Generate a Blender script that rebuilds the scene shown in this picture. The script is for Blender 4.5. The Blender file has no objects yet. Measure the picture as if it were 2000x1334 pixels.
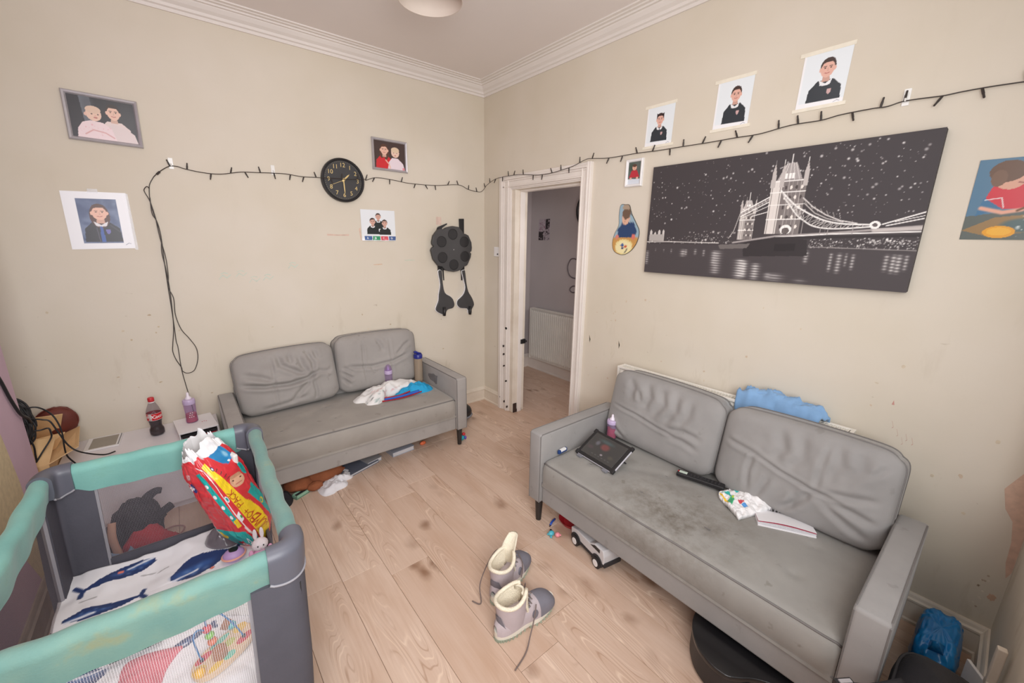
import bpy, bmesh, math, random
import numpy as np
from mathutils import Vector, Matrix, noise as mnoise

random.seed(7)
rng = np.random.RandomState(11)
SC = bpy.context.scene
COL = SC.collection
R = math.radians

# ------------------------------------------------------------------ camera, world, light, exposure
def s2l(v):
    v = v / 255.0
    return v / 12.92 if v <= 0.04045 else ((v + 0.055) / 1.055) ** 2.4

def rgb(*c):
    return tuple(s2l(v) for v in c)

cam = bpy.data.cameras.new('camera'); cam_ob = bpy.data.objects.new('camera', cam); COL.objects.link(cam_ob)
cam.sensor_width = 36.0; cam.lens = 14.328; cam.clip_start = 0.02; cam.clip_end = 60
yaw, pitch, roll = R(50.7445), R(14.1215), R(0.86696)
fw = Vector((math.cos(yaw) * math.cos(pitch), math.sin(yaw) * math.cos(pitch), -math.sin(pitch)))
rt = Vector((math.sin(yaw), -math.cos(yaw), 0)); up = rt.cross(fw)
r2 = math.cos(roll) * rt + math.sin(roll) * up; u2 = -math.sin(roll) * rt + math.cos(roll) * up
m = Matrix((r2, u2, -fw)).transposed().to_4x4(); m.translation = Vector((-2.2605, -3.1947, 1.5834))
cam_ob.matrix_world = m
SC.camera = cam_ob

SC.view_settings.view_transform = 'Standard'
SC.view_settings.look = 'None'
SC.view_settings.exposure = 0.0
SC.view_settings.gamma = 1.0
SC.view_settings.use_curve_mapping = False
SC.cycles.use_denoising = True
SC.cycles.max_bounces = 8
SC.cycles.diffuse_bounces = 5
SC.cycles.transparent_max_bounces = 12
SC.cycles.sample_clamp_indirect = 6.0
SC.cycles.caustics_reflective = False
SC.cycles.caustics_refractive = False

world = bpy.data.worlds.new('world'); SC.world = world; world.use_nodes = True
world.node_tree.nodes['Background'].inputs[0].default_value = (0.93, 0.96, 1.0, 1)
world.node_tree.nodes['Background'].inputs[1].default_value = 1.0

def area(name, loc, target, sx, sy, power, color):
    l = bpy.data.lights.new(name, 'AREA'); l.shape = 'RECTANGLE'; l.size = sx; l.size_y = sy
    l.energy = power; l.color = color
    o = bpy.data.objects.new(name, l); COL.objects.link(o); o.location = loc
    o.rotation_euler = (Vector(target) - Vector(loc)).to_track_quat('-Z', 'Y').to_euler()
    return o
# added fill from behind the camera, the photographer's bounced flash, added hall fill
wd = area('front_fill', (-2.25, -3.62, 1.70), (-0.85, -0.2, 1.0), 1.4, 1.3, 35, (0.99, 0.99, 1.0))
wd.data.spread = R(135)
area('flash_bounce', (-1.95, -2.3, 2.74), (-1.3, -1.3, 0.3), 1.3, 1.0, 13, (1.0, 0.99, 0.98))
area('flash_head', (-2.1, -3.25, 1.95), (-1.7, -2.3, 2.84), 0.25, 0.25, 6, (1.0, 0.98, 0.97))
pl = bpy.data.lights.new('hall_fill', 'POINT'); pl.energy = 10.0; pl.shadow_soft_size = 0.12; pl.color = (1.0, 0.93, 0.9)
plo = bpy.data.objects.new('hall_fill', pl); COL.objects.link(plo); plo.location = (0.6, -1.4, 1.6)

# ------------------------------------------------------------------ materials
def mat(name, c, rough=0.6, var=0.06, scale=8.0, bump=0.0, bscale=80.0, metal=0.0, sheen=0.0, coat=0.0,
        trans=0.0, alpha=1.0, ior=1.45, c2=None, spec=0.5, detail=4.0, emit=0.0):
    M = bpy.data.materials.new(name); M.use_nodes = True
    nt = M.node_tree; N = nt.nodes; b = N['Principled BSDF']
    lin = rgb(*c); lin2 = rgb(*c2) if c2 else None
    tc = N.new('ShaderNodeTexCoord'); nz = N.new('ShaderNodeTexNoise')
    nz.inputs['Scale'].default_value = scale; nz.inputs['Detail'].default_value = detail
    nt.links.new(tc.outputs['Object'], nz.inputs['Vector'])
    rp = N.new('ShaderNodeValToRGB')
    rp.color_ramp.elements[0].position = 0.3; rp.color_ramp.elements[1].position = 0.7
    rp.color_ramp.elements[0].color = (*[v * (1 - var) for v in lin], 1)
    rp.color_ramp.elements[1].color = (*(lin2 or [min(1, v * (1 + var)) for v in lin]), 1)
    nt.links.new(nz.outputs['Fac'], rp.inputs[0]); nt.links.new(rp.outputs[0], b.inputs['Base Color'])
    b.inputs['Roughness'].default_value = rough; b.inputs['Metallic'].default_value = metal
    b.inputs['Specular IOR Level'].default_value = spec
    if sheen: b.inputs['Sheen Weight'].default_value = sheen; b.inputs['Sheen Roughness'].default_value = 0.45
    if coat: b.inputs['Coat Weight'].default_value = coat; b.inputs['Coat Roughness'].default_value = 0.15
    if trans: b.inputs['Transmission Weight'].default_value = trans; b.inputs['IOR'].default_value = ior
    if alpha < 1: b.inputs['Alpha'].default_value = alpha
    if bump:
        n2 = N.new('ShaderNodeTexNoise'); n2.inputs['Scale'].default_value = bscale; n2.inputs['Detail'].default_value = 3
        nt.links.new(tc.outputs['Object'], n2.inputs['Vector'])
        bp = N.new('ShaderNodeBump'); bp.inputs['Strength'].default_value = bump; bp.inputs['Distance'].default_value = 0.004
        nt.links.new(n2.outputs['Fac'], bp.inputs['Height']); nt.links.new(bp.outputs[0], b.inputs['Normal'])
    return M

def vcmat(name, rough=0.5, coat=0.0, sheen=0.0):
    M = bpy.data.materials.new(name); M.use_nodes = True
    nt = M.node_tree; b = nt.nodes['Principled BSDF']
    a = nt.nodes.new('ShaderNodeAttribute'); a.attribute_name = 'print'
    nt.links.new(a.outputs['Color'], b.inputs['Base Color'])
    b.inputs['Roughness'].default_value = rough
    if coat: b.inputs['Coat Weight'].default_value = coat; b.inputs['Coat Roughness'].default_value = 0.2
    if sheen: b.inputs['Sheen Weight'].default_value = sheen
    return M

def mixnode(nt, fac, a, b):
    n = nt.nodes.new('ShaderNodeMix'); n.data_type = 'RGBA'
    for sock, v in ((n.inputs[0], fac), (n.inputs[6], a), (n.inputs[7], b)):
        if hasattr(v, 'is_output'): nt.links.new(v, sock)
        elif isinstance(v, tuple): sock.default_value = (*v, 1) if len(v) == 3 else v
        else: sock.default_value = v
    return n.outputs[2]

def noise_fac(nt, vec, scale, lo, hi, detail=4.0, rough=0.55, dist=0.0):
    n = nt.nodes.new('ShaderNodeTexNoise'); n.inputs['Scale'].default_value = scale; n.inputs['Detail'].default_value = detail
    n.inputs['Roughness'].default_value = rough; n.inputs['Distortion'].default_value = dist
    nt.links.new(vec, n.inputs['Vector'])
    r = nt.nodes.new('ShaderNodeMapRange'); r.inputs[1].default_value = lo; r.inputs[2].default_value = hi
    nt.links.new(n.outputs['Fac'], r.inputs[0])
    return r.outputs[0]

def mathn(nt, op, a, b=0.0):
    n = nt.nodes.new('ShaderNodeMath'); n.operation = op; n.use_clamp = False
    for s, v in ((n.inputs[0], a), (n.inputs[1], b)):
        if hasattr(v, 'is_output'): nt.links.new(v, s)
        else: s.default_value = v
    return n.outputs[0]

def mapping(nt, vec, scale=(1, 1, 1), rot=(0, 0, 0)):
    n = nt.nodes.new('ShaderNodeMapping'); n.inputs['Scale'].default_value = scale; n.inputs['Rotation'].default_value = rot
    nt.links.new(vec, n.inputs['Vector']); return n.outputs[0]

def wall_paint(name, base, dirt, low=True):
    M = bpy.data.materials.new(name); M.use_nodes = True
    nt = M.node_tree; N = nt.nodes; b = N['Principled BSDF']
    g = N.new('ShaderNodeNewGeometry'); pos = g.outputs['Position']
    a = noise_fac(nt, pos, 1.3, 0.35, 0.7, 3)
    c = mixnode(nt, a, rgb(*base), rgb(*[v - k for v, k in zip(base, (7, 8, 12))]))
    st = mapping(nt, pos, (4, 4, 1.2))
    d = noise_fac(nt, st, 1.6, 0.60, 0.80, 6, 0.65)
    sp = N.new('ShaderNodeSeparateXYZ'); nt.links.new(pos, sp.inputs[0])
    h = N.new('ShaderNodeMapRange'); h.inputs[1].default_value = 1.5; h.inputs[2].default_value = 0.5
    h.inputs[3].default_value = 0.12; h.inputs[4].default_value = 0.75; nt.links.new(sp.outputs[2], h.inputs[0])
    dd = mathn(nt, 'MULTIPLY', d, h.outputs[0])
    c = mixnode(nt, dd, c, rgb(*dirt))
    sc = mapping(nt, pos, (9, 9, 22), (0.4, 0.6, 0.3))
    e = noise_fac(nt, sc, 2.2, 0.755, 0.80, 2, 0.5, 0.6)
    ee = mathn(nt, 'MULTIPLY', e, h.outputs[0])
    c = mixnode(nt, ee, c, rgb(160, 142, 120))
    nt.links.new(c, b.inputs['Base Color'])
    b.inputs['Roughness'].default_value = 0.62; b.inputs['Specular IOR Level'].default_value = 0.25
    n2 = N.new('ShaderNodeTexNoise'); n2.inputs['Scale'].default_value = 14; n2.inputs['Detail'].default_value = 6
    nt.links.new(pos, n2.inputs['Vector'])
    bp = N.new('ShaderNodeBump'); bp.inputs['Strength'].default_value = 0.12; bp.inputs['Distance'].default_value = 0.01
    nt.links.new(n2.outputs['Fac'], bp.inputs['Height']); nt.links.new(bp.outputs[0], b.inputs['Normal'])
    return M

def laminate():
    M = bpy.data.materials.new('oak_laminate'); M.use_nodes = True
    nt = M.node_tree; N = nt.nodes; b = N['Principled BSDF']
    tc = N.new('ShaderNodeTexCoord'); oi = N.new('ShaderNodeObjectInfo')
    off = N.new('ShaderNodeCombineXYZ')
    nt.links.new(mathn(nt, 'MULTIPLY', oi.outputs['Random'], 37.0), off.inputs[0])
    nt.links.new(mathn(nt, 'MULTIPLY', oi.outputs['Random'], 91.0), off.inputs[1])
    va = N.new('ShaderNodeVectorMath'); va.operation = 'ADD'
    nt.links.new(tc.outputs['Object'], va.inputs[0]); nt.links.new(off.outputs[0], va.inputs[1])
    v = va.outputs[0]
    # broad board tone
    base = mixnode(nt, oi.outputs['Random'], rgb(219, 194, 176), rgb(208, 181, 162))
    fibre = noise_fac(nt, mapping(nt, v, (60, 2.2, 1)), 1.5, 0.3, 0.75, 5, 0.6)
    c = mixnode(nt, mathn(nt, 'MULTIPLY', fibre, 0.42), base, rgb(192, 158, 133))
    blot = noise_fac(nt, mapping(nt, v, (7, 1.6, 1)), 1.5, 0.42, 0.72, 3)
    c = mixnode(nt, mathn(nt, 'MULTIPLY', blot, 0.5), c, rgb(186, 150, 124))
    # cathedral grain: contour lines of a stretched noise
    n = N.new('ShaderNodeTexNoise'); n.inputs['Scale'].default_value = 1.0; n.inputs['Detail'].default_value = 1.5
    nt.links.new(mapping(nt, v, (8.5, 1.15, 1)), n.inputs['Vector'])
    w = mathn(nt, 'FRACT', mathn(nt, 'MULTIPLY', n.outputs['Fac'], 17.0))
    w = mathn(nt, 'ABSOLUTE', mathn(nt, 'SUBTRACT', w, 0.5))
    mr = N.new('ShaderNodeMapRange'); mr.inputs[1].default_value = 0.40; mr.inputs[2].default_value = 0.5
    nt.links.new(w, mr.inputs[0])
    msk = noise_fac(nt, mapping(nt, v, (6, 1.4, 1)), 1.1, 0.46, 0.62, 2)
    line = mathn(nt, 'MULTIPLY', mr.outputs[0], msk)
    c = mixnode(nt, mathn(nt, 'MULTIPLY', line, 0.7), c, rgb(238, 214, 192))
    mr2 = N.new('ShaderNodeMapRange'); mr2.inputs[1].default_value = 0.09; mr2.inputs[2].default_value = 0.0
    nt.links.new(w, mr2.inputs[0])
    c = mixnode(nt, mathn(nt, 'MULTIPLY', mathn(nt, 'MULTIPLY', mr2.outputs[0], msk), 0.55), c, rgb(158, 120, 94))
    # knots
    vo = N.new('ShaderNodeTexVoronoi'); vo.inputs['Scale'].default_value = 1.0; vo.inputs['Randomness'].default_value = 1.0
    wob = N.new('ShaderNodeTexNoise'); wob.inputs['Scale'].default_value = 9
    nt.links.new(v, wob.inputs['Vector'])
    vm = N.new('ShaderNodeVectorMath'); vm.operation = 'MULTIPLY_ADD'; vm.inputs[1].default_value = (0.35, 0.35, 0)
    nt.links.new(wob.outputs['Color'], vm.inputs[0]); nt.links.new(mapping(nt, v, (6.5, 3.4, 1)), vm.inputs[2])
    nt.links.new(vm.outputs[0], vo.inputs['Vector'])
    k = N.new('ShaderNodeMapRange'); k.inputs[1].default_value = 0.26; k.inputs[2].default_value = 0.06
    nt.links.new(vo.outputs['Distance'], k.inputs[0])
    kk = mathn(nt, 'MULTIPLY', k.outputs[0], noise_fac(nt, v, 2.6, 0.44, 0.60, 2))
    c = mixnode(nt, mathn(nt, 'MULTIPLY', kk, 0.80), c, rgb(128, 90, 64))
    nt.links.new(c, b.inputs['Base Color'])
    b.inputs['Roughness'].default_value = 0.42; b.inputs['Specular IOR Level'].default_value = 0.4
    return M

def sofa_fabric(name, base, stain=(112, 104, 92), amount=0.35, centre=None, radius=0.3):
    M = bpy.data.materials.new(name); M.use_nodes = True
    nt = M.node_tree; N = nt.nodes; b = N['Principled BSDF']
    tc = N.new('ShaderNodeTexCoord'); v = tc.outputs['Object']
    a = noise_fac(nt, v, 5, 0.3, 0.7, 5)
    c = mixnode(nt, a, rgb(*[x * 0.955 for x in base]), rgb(*[min(255, x * 1.03) for x in base]))
    d = noise_fac(nt, v, 3.2, 0.54, 0.74, 7, 0.68)
    c = mixnode(nt, mathn(nt, 'MULTIPLY', d, amount), c, rgb(*stain))
    s = noise_fac(nt, v, 17, 0.67, 0.73, 3, 0.5)
    c = mixnode(nt, mathn(nt, 'MULTIPLY', s, amount * 0.9), c, rgb(*[x * 0.85 for x in stain]))
    if centre:
        vs = N.new('ShaderNodeVectorMath'); vs.operation = 'SUBTRACT'; vs.inputs[1].default_value = centre
        nt.links.new(v, vs.inputs[0])
        ln = N.new('ShaderNodeVectorMath'); ln.operation = 'LENGTH'
        nt.links.new(mapping(nt, vs.outputs[0], (1.0, 1.35, 0.3)), ln.inputs[0])
        mr = N.new('ShaderNodeMapRange'); mr.inputs[1].default_value = radius; mr.inputs[2].default_value = radius * 0.15
        nt.links.new(ln.outputs['Value'], mr.inputs[0])
        st = noise_fac(nt, v, 11, 0.40, 0.64, 8, 0.75)
        c = mixnode(nt, mathn(nt, 'MULTIPLY', mathn(nt, 'MULTIPLY', mr.outputs[0], st), 0.85), c, rgb(104, 95, 84))
    nt.links.new(c, b.inputs['Base Color'])
    b.inputs['Roughness'].default_value = 0.78; b.inputs['Specular IOR Level'].default_value = 0.2
    b.inputs['Sheen Weight'].default_value = 0.25; b.inputs['Sheen Roughness'].default_value = 0.4
    n2 = N.new('ShaderNodeTexNoise'); n2.inputs['Scale'].default_value = 420; n2.inputs['Detail'].default_value = 2
    nt.links.new(v, n2.inputs['Vector'])
    bp = N.new('ShaderNodeBump'); bp.inputs['Strength'].default_value = 0.12; bp.inputs['Distance'].default_value = 0.002
    nt.links.new(n2.outputs['Fac'], bp.inputs['Height']); nt.links.new(bp.outputs[0], b.inputs['Normal'])
    return M

def net_material(name, c, cover, pitch):
    M = bpy.data.materials.new(name); M.use_nodes = True
    nt = M.node_tree; N = nt.nodes; b = N['Principled BSDF']; out = N['Material Output']
    b.inputs['Base Color'].default_value = (*rgb(*c), 1); b.inputs['Roughness'].default_value = 0.7
    tc = N.new('ShaderNodeTexCoord'); sp = N.new('ShaderNodeSeparateXYZ'); nt.links.new(tc.outputs['Object'], sp.inputs[0])
    along = mathn(nt, 'ADD', sp.outputs[0], sp.outputs[1])
    def thread(val, p, w):
        f = mathn(nt, 'FRACT', mathn(nt, 'MULTIPLY', val, 1.0 / p))
        return mathn(nt, 'LESS_THAN', f, w)
    t1 = thread(along, pitch * 1.15, cover * 0.75); t2 = thread(sp.outputs[2], pitch, cover)
    t = mathn(nt, 'MAXIMUM', t1, t2)
    tr = N.new('ShaderNodeBsdfTransparent'); mx = N.new('ShaderNodeMixShader')
    nt.links.new(t, mx.inputs[0]); nt.links.new(tr.outputs[0], mx.inputs[1]); nt.links.new(b.outputs[0], mx.inputs[2])
    nt.links.new(mx.outputs[0], out.inputs['Surface'])
    return M

def clear_plastic(name, c, fac):
    M = bpy.data.materials.new(name); M.use_nodes = True
    nt = M.node_tree; N = nt.nodes; b = N['Principled BSDF']; out = N['Material Output']
    b.inputs['Base Color'].default_value = (*rgb(*c), 1); b.inputs['Roughness'].default_value = 0.12
    tr = N.new('ShaderNodeBsdfTransparent'); tr.inputs[0].default_value = (*rgb(*[min(255, v + 25) for v in c]), 1)
    mx = N.new('ShaderNodeMixShader'); mx.inputs[0].default_value = fac
    nt.links.new(tr.outputs[0], mx.inputs[1]); nt.links.new(b.outputs[0], mx.inputs[2]); nt.links.new(mx.outputs[0], out.inputs['Surface'])
    return M

MT = {}
MT['wall'] = wall_paint('cream_wall_paint', (219, 210, 196), (186, 173, 153))
MT['ceil'] = mat('ceiling_paint', (232, 224, 220), 0.8, 0.02, 1.5)
MT['trim'] = mat('gloss_trim_paint', (232, 224, 217), 0.4, 0.03, 6)
MT['cornice'] = mat('cornice_paint', (228, 221, 215), 0.6, 0.02, 3)
MT['dirtytrim'] = mat('grubby_trim_paint', (222, 209, 192), 0.45, 0.08, 6, c2=(232, 222, 208))
MT['hall'] = mat('lilac_hall_paint', (198, 190, 190), 0.7, 0.04, 2)
MT['laminate'] = laminate()
MT['joint'] = mat('dark_joint', (134, 102, 80), 0.8)
MT['chim'] = mat('lilac_breast_paint', (200, 172, 190), 0.7, 0.05, 4)
MT['peel'] = mat('bare_plaster', (214, 184, 166), 0.85, 0.12, 30)
MT['cream2'] = mat('old_cream_paint', (216, 198, 166), 0.75, 0.08, 7)
MT['black'] = mat('black_plastic', (34, 33, 35), 0.45, 0.1, 20)
MT['blackmatte'] = mat('black_rubber', (46, 44, 46), 0.7, 0.1, 30)
MT['cable'] = mat('black_cable', (52, 44, 40), 0.55, 0.1, 30)
MT['gold'] = mat('gold_paint', (226, 200, 140), 0.35, 0.05, 30, metal=0.3)
MT['silver'] = mat('silver_frame', (186, 182, 186), 0.35, 0.06, 20, metal=0.35)
MT['paper'] = mat('white_paper', (240, 238, 240), 0.55, 0.02, 10)
MT['white'] = mat('white_plastic', (236, 234, 234), 0.4, 0.02, 10)
MT['cab'] = mat('white_cabinet', (232, 228, 232), 0.35, 0.02, 5)
MT['cabfront'] = mat('grey_white_cabinet_front', (230, 225, 232), 0.35, 0.03, 5)
MT['rad'] = mat('radiator_enamel', (232, 228, 220), 0.35, 0.03, 8)
MT['print'] = vcmat('photo_print', 0.35)
MT['canvasprint'] = vcmat('canvas_print', 0.6)
MT['clothprint'] = vcmat('printed_cloth', 0.85, sheen=0.2)
MT['filmprint'] = vcmat('printed_film', 0.28, coat=0.3)
MT['screen'] = vcmat('dark_screen', 0.12, coat=0.5)
MT['legwood'] = mat('dark_wood_leg', (44, 40, 38), 0.4, 0.1, 20)
MT['teal'] = mat('teal_canvas', (118, 176, 168), 0.75, 0.08, 7, bump=0.2, bscale=160, c2=(130, 186, 176), sheen=0.2)
MT['tealdirty'] = mat('worn_teal_canvas', (106, 150, 144), 0.8, 0.06, 9, bump=0.2, bscale=160, c2=(122, 156, 144), sheen=0.2)
def stained(M, c, lo, hi, scale, amt):
    nt = M.node_tree; b = nt.nodes['Principled BSDF']; l = b.inputs['Base Color'].links[0]; src = l.from_socket
    tc = nt.nodes.new('ShaderNodeTexCoord')
    f = noise_fac(nt, tc.outputs['Object'], scale, lo, hi, 4, 0.6)
    nt.links.new(mixnode(nt, mathn(nt, 'MULTIPLY', f, amt), src, rgb(*c)), b.inputs['Base Color'])
stained(MT['tealdirty'], (150, 146, 100), 0.58, 0.74, 9, 0.7)
stained(MT['teal'], (112, 160, 140), 0.60, 0.75, 7, 0.5)
MT['greyfab'] = mat('dark_grey_canvas', (80, 79, 88), 0.75, 0.07, 10, bump=0.25, bscale=60)
MT['greycap'] = mat('grey_plastic_cap', (94, 95, 105), 0.4, 0.04, 6)
MT['greypipe'] = mat('grey_piping', (150, 148, 154), 0.6, 0.04, 20)
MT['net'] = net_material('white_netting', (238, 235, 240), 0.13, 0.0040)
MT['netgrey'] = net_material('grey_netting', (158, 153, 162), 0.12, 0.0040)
MT['netshade'] = net_material('shaded_netting', (112, 104, 110), 0.24, 0.0040)  # left-side netting darkened to carry the shade behind it

# ------------------------------------------------------------------ mesh helpers
class MB:
    def __init__(s): s.v = []; s.f = []
    def add(s, v, f):
        o = len(s.v); s.v += [tuple(p) for p in v]; s.f += [tuple(i + o for i in q) for q in f]; return s
    def box(s, c, size, rz=0.0, rx=0.0):
        hx, hy, hz = [d / 2 for d in size]; c = Vector(c)
        mt = Matrix.Rotation(rz, 3, 'Z') @ Matrix.Rotation(rx, 3, 'X')
        v = [c + mt @ Vector((x, y, z)) for z in (-hz, hz) for (x, y) in ((-hx, -hy), (hx, -hy), (hx, hy), (-hx, hy))]
        return s.add(v, [(3, 2, 1, 0), (4, 5, 6, 7), (0, 1, 5, 4), (1, 2, 6, 5), (2, 3, 7, 6), (3, 0, 4, 7)])
    def b2(s, x0, x1, y0, y1, z0, z1):
        return s.box(((x0 + x1) / 2, (y0 + y1) / 2, (z0 + z1) / 2), (abs(x1 - x0), abs(y1 - y0), abs(z1 - z0)))
    def lathe(s, prof, n=24, c=(0, 0, 0), axis='z', cap=True):
        c = Vector(c); k = len(prof); vs = []
        for r, h in prof:
            for i in range(n):
                a = 2 * math.pi * i / n; p = (r * math.cos(a), r * math.sin(a), h)
                if axis == 'y': p = (p[0], -p[2], p[1])
                if axis == 'x': p = (p[2], p[0], p[1])
                vs.append(c + Vector(p))
        fs = []
        for j in range(k - 1):
            for i in range(n):
                a, b = j * n + i, j * n + (i + 1) % n
                fs.append((a, b, b + n, a + n))
        if cap: fs.append(tuple(reversed(range(n)))); fs.append(tuple(range((k - 1) * n, k * n)))
        return s.add(vs, fs)
    def tube(s, pts, r, n=6, closed=False, rr=None):
        P = [Vector(p) for p in pts]; K = len(P); vs = []; prev = None
        for i in range(K):
            if closed: t = P[(i + 1) % K] - P[i - 1]
            else: t = P[min(i + 1, K - 1)] - P[max(i - 1, 0)]
            if t.length < 1e-9: t = Vector((0, 0, 1))
            t.normalize()
            if prev is None:
                a = Vector((0, 0, 1)) if abs(t.z) < 0.9 else Vector((1, 0, 0)); nn = t.cross(a).normalized()
            else:
                nn = prev - t * prev.dot(t); nn = nn.normalized() if nn.length > 1e-6 else t.orthogonal().normalized()
            prev = nn; bb = t.cross(nn); rad = rr[i] if rr else r
            for q in range(n):
                a = 2 * math.pi * q / n; vs.append(P[i] + (nn * math.cos(a) + bb * math.sin(a)) * rad)
        fs = []
        for i in range(K if closed else K - 1):
            j = (i + 1) % K
            for q in range(n):
                a, b = i * n + q, i * n + (q + 1) % n
                fs.append((a, b, j * n + (q + 1) % n, j * n + q))
        if not closed: fs.append(tuple(reversed(range(n)))); fs.append(tuple(range((K - 1) * n, K * n)))
        return s.add(vs, fs)
    def prism(s, poly, d0, d1, axis='y'):
        # polygon in (a,b); extruded along axis between d0 and d1
        n = len(poly)
        def mk(a, b, d): return {'y': (a, d, b), 'x': (d, a, b), 'z': (a, b, d)}[axis]
        vs = [mk(a, b, d0) for a, b in poly] + [mk(a, b, d1) for a, b in poly]
        fs = [tuple(range(n)), tuple(reversed(range(n, 2 * n)))] + [(i, i + n, (i + 1) % n + n, (i + 1) % n) for i in range(n)]
        return s.add(vs, fs)
    def grid(s, fn, nu, nv):
        vs = [fn(i / nu, j / nv) for j in range(nv + 1) for i in range(nu + 1)]
        w = nu + 1
        fs = [(j * w + i, j * w + i + 1, (j + 1) * w + i + 1, (j + 1) * w + i) for j in range(nv) for i in range(nu)]
        return s.add(vs, fs)

def spline(pts, n=8, closed=False):
    P = [Vector(p) for p in pts]; out = []; K = len(P)
    for i in range(K if closed else K - 1):
        if closed: a, b, c, d = P[i - 1], P[i], P[(i + 1) % K], P[(i + 2) % K]
        else: a, b, c, d = P[max(i - 1, 0)], P[i], P[i + 1], P[min(i + 2, K - 1)]
        for k in range(n):
            t = k / n
            out.append(0.5 * ((2 * b) + (c - a) * t + (2 * a - 5 * b + 4 * c - d) * t * t + (3 * b - a - 3 * c + d) * t ** 3))
    if not closed: out.append(P[-1])
    return out

def ob(name, mb, material, parent=None, world=False, smooth=False, bevel=0.0, seg=2, fixn=True):
    me = bpy.data.meshes.new(name)
    v = mb.v
    if world and parent is not None:
        p = parent
        while p.parent: p = p.parent
        inv = p.matrix_basis.inverted(); v = [tuple(inv @ Vector(q)) for q in v]
    me.from_pydata(v, [], mb.f); me.update()
    if fixn or bevel:
        bm = bmesh.new(); bm.from_mesh(me)
        if bevel: bmesh.ops.bevel(bm, geom=list(bm.edges), offset=bevel, segments=seg, profile=0.5, affect='EDGES', clamp_overlap=True)
        bmesh.ops.recalc_face_normals(bm, faces=bm.faces)
        bm.to_mesh(me); bm.free()
    if material: me.materials.append(material)
    if smooth:
        me.polygons.foreach_set('use_smooth', [True] * len(me.polygons))
        if smooth == 'auto':
            me.set_sharp_from_angle(angle=R(40))
    o = bpy.data.objects.new(name, me); COL.objects.link(o)
    if parent is not None: o.parent = parent
    return o

def thing(name, label, cat, loc=(0, 0, 0), rz=0.0, group=None):
    o = bpy.data.objects.new(name, None); COL.objects.link(o); o.empty_display_size = 0.05
    o.location = loc; o.rotation_euler = (0, 0, rz); o['label'] = label; o['category'] = cat
    if group: o['group'] = group
    o.matrix_basis = Matrix.Translation(loc) @ Matrix.Rotation(rz, 4, 'Z')
    return o

def tag(o, label, cat, group=None):
    o['label'] = label; o['category'] = cat
    if group: o['group'] = group
    return o

def struct(o):
    o['kind'] = 'structure'; return o

def fbm(x, y, z=0.0, o=3):
    return mnoise.fractal(Vector((x, y, z)), 1.0, 2.0, o)

# ------------------------------------------------------------------ flat print rasters, carried as vertex colours of a fine grid
STROKES = {
 'J': [[(0.1, .25), (.3, 0), (.6, .1), (.65, 1)]], 'U': [[(0, 1), (0, .25), (.35, 0), (.7, .25), (.7, 1)]],
 'M': [[(0, 0), (0.05, 1), (.4, .3), (.75, 1), (.8, 0)]], 'B': [[(0, 0), (0, 1), (.5, .95), (.55, .6), (0, .52), (.65, .45), (.6, .05), (0, 0)]],
 'O': [[(.35, 0), (0, .3), (0, .7), (.35, 1), (.7, .7), (.7, .3), (.35, 0)]], '+': [[(.05, .5), (.65, .5)], [(.35, .2), (.35, .8)]],
 'P': [[(0, 0), (0, 1), (.55, .95), (.6, .6), (0, .48)]], 'A': [[(0, 0), (.35, 1), (.7, 0)], [(.15, .35), (.55, .35)]],
 'C': [[(.65, .85), (.35, 1), (0, .65), (0, .35), (.35, 0), (.65, .15)]], 'K': [[(0, 0), (0, 1)], [(.6, 1), (0, .45), (.65, 0)]],
 '6': [[(.6, .95), (.25, .8), (0, .35), (.3, 0), (.65, .25), (.4, .55), (.05, .35)]], 'o': [[(.3, 0), (0, .3), (.3, .6), (.6, .3), (.3, 0)]],
 'c': [[(.55, .5), (.3, .6), (0, .3), (.3, 0), (.55, .1)]], 'a': [[(.5, .5), (.2, .6), (0, .25), (.25, 0), (.5, .2), (.5, .6), (.6, 0)]],
 '-': [[(.1, .3), (.5, .3)]], 'l': [[(.1, 0), (.1, 1)]], ' ': []}

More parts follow.
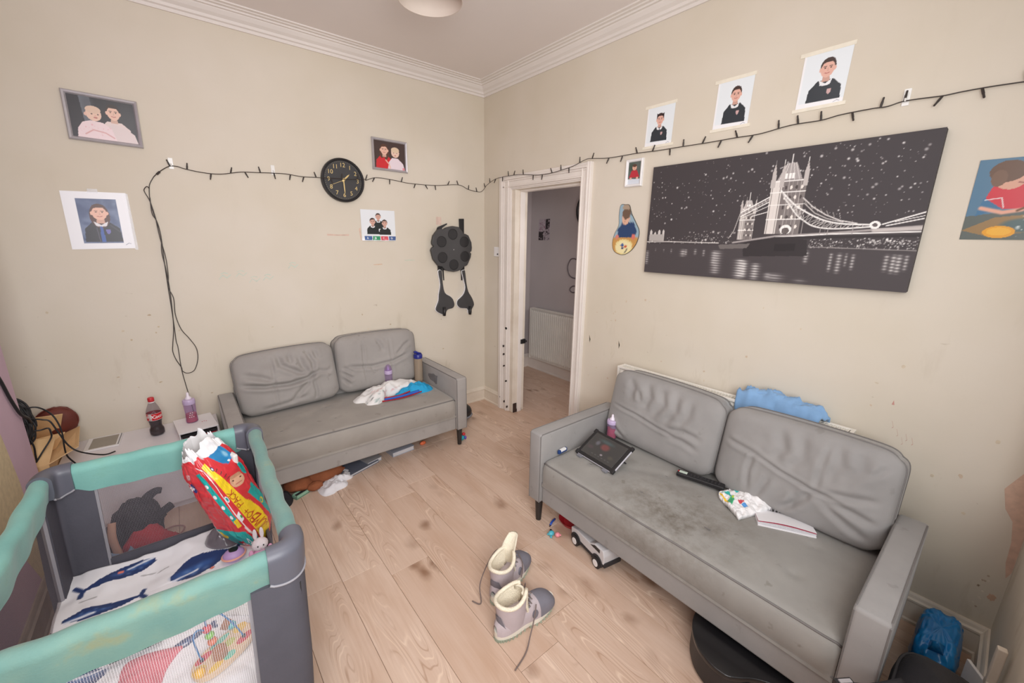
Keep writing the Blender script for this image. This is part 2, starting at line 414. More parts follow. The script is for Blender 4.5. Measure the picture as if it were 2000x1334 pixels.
class Pic:
    def __init__(s, w, h, bg, asp=None):
        s.w, s.h = w, h; s.asp = asp or (w / h)
        s.a = np.empty((h, w, 3)); s.a[:] = bg
        s.X, s.Y = np.meshgrid((np.arange(w) + 0.5) / w, (np.arange(h) + 0.5) / h)
    def put(s, mask, c, al=1.0):
        c = np.array(c, float); k = mask if mask.dtype == float else mask.astype(float)
        k = (k * al)[..., None]; s.a = s.a * (1 - k) + c * k
    def poly(s, pts, c, al=1.0):
        m = np.zeros((s.h, s.w), bool); n = len(pts)
        for i in range(n):
            x0, y0 = pts[i]; x1, y1 = pts[(i + 1) % n]
            if y0 == y1: continue
            cond = (s.Y > min(y0, y1)) & (s.Y <= max(y0, y1))
            xi = x0 + (s.Y - y0) * (x1 - x0) / (y1 - y0)
            m ^= cond & (s.X < xi)
        s.put(m, c, al)
    def ell(s, cx, cy, rx, ry, c, rot=0.0, al=1.0, soft=0.0):
        dx = (s.X - cx) * s.asp; dy = s.Y - cy; ca, sa = math.cos(rot), math.sin(rot)
        u = (dx * ca + dy * sa) / (rx * s.asp); v = (-dx * sa + dy * ca) / ry
        d = np.sqrt(u * u + v * v)
        s.put(np.clip((1 - d) / soft, 0, 1) if soft else d <= 1, c, al)
    def line(s, pts, wd, c, al=1.0, soft=0.6):
        m = np.zeros((s.h, s.w))
        for (x0, y0), (x1, y1) in zip(pts[:-1], pts[1:]):
            ax, ay, bx, by = x0 * s.asp, y0, x1 * s.asp, y1
            L = (bx - ax) ** 2 + (by - ay) ** 2 + 1e-12
            t = np.clip(((s.X * s.asp - ax) * (bx - ax) + (s.Y - ay) * (by - ay)) / L, 0, 1)
            d = np.hypot(s.X * s.asp - ax - t * (bx - ax), s.Y - ay - t * (by - ay))
            m = np.maximum(m, np.clip((wd - d) / (wd * soft), 0, 1))
        s.put(m, c, al)
    def text(s, txt, x, y, h, c, wd, ang=0.0, track=0.95):
        ca, sa = math.cos(ang), math.sin(ang); p = 0.0
        for ch in txt:
            for st in STROKES.get(ch, []):
                q = []
                for (a, b) in st:
                    lx, ly = (p + a) * h, b * h
                    q.append((x + (lx * ca - ly * sa) / s.asp, y + lx * sa + ly * ca))
                s.line(q, wd, c)
            p += track
    def speckle(s, n, box, c, rmin, rmax, seed=1):
        g = np.random.RandomState(seed)
        for _ in range(n):
            x = box[0] + g.rand() * (box[1] - box[0]); y = box[2] + g.rand() * (box[3] - box[2]); r = rmin + g.rand() ** 3 * (rmax - rmin)
            i0, i1 = int((y - 2 * r) * s.h), int((y + 2 * r) * s.h) + 2; j0, j1 = int((x - 2 * r / s.asp) * s.w), int((x + 2 * r / s.asp) * s.w) + 2
            i0, j0 = max(i0, 0), max(j0, 0)
            d = np.hypot((s.X[i0:i1, j0:j1] - x) * s.asp, s.Y[i0:i1, j0:j1] - y)
            k = np.clip(1.5 - d / r, 0, 1)[..., None] * (0.5 + 0.5 * g.rand())
            s.a[i0:i1, j0:j1] = s.a[i0:i1, j0:j1] * (1 - k) + np.array(c, float) * k
    def lin(s):
        v = np.clip(s.a, 0, 255) / 255.0
        return np.where(v <= 0.04045, v / 12.92, ((v + 0.055) / 1.055) ** 2.4)

def paint(o, pic, flat=None):
    """vertex colours for a grid mesh of pic.w x pic.h vertices (extra vertices get the flat colour)"""
    me = o.data; n = len(me.vertices); c = np.ones((n, 4)); k = pic.w * pic.h
    c[:k, :3] = pic.lin().reshape(-1, 3)
    if n > k: c[k:, :3] = rgb(*(flat or (235, 235, 235)))
    at = me.color_attributes.new('print', 'FLOAT_COLOR', 'POINT'); at.data.foreach_set('color', c.ravel().astype(np.float32))
    return o

def sheet(name, pic, corner, U, V, material, parent=None, th=0.0006, bend=None, world=True, flat=None):
    """a print: corner + u*U + v*V, front towards U x V, with a back so that it has thickness"""
    c, U, V = Vector(corner), Vector(U), Vector(V); nrm = U.cross(V).normalized()
    mb = MB(); w, h = pic.w, pic.h
    def fn(u, v):
        p = c + U * u + V * v + nrm * th
        if bend: p = p + nrm * bend(u, v)
        return p
    mb.grid(fn, w - 1, h - 1)
    ring = [i for i in range(w)] + [j * w + w - 1 for j in range(1, h)] + [(h - 1) * w + i for i in range(w - 2, -1, -1)] + [j * w for j in range(h - 2, 0, -1)]
    k = len(mb.v); L = len(ring)
    if bend:
        mb.v += [tuple(Vector(q) - nrm * th) for q in mb.v]; mb.f += [tuple(i + k for i in reversed(f)) for f in mb.f[:]]
        mb.f += [(ring[i], ring[(i + 1) % L], k + ring[(i + 1) % L], k + ring[i]) for i in range(L)]
    else:
        mb.v += [tuple(Vector(mb.v[i]) - nrm * th) for i in ring]
        mb.f += [(ring[i], ring[(i + 1) % L], k + (i + 1) % L, k + i) for i in range(L)]
        mb.f.append(tuple(k + i for i in reversed(range(L))))
    o = ob(name, mb, material, parent, world=world, fixn=False)
    return paint(o, pic, flat)

SKIN = (222, 178, 158); SKIN2 = (238, 196, 178)
def person(p, cx, cy, s, hair=(92, 66, 50), skin=SKIN, top=(44, 46, 52), collar=(236, 236, 238), girl=False, crest=None, bald=False):
    """a head-and-shoulders figure of head half-height s centred at cx, cy"""
    k = 1.0 / p.asp
    p.poly([(cx - 1.9 * s * k, cy - 4.1 * s), (cx - 1.75 * s * k, cy - 2.3 * s), (cx - 0.9 * s * k, cy - 1.35 * s), (cx + 0.9 * s * k, cy - 1.35 * s),
            (cx + 1.85 * s * k, cy - 2.2 * s), (cx + 2.0 * s * k, cy - 4.1 * s)], top)
    if girl: p.ell(cx, cy - 0.5 * s, 1.05 * s * k, 1.7 * s, hair)
    p.poly([(cx - 0.35 * s * k, cy - 0.6 * s), (cx + 0.35 * s * k, cy - 0.6 * s), (cx + 0.45 * s * k, cy - 1.5 * s), (cx - 0.45 * s * k, cy - 1.5 * s)], [v * 0.9 for v in skin])
    if collar: p.poly([(cx - 0.75 * s * k, cy - 1.25 * s), (cx, cy - 1.75 * s), (cx + 0.75 * s * k, cy - 1.25 * s), (cx + 0.55 * s * k, cy - 1.9 * s), (cx, cy - 2.0 * s), (cx - 0.55 * s * k, cy - 1.9 * s)], collar)
    p.ell(cx, cy + 0.22 * s, 0.86 * s * k, 0.98 * s, hair)
    for e in (-1, 1): p.ell(cx + e * 0.8 * s * k, cy - 0.12 * s, 0.14 * s * k, 0.25 * s, skin)
    p.ell(cx, cy - 0.12 * s, 0.76 * s * k, 0.93 * s, skin)
    if not bald: p.poly([(cx - 0.78 * s * k, cy + 0.25 * s), (cx - 0.5 * s * k, cy + 0.62 * s), (cx + 0.5 * s * k, cy + 0.66 * s), (cx + 0.78 * s * k, cy + 0.25 * s), (cx + 0.6 * s * k, cy + 1.0 * s), (cx - 0.6 * s * k, cy + 1.0 * s)], hair)
    for e in (-1, 1):
        p.ell(cx + e * 0.32 * s * k, cy + 0.03 * s, 0.11 * s * k, 0.07 * s, (70, 52, 46))
        p.line([(cx + (e * 0.32 - 0.16) * s * k, cy + 0.2 * s), (cx + (e * 0.32 + 0.16) * s * k, cy + 0.2 * s)], 0.05 * s, [v * 0.7 for v in hair])
    p.line([(cx + 0.02 * s * k, cy - 0.02 * s), (cx + 0.07 * s * k, cy - 0.27 * s), (cx - 0.06 * s * k, cy - 0.3 * s)], 0.035 * s, [v * 0.8 for v in skin])
    p.line([(cx - 0.26 * s * k, cy - 0.52 * s), (cx, cy - 0.6 * s), (cx + 0.26 * s * k, cy - 0.52 * s)], 0.06 * s, (176, 96, 92))
    if crest: p.poly([(cx + 0.35 * s * k, cy - 2.4 * s), (cx + 0.85 * s * k, cy - 2.4 * s), (cx + 0.8 * s * k, cy - 2.85 * s), (cx + 0.6 * s * k, cy - 3.05 * s), (cx + 0.4 * s * k, cy - 2.85 * s)], crest)
# ------------------------------------------------------------------ the room
T = 0.12
struct(ob('wall_back', MB().b2(-3.3, 0, 0, T, -0.02, 2.84), MT['wall']))
wb = bpy.data.objects['wall_back']
wr = MB().b2(0, T, -0.40, T, -0.02, 2.84).b2(0, T, -1.18, -0.40, 2.0, 2.84).b2(0, T, -3.52, -1.18, -0.02, 2.84)
wall_right = struct(ob('wall_right', wr, MT['wall']))
wf = MB().b2(-3.42, 0, -3.52, -3.4, -0.02, 0.78).b2(-3.42, -2.95, -3.52, -3.4, 0.78, 2.84).b2(-0.28, 0, -3.52, -3.4, 0.78, 2.84).b2(-2.95, -0.28, -3.52, -3.4, 2.55, 2.84)  # unseen opening added to let in the fill from behind the camera
struct(ob('wall_front', wf, MT['wall']))
wl = MB().b2(-3.42, -3.3, -3.4, T, -0.02, 2.84)
struct(ob('wall_left', wl, MT['wall']))
breast = struct(ob('wall_chimney', MB().b2(-3.3, -2.9, -2.15, -0.48, -0.02, 2.84), MT['chim']))
struct(ob('ceiling', MB().b2(-3.42, T, -3.52, T, 2.84, 2.94), MT['ceil']))
# hall beyond the doorway
struct(ob('wall_hall', MB().b2(1.09, 1.2, -3.0, 0.7, -0.02, 2.5), MT['hall']))
struct(ob('wall_hall_end', MB().b2(T, 1.09, 0.58, 0.7, -0.02, 2.5), MT['hall']))
struct(ob('wall_hall_side', MB().b2(T, T + 0.01, -3.0, -1.2, -0.02, 2.5).b2(T, T + 0.01, -0.40, 0.58, -0.02, 2.5), MT['hall']))
struct(ob('wall_hall_far', MB().b2(T, 1.2, -3.1, -3.0, -0.02, 2.5), MT['hall']))
struct(ob('ceiling_hall', MB().b2(T, 1.2, -3.1, 0.7, 2.5, 2.6), MT['ceil']))

# floor: boards 0.197 wide running along y, each its own piece, joints recessed
floor = struct(ob('floor', MB().b2(-3.42, 1.2, -3.52, 0.7, -0.06, -0.009), MT['joint']))
PW, PL = 0.197, 1.285
pcache = {}
def plank(xc, y0, y1, w):
    key = (round(y1 - y0, 3), round(w, 3))
    if key not in pcache:
        g = 0.0006
        mb = MB(); hw, hl = w / 2 - g, (y1 - y0) / 2 - g; ch = 0.0012
        v = [(-hw, -hl, -0.009), (hw, -hl, -0.009), (hw, hl, -0.009), (-hw, hl, -0.009), (-hw, -hl, -ch), (hw, -hl, -ch), (hw, hl, -ch), (-hw, hl, -ch),
             (-hw + ch, -hl + ch, 0), (hw - ch, -hl + ch, 0), (hw - ch, hl - ch, 0), (-hw + ch, hl - ch, 0)]
        f = [(0, 1, 5, 4), (1, 2, 6, 5), (2, 3, 7, 6), (3, 0, 4, 7), (4, 5, 9, 8), (5, 6, 10, 9), (6, 7, 11, 10), (7, 4, 8, 11), (8, 9, 10, 11)]
        mb.add(v, f); o = ob('plank', mb, MT['laminate'], floor, fixn=False); pcache[key] = o
    else:
        o = pcache[key].copy(); COL.objects.link(o); o.parent = floor
    o.location = (xc, (y0 + y1) / 2, 0)
rows = []
x = -1.862 - 8 * PW
offs = [0.31, 0.92, 0.05, 0.66, 0.40, 1.10, 0.24, None, None, None, 0.55, 0.02, 0.80]
k = 0
while x < 1.2:
    x0, x1 = x, x + PW
    jn = {7: -1.455, 8: -1.47, 9: -1.573, 10: -2.31, 11: -0.93, 12: -1.83, 13: -0.52, 14: -1.25, 15: -2.1}.get(k, -((k * 0.47) % PL))
    cuts = [-3.5]
    y = jn
    while y > -3.5 + 0.05: y -= PL
    y += PL
    ytop = 0.0 if x0 < 0 else 0.58
    if x0 < 0 < x1: ytop = 0.0
    while y < ytop - 0.05:
        if y > -3.45: cuts.append(y)
        y += PL
    cuts.append(ytop)
    for a, b in zip(cuts[:-1], cuts[1:]): plank((x0 + x1) / 2, a, b, PW)
    x += PW; k += 1

# cornice, mitred in the corner
prof = [(0, 2.752), (0.010, 2.752), (0.012, 2.768), (0.024, 2.772), (0.027, 2.786), (0.046, 2.797), (0.060, 2.812), (0.064, 2.818), (0.078, 2.818), (0.082, 2.826),
        (0.100, 2.827), (0.104, 2.832), (0.124, 2.833), (0.126, 2.845), (0, 2.845)]
def sweep(prof, fa, fb):
    mb = MB(); n = len(prof); v = [fa(d, z) for d, z in prof] + [fb(d, z) for d, z in prof]
    return mb.add(v, [(i, (i + 1) % n, n + (i + 1) % n, n + i) for i in range(n)] + [tuple(range(n)), tuple(range(2 * n - 1, n - 1, -1))])
struct(ob('trim_1', sweep(prof, lambda d, z: (-3.3, -d, z), lambda d, z: (-d, -d, z)), MT['cornice']))
struct(ob('trim_2', sweep(prof, lambda d, z: (-d, -d, z), lambda d, z: (-d, -3.4, z)), MT['cornice']))
bp_ = [(0, 0), (0.024, 0), (0.024, 0.012), (0.018, 0.018), (0.018, 0.098), (0.021, 0.104), (0.021, 0.112), (0.014, 0.118), (0.010, 0.130), (0.006, 0.137), (0, 0.137)]
struct(ob('baseboard_back', sweep(bp_, lambda d, z: (-3.3, -d, z), lambda d, z: (-d, -d, z)), MT['dirtytrim']))
struct(ob('baseboard_right', sweep(bp_, lambda d, z: (-d, -d, z), lambda d, z: (-d, -0.264, z)), MT['dirtytrim']))
struct(ob('baseboard_front', sweep(bp_, lambda d, z: (-d, -1.264, z), lambda d, z: (-d, -3.4 + d, z)), MT['dirtytrim']))
struct(ob('baseboard_window', sweep(bp_, lambda d, z: (-d, -3.4 + d, z), lambda d, z: (-2.9, -3.4 + d, z)), MT['dirtytrim']))
struct(ob('baseboard_chimney', sweep(bp_, lambda d, z: (-2.9 + d, -0.48, z), lambda d, z: (-2.9 + d, -2.15, z)), mat('grubby_brown_skirting', (150, 134, 120), .6, .15, 14)))
hb = [(d * 1.1, z * 1.2) for d, z in bp_]
struct(ob('baseboard_hall', sweep(hb, lambda d, z: (1.09 - d, 0.58 - d, z), lambda d, z: (1.09 - d, -3.0, z)), MT['trim']))
struct(ob('baseboard_hall_end', sweep(hb, lambda d, z: (T, 0.58 - d, z), lambda d, z: (1.09 - d, 0.58 - d, z)), MT['trim']))

# door frame (the door itself is off its hinges)
door = bpy.data.objects.new('door_1', None); COL.objects.link(door); door['kind'] = 'structure'
def arch(y_out, y_in, z0, z1):
    s = 1 if y_in > y_out else -1; w = abs(y_in - y_out); mb = MB()
    for a, b, t in ((0, .16, .030), (.16, .30, .036), (.30, .42, .026), (.42, .72, .020), (.72, .82, .027), (.82, .92, .016), (.92, 1, .010)):
        mb.b2(-t, 0.001, y_out + s * a * w, y_out + s * b * w, z0, z1)
    return mb
ob('architrave', arch(-0.262, -0.405, 0, 2.092), MT['trim'], door, bevel=0.002, seg=1)
ob('architrave', arch(-1.263, -1.160, 0, 2.092), MT['trim'], door, bevel=0.002, seg=1)
hd = MB()
for a, b, t in ((0, .16, .029), (.16, .30, .035), (.30, .42, .025), (.42, .72, .019), (.72, .82, .026), (.82, .92, .015), (.92, 1, .009)):
    hd.b2(-t, 0.001, -1.262 + 0.1 * b, -0.263 - 0.1 * b * 0.5, 2.090 - 0.112 * b, 2.090 - 0.112 * a)
ob('architrave_head', hd, MT['trim'], door, bevel=0.002, seg=1)
ob('door_lining', MB().b2(-0.004, T + 0.01, -0.452, -0.398, 0, 1.978), MT['dirtytrim'], door, bevel=0.003, seg=1)
ob('door_lining', MB().b2(-0.004, T + 0.01, -1.182, -1.162, 0, 1.978), MT['dirtytrim'], door, bevel=0.003, seg=1)
ob('door_lining', MB().b2(-0.004, T + 0.01, -1.182, -0.398, 1.978, 2.002), MT['dirtytrim'], door, bevel=0.003, seg=1)
ob('door_stop', MB().b2(0.045, 0.095, -0.464, -0.452, 0, 1.966).b2(0.045, 0.095, -1.162, -0.452, 1.962, 1.978), MT['trim'], door, bevel=0.002, seg=1)
ob('strike_plate', MB().b2(0.07, 0.125, -0.474, -0.452, 0.66, 0.70).b2(0.112, 0.128, -0.49, -0.46, 0.672, 0.69), MT['black'], door, bevel=0.002, seg=1)
ob('hinge_remnant', MB().b2(0.0, 0.04, -0.46, -0.452, 0.0, 0.09).b2(0.04, 0.10, -0.462, -0.452, 0.0, 0.03), mat('rusty_hinge', (58, 40, 34), 0.7), door, bevel=0.002, seg=1)
ob('latch_hole', MB().lathe([(0.012, 0), (0.012, 0.003), (0.005, 0.004)], 12, (-0.027, -0.372, 0.80), 'x'), MT['blackmatte'], door)
# dark strip behind the right-hand lining
ob('dark_strip', MB().b2(0.128, 0.135, -1.162, -1.146, 0, 0.86), MT['black'], door)
# chips in the paint of the frame
chips = [(-0.30, 0.12), (-0.36, 0.09), (-0.345, 0.55), (-0.35, 0.44), (-0.40, 0.05), (-0.34, 0.63), (-0.38, 0.30)]
for i, (cy_, cz) in enumerate(chips):
    pp = [(cy_ + 0.0035 * (1 + .5 * math.sin(q * 2.1 + i)) * math.cos(q), cz + 0.008 * (1 + .5 * math.cos(q * 3 + i)) * math.sin(q)) for q in np.linspace(0, 6.28, 9)[:-1]]
    ob('paint_chip', MB().prism(pp, -0.0365, -0.018, 'x'), MT['cable'], door)

# marks on the walls: crayon, tape ghosts, bare plaster
def smear(parent, plane, pts, c, name='paint_smear', th=0.0007, wd=None, rough=0.8):
    key = 'smear_%d_%d_%d' % c
    mm = bpy.data.materials.get(key) or mat(key, c, rough, 0.1, 40)
    d = -th
    if plane == 'chim': return ob(name, MB().prism(pts, -2.9 - 0.001, -2.9 + th, 'x'), mm, parent)
    return ob(name, MB().prism(pts, d, 0.001, plane), mm, parent)
def blob(cx, cy, rx, ry, seed, n=16):
    g = np.random.RandomState(seed)
    return [(cx + rx * (0.65 + 0.5 * g.rand()) * math.cos(a), cy + ry * (0.65 + 0.5 * g.rand()) * math.sin(a)) for a in np.linspace(0, 2 * math.pi, n + 1)[:-1]]
def stroke(pts, w, seed=0):
    g = np.random.RandomState(seed); u, l = [], []
    for i, (a, b) in enumerate(pts):
        ww = w * (0.5 + 0.8 * g.rand()); u.append((a + 0.2 * ww, b + ww)); l.append((a, b - ww))
    return u + l[::-1]
tealc = (196, 210, 196)
for i, (sx, sz) in enumerate([(-2.03, 1.32), (-1.94, 1.33), (-1.87, 1.29), (-1.79, 1.30), (-1.63, 1.375)]):
    smear(wb, 'y', stroke([(sx - .03, sz - .012), (sx - .01, sz + .012), (sx + .012, sz - .006), (sx + .035, sz + .014)], 0.003, i), tealc)
    smear(wb, 'y', stroke([(sx - .02, sz + .02), (sx, sz + .028), (sx + .02, sz + .022)], 0.002, i + 20), tealc)
smear(wb, 'y', stroke([(-0.80, 1.40), (-0.76, 1.402), (-0.71, 1.40)], 0.002, 5), (188, 206, 186))
smear(wb, 'y', stroke([(-1.385, 1.594), (-1.31, 1.592), (-1.23, 1.594)], 0.005, 6), (212, 184, 168))
smear(wb, 'y', stroke([(-1.06, 1.372), (-1.02, 1.373), (-0.99, 1.375)], 0.004, 7), (212, 184, 160))
smear(wb, 'y', [(-0.50, 1.69), (-0.448, 1.69), (-0.45, 1.755), (-0.498, 1.755)], (214, 190, 176), 'tape_ghost')
for i in range(26):
    g = np.random.RandomState(100 + i); cx, cz = -2.85 + 2.8 * g.rand(), 0.55 + 0.65 * g.rand()
    smear(wb, 'y', blob(cx, cz, 0.003 + .007 * g.rand(), 0.003 + .006 * g.rand(), i, 9), [(206, 192, 168), (198, 180, 152), (190, 172, 146)][i % 3], 'scuff')
for i in range(34):
    g = np.random.RandomState(200 + i); cy_, cz = -1.3 - 2.05 * g.rand(), 0.35 + 0.95 * g.rand()
    smear(wall_right, 'x', blob(cy_, cz, 0.003 + .005 * g.rand(), 0.003 + .007 * g.rand(), i, 9), [(212, 197, 174), (206, 186, 164), (208, 194, 172)][i % 3], 'scuff')
smear(wall_right, 'x', [(-3.318, 0.715), (-3.330, 0.745), (-3.348, 0.79), (-3.372, 0.80), (-3.397, 0.70), (-3.399, 0.40), (-3.390, 0.37), (-3.378, 0.43), (-3.374, 0.518), (-3.361, 0.598), (-3.335, 0.64)], (212, 180, 160), 'bare_plaster')
smear(wall_right, 'x', blob(-3.376, 0.27, 0.012, 0.016, 3), (206, 172, 148), 'bare_plaster')
for i in range(12):
    g = np.random.RandomState(300 + i)
    smear(wall_right, 'x', blob(-3.36 + 0.03 * g.rand(), 0.16 + 0.20 * g.rand(), 0.004, 0.004, i, 8), [(188, 170, 150), (226, 216, 200)][i % 2], 'chip')
smear(wall_right, 'x', [(-2.965, 0.93), (-2.969, 0.95), (-2.974, 0.93)], (200, 150, 140), 'scuff')
for i, (sy, sz) in enumerate([(-2.98, .86), (-3.0, .83), (-3.02, .80), (-3.03, .82), (-3.05, .81)]):
    smear(wall_right, 'x', stroke([(sy, sz), (sy - .008, sz - .025), (sy - .004, sz - .03)], 0.0014, i), (198, 158, 146), 'scuff')
# scribbles left of the radiator and by the door
for i in range(9):
    g = np.random.RandomState(400 + i); cy_, cz = -1.30 - 0.32 * g.rand(), 0.75 + 0.35 * g.rand()
    smear(wall_right, 'x', stroke([(cy_, cz), (cy_ - .012, cz - .03), (cy_ - .006, cz - .055)], 0.0016, i), (204, 192, 170), 'scuff')
# cream left under the lilac paint of the chimney breast
smear(breast, 'chim', [(-0.735, 0.0), (-0.725, 0.56), (-0.765, 0.79), (-0.80, 0.90), (-1.1, 1.0), (-1.7, 1.0), (-1.7, 0.42), (-1.0, 0.40), (-0.9, 0.30)], (205, 188, 154), 'bare_patch')

# ------------------------------------------------------------------ ceiling lamp
t = thing('ceiling_lamp', 'pale beige drum lamp shade hanging from the ceiling', 'lamp', (-1.255, -1.375, 2.84))
ob('ceiling_rose', MB().lathe([(0.045, 0), (0.045, -0.012), (0.02, -0.03)], 20), MT['white'], t, smooth='auto')
ob('flex', MB().tube([(0, 0, -0.02), (0, 0, -0.10)], 0.004), MT['white'], t)
shm = mat('beige_shade_cloth', (214, 200, 188), 0.8, 0.03, 10)
pr_ = [(0.125, -0.07), (0.139, -0.272), (0.136, -0.272), (0.122, -0.07), (0.125, -0.07)]
ob('lamp_shade', MB().lathe(pr_, 40, cap=False), shm, t, smooth='auto')
ob('shade_ring', MB().tube([(0.124 * math.cos(a), 0.124 * math.sin(a), -0.09) for a in np.linspace(0, 6.283, 25)[:-1]], 0.0025, 6, True).tube([(-0.124, 0, -0.09), (0.124, 0, -0.09)], 0.002).tube([(0, -0.124, -0.09), (0, 0.124, -0.09)], 0.002), MT['white'], t)
ob('bulb', MB().lathe([(0.012, -0.09), (0.014, -0.13), (0.028, -0.17), (0.024, -0.20), (0.004, -0.212)], 16), mat('frosted_bulb', (240, 238, 232), 0.3), t, smooth=True)

# ------------------------------------------------------------------ small plates
t = thing('wall_plate', 'small white wall plate with dark knob left of the doorway', 'switch', (0, -0.205, 1.47))
ob('plate', MB().b2(-0.012, 0, -0.042, 0.042, -0.042, 0.042), MT['white'], t, bevel=0.003)
ob('knob', MB().lathe([(0.006, 0), (0.006, -0.006), (0.003, -0.008)], 10, (-0.012, -0.018, -0.02), 'x'), MT['black'], t)

# ------------------------------------------------------------------ hall furnishings
def radiator(t, L, H, D, ridge, depth=0.012):
    """local x along the length, y out from the wall towards -y, z up"""
    fr = MB(); n = int(L / ridge)
    pts = []
    for i in range(n):
        a = i * ridge; pts += [(a, 0), (a + ridge * 0.30, 0), (a + ridge * 0.42, -depth), (a + ridge * 0.88, -depth)]
    pts.append((L, 0))
    m_ = len(pts); v = []
    for z in (0.02, 0.045, H - 0.045, H - 0.02):
        for (a, b) in pts: v.append((a, -D + (b + depth if z in (0.045, H - 0.045) else depth), z))
    f = [(j * m_ + i, j * m_ + i + 1, (j + 1) * m_ + i + 1, (j + 1) * m_ + i) for j in range(3) for i in range(m_ - 1)]
    fr.add(v, f); ob('front_panel', fr, MT['rad'], t)
    ob('body', MB().b2(0.004, L - 0.004, -D + depth + 0.003, -0.03, 0.0, H - 0.012), MT['rad'], t, bevel=0.006)
    ob('side_panel', MB().b2(-0.012, 0.004, -D, -0.025, 0.0, H), MT['rad'], t, bevel=0.003)
    ob('side_panel', MB().b2(L - 0.004, L + 0.012, -D, -0.025, 0.0, H), MT['rad'], t, bevel=0.003)
    gr = ob('top_grille', MB().b2(0, L, -D, -D + 0.016, H - 0.014, H).b2(0, L, -0.042, -0.026, H - 0.014, H), MT['rad'], t, bevel=0.002)
    sl = MB(); k = int(L / 0.016)
    for i in range(k): sl.b2(i * 0.016 + 0.004, i * 0.016 + 0.0085, -D + 0.014, -0.03, H - 0.010, H - 0.002)
    s_ = ob('grille_bars', sl, MT['rad'], gr); s_['kind'] = 'stuff'
t = thing('radiator', 'white ribbed radiator on the hall wall seen through the doorway', 'radiator', (1.088, 0.45, 0.15), -math.pi / 2)
radiator(t, 0.80, 0.63, 0.09, 0.033)
ob('bracket', MB().b2(0.1, 0.14, -0.03, 0, 0.05, 0.55), MT['rad'], t); ob('bracket', MB().b2(0.66, 0.70, -0.03, 0, 0.05, 0.55), MT['rad'], t)
p = Pic(56, 90, (190, 178, 186))
p.poly([(.62, .98), (.98, 1), (.95, .55), (.6, .5)], (44, 38, 42)); p.poly([(0, 0), (.42, 0), (.42, .4), (.02, .42)], (40, 34, 38))
p.speckle(60, (0.05, .95, 0.02, .98), (206, 190, 198), .01, .05, 4); p.speckle(46, (0.3, .95, 0.02, .5), (60, 50, 56), .01, .04, 5); p.speckle(20, (0.1, .6, .4, .95), (150, 110, 130), .01, .05, 6)
t = tag(sheet('floral_poster', p, (1.088, 0.44, 1.575), (0, -0.185, 0), (0, 0, 0.235), MT['print']), 'small dark floral poster on the hall wall', 'poster')
hq = [(-0.169, 1.38), (-0.138, 1.388), (-0.091, 1.377), (-0.055, 1.323), (-0.05, 1.27), (-0.07, 1.219), (-0.112, 1.187), (-0.183, 1.179), (-0.251, 1.192), (-0.30, 1.25), (-0.29, 1.33), (-0.23, 1.375)]
hq2 = [(-0.20, 1.096), (-0.135, 1.09), (-0.097, 1.056), (-0.115, 1.029), (-0.163, 1.025), (-0.2, 1.049)]
lt = MB().tube([(1.086, q.x, q.y) for q in spline([(a, b, 0) for a, b in hq], 6)], 0.006, 6)
lt.tube([(1.086, q.x, q.y) for q in spline([(a, b, 0) for a, b in hq2], 6)], 0.006, 6)
tag(ob('wall_letters', lt, mat('grey_letters', (112, 104, 108), 0.6)), 'grey curly cut-out lettering above the hall radiator', 'decoration')
t = thing('wall_mirror', 'dark round-edged frame half hidden at the right side of the hall', 'mirror', (1.085, -0.335, 1.88))
ring_ = [(0.0, 0.185 * math.cos(a), 0.185 * math.sin(a)) for a in np.linspace(0, 6.283, 33)[:-1]]
ob('frame', MB().tube(ring_, 0.014, 8, True), MT['black'], t, smooth=True)
ob('glass', MB().lathe([(0.182, 0), (0.182, -0.004)], 32, (0.002, 0, 0), 'x'), mat('mirror_glass', (200, 200, 205), 0.08, metal=0.8), t)

# ------------------------------------------------------------------ pictures on the back wall
def framed(t, W, H, fwid, depth, fm, pic, tilt=0.0):
    """a framed picture lying in local x (width) / z (height), back on y = 0"""
    a, b = W / 2, H / 2
    prof_ = [(0, 0), (0, depth * .75), (fwid * .25, depth), (fwid * .7, depth * .85), (fwid, depth * .5), (fwid, 0)]
    mb = MB(); n = len(prof_)
    for sx, sz in ((-1, -1), (1, -1), (1, 1), (-1, 1)):
        for d, h in prof_: mb.v.append((sx * (a - d), -h, sz * (b - d)))
    for k in range(4):
        for i in range(n - 1):
            k2 = (k + 1) % 4; mb.f.append((k * n + i, k * n + i + 1, k2 * n + i + 1, k2 * n + i))
    fr = ob('frame', mb, fm, t)
    a2, b2_ = a - fwid * .9, b - fwid * .9
    sheet('photo', pic, (-a2, -depth * 0.42, -b2_), (2 * a2, 0, 0), (0, 0, 2 * b2_), MT['print'], t, world=False)
    ob('backing', MB().b2(-a2, a2, -depth * .38, 0, -b2_, b2_), MT['black'], t)
    t.rotation_euler[1] = tilt

p = Pic(150, 110, (52, 50, 54))
p.poly([(.18, 1), (.34, 1), (.36, .3), (.22, .3)], (104, 108, 116)); p.ell(.3, .8, .12, .3, (84, 86, 92), al=.6, soft=.6)
p.ell(.85, .6, .2, .4, (66, 66, 68), al=.6, soft=.5)
person(p, .66, .70, .17, hair=(58, 48, 44), skin=(232, 192, 172), top=(226, 208, 204), collar=None)
p.poly([(.50, .0), (.52, .30), (.62, .42), (.80, .38), (.95, .22), (.99, 0)], (222, 206, 204))
p.ell(.36, .60, .115, .165, (232, 196, 176)); p.ell(.36, .70, .112, .09, (222, 192, 170)); p.ell(.24, .58, .02, .04, (226, 186, 168))
for e in (-.045, .045): p.ell(.38 + e, .60, .014, .014, (70, 54, 50))
p.ell(.385, .52, .03, .02, (190, 120, 112)); p.ell(.385, .565, .014, .012, (216, 168, 150))
p.poly([(.08, 0), (.10, .22), (.18, .38), (.30, .44), (.48, .42), (.60, .30), (.66, .0)], (236, 214, 216))
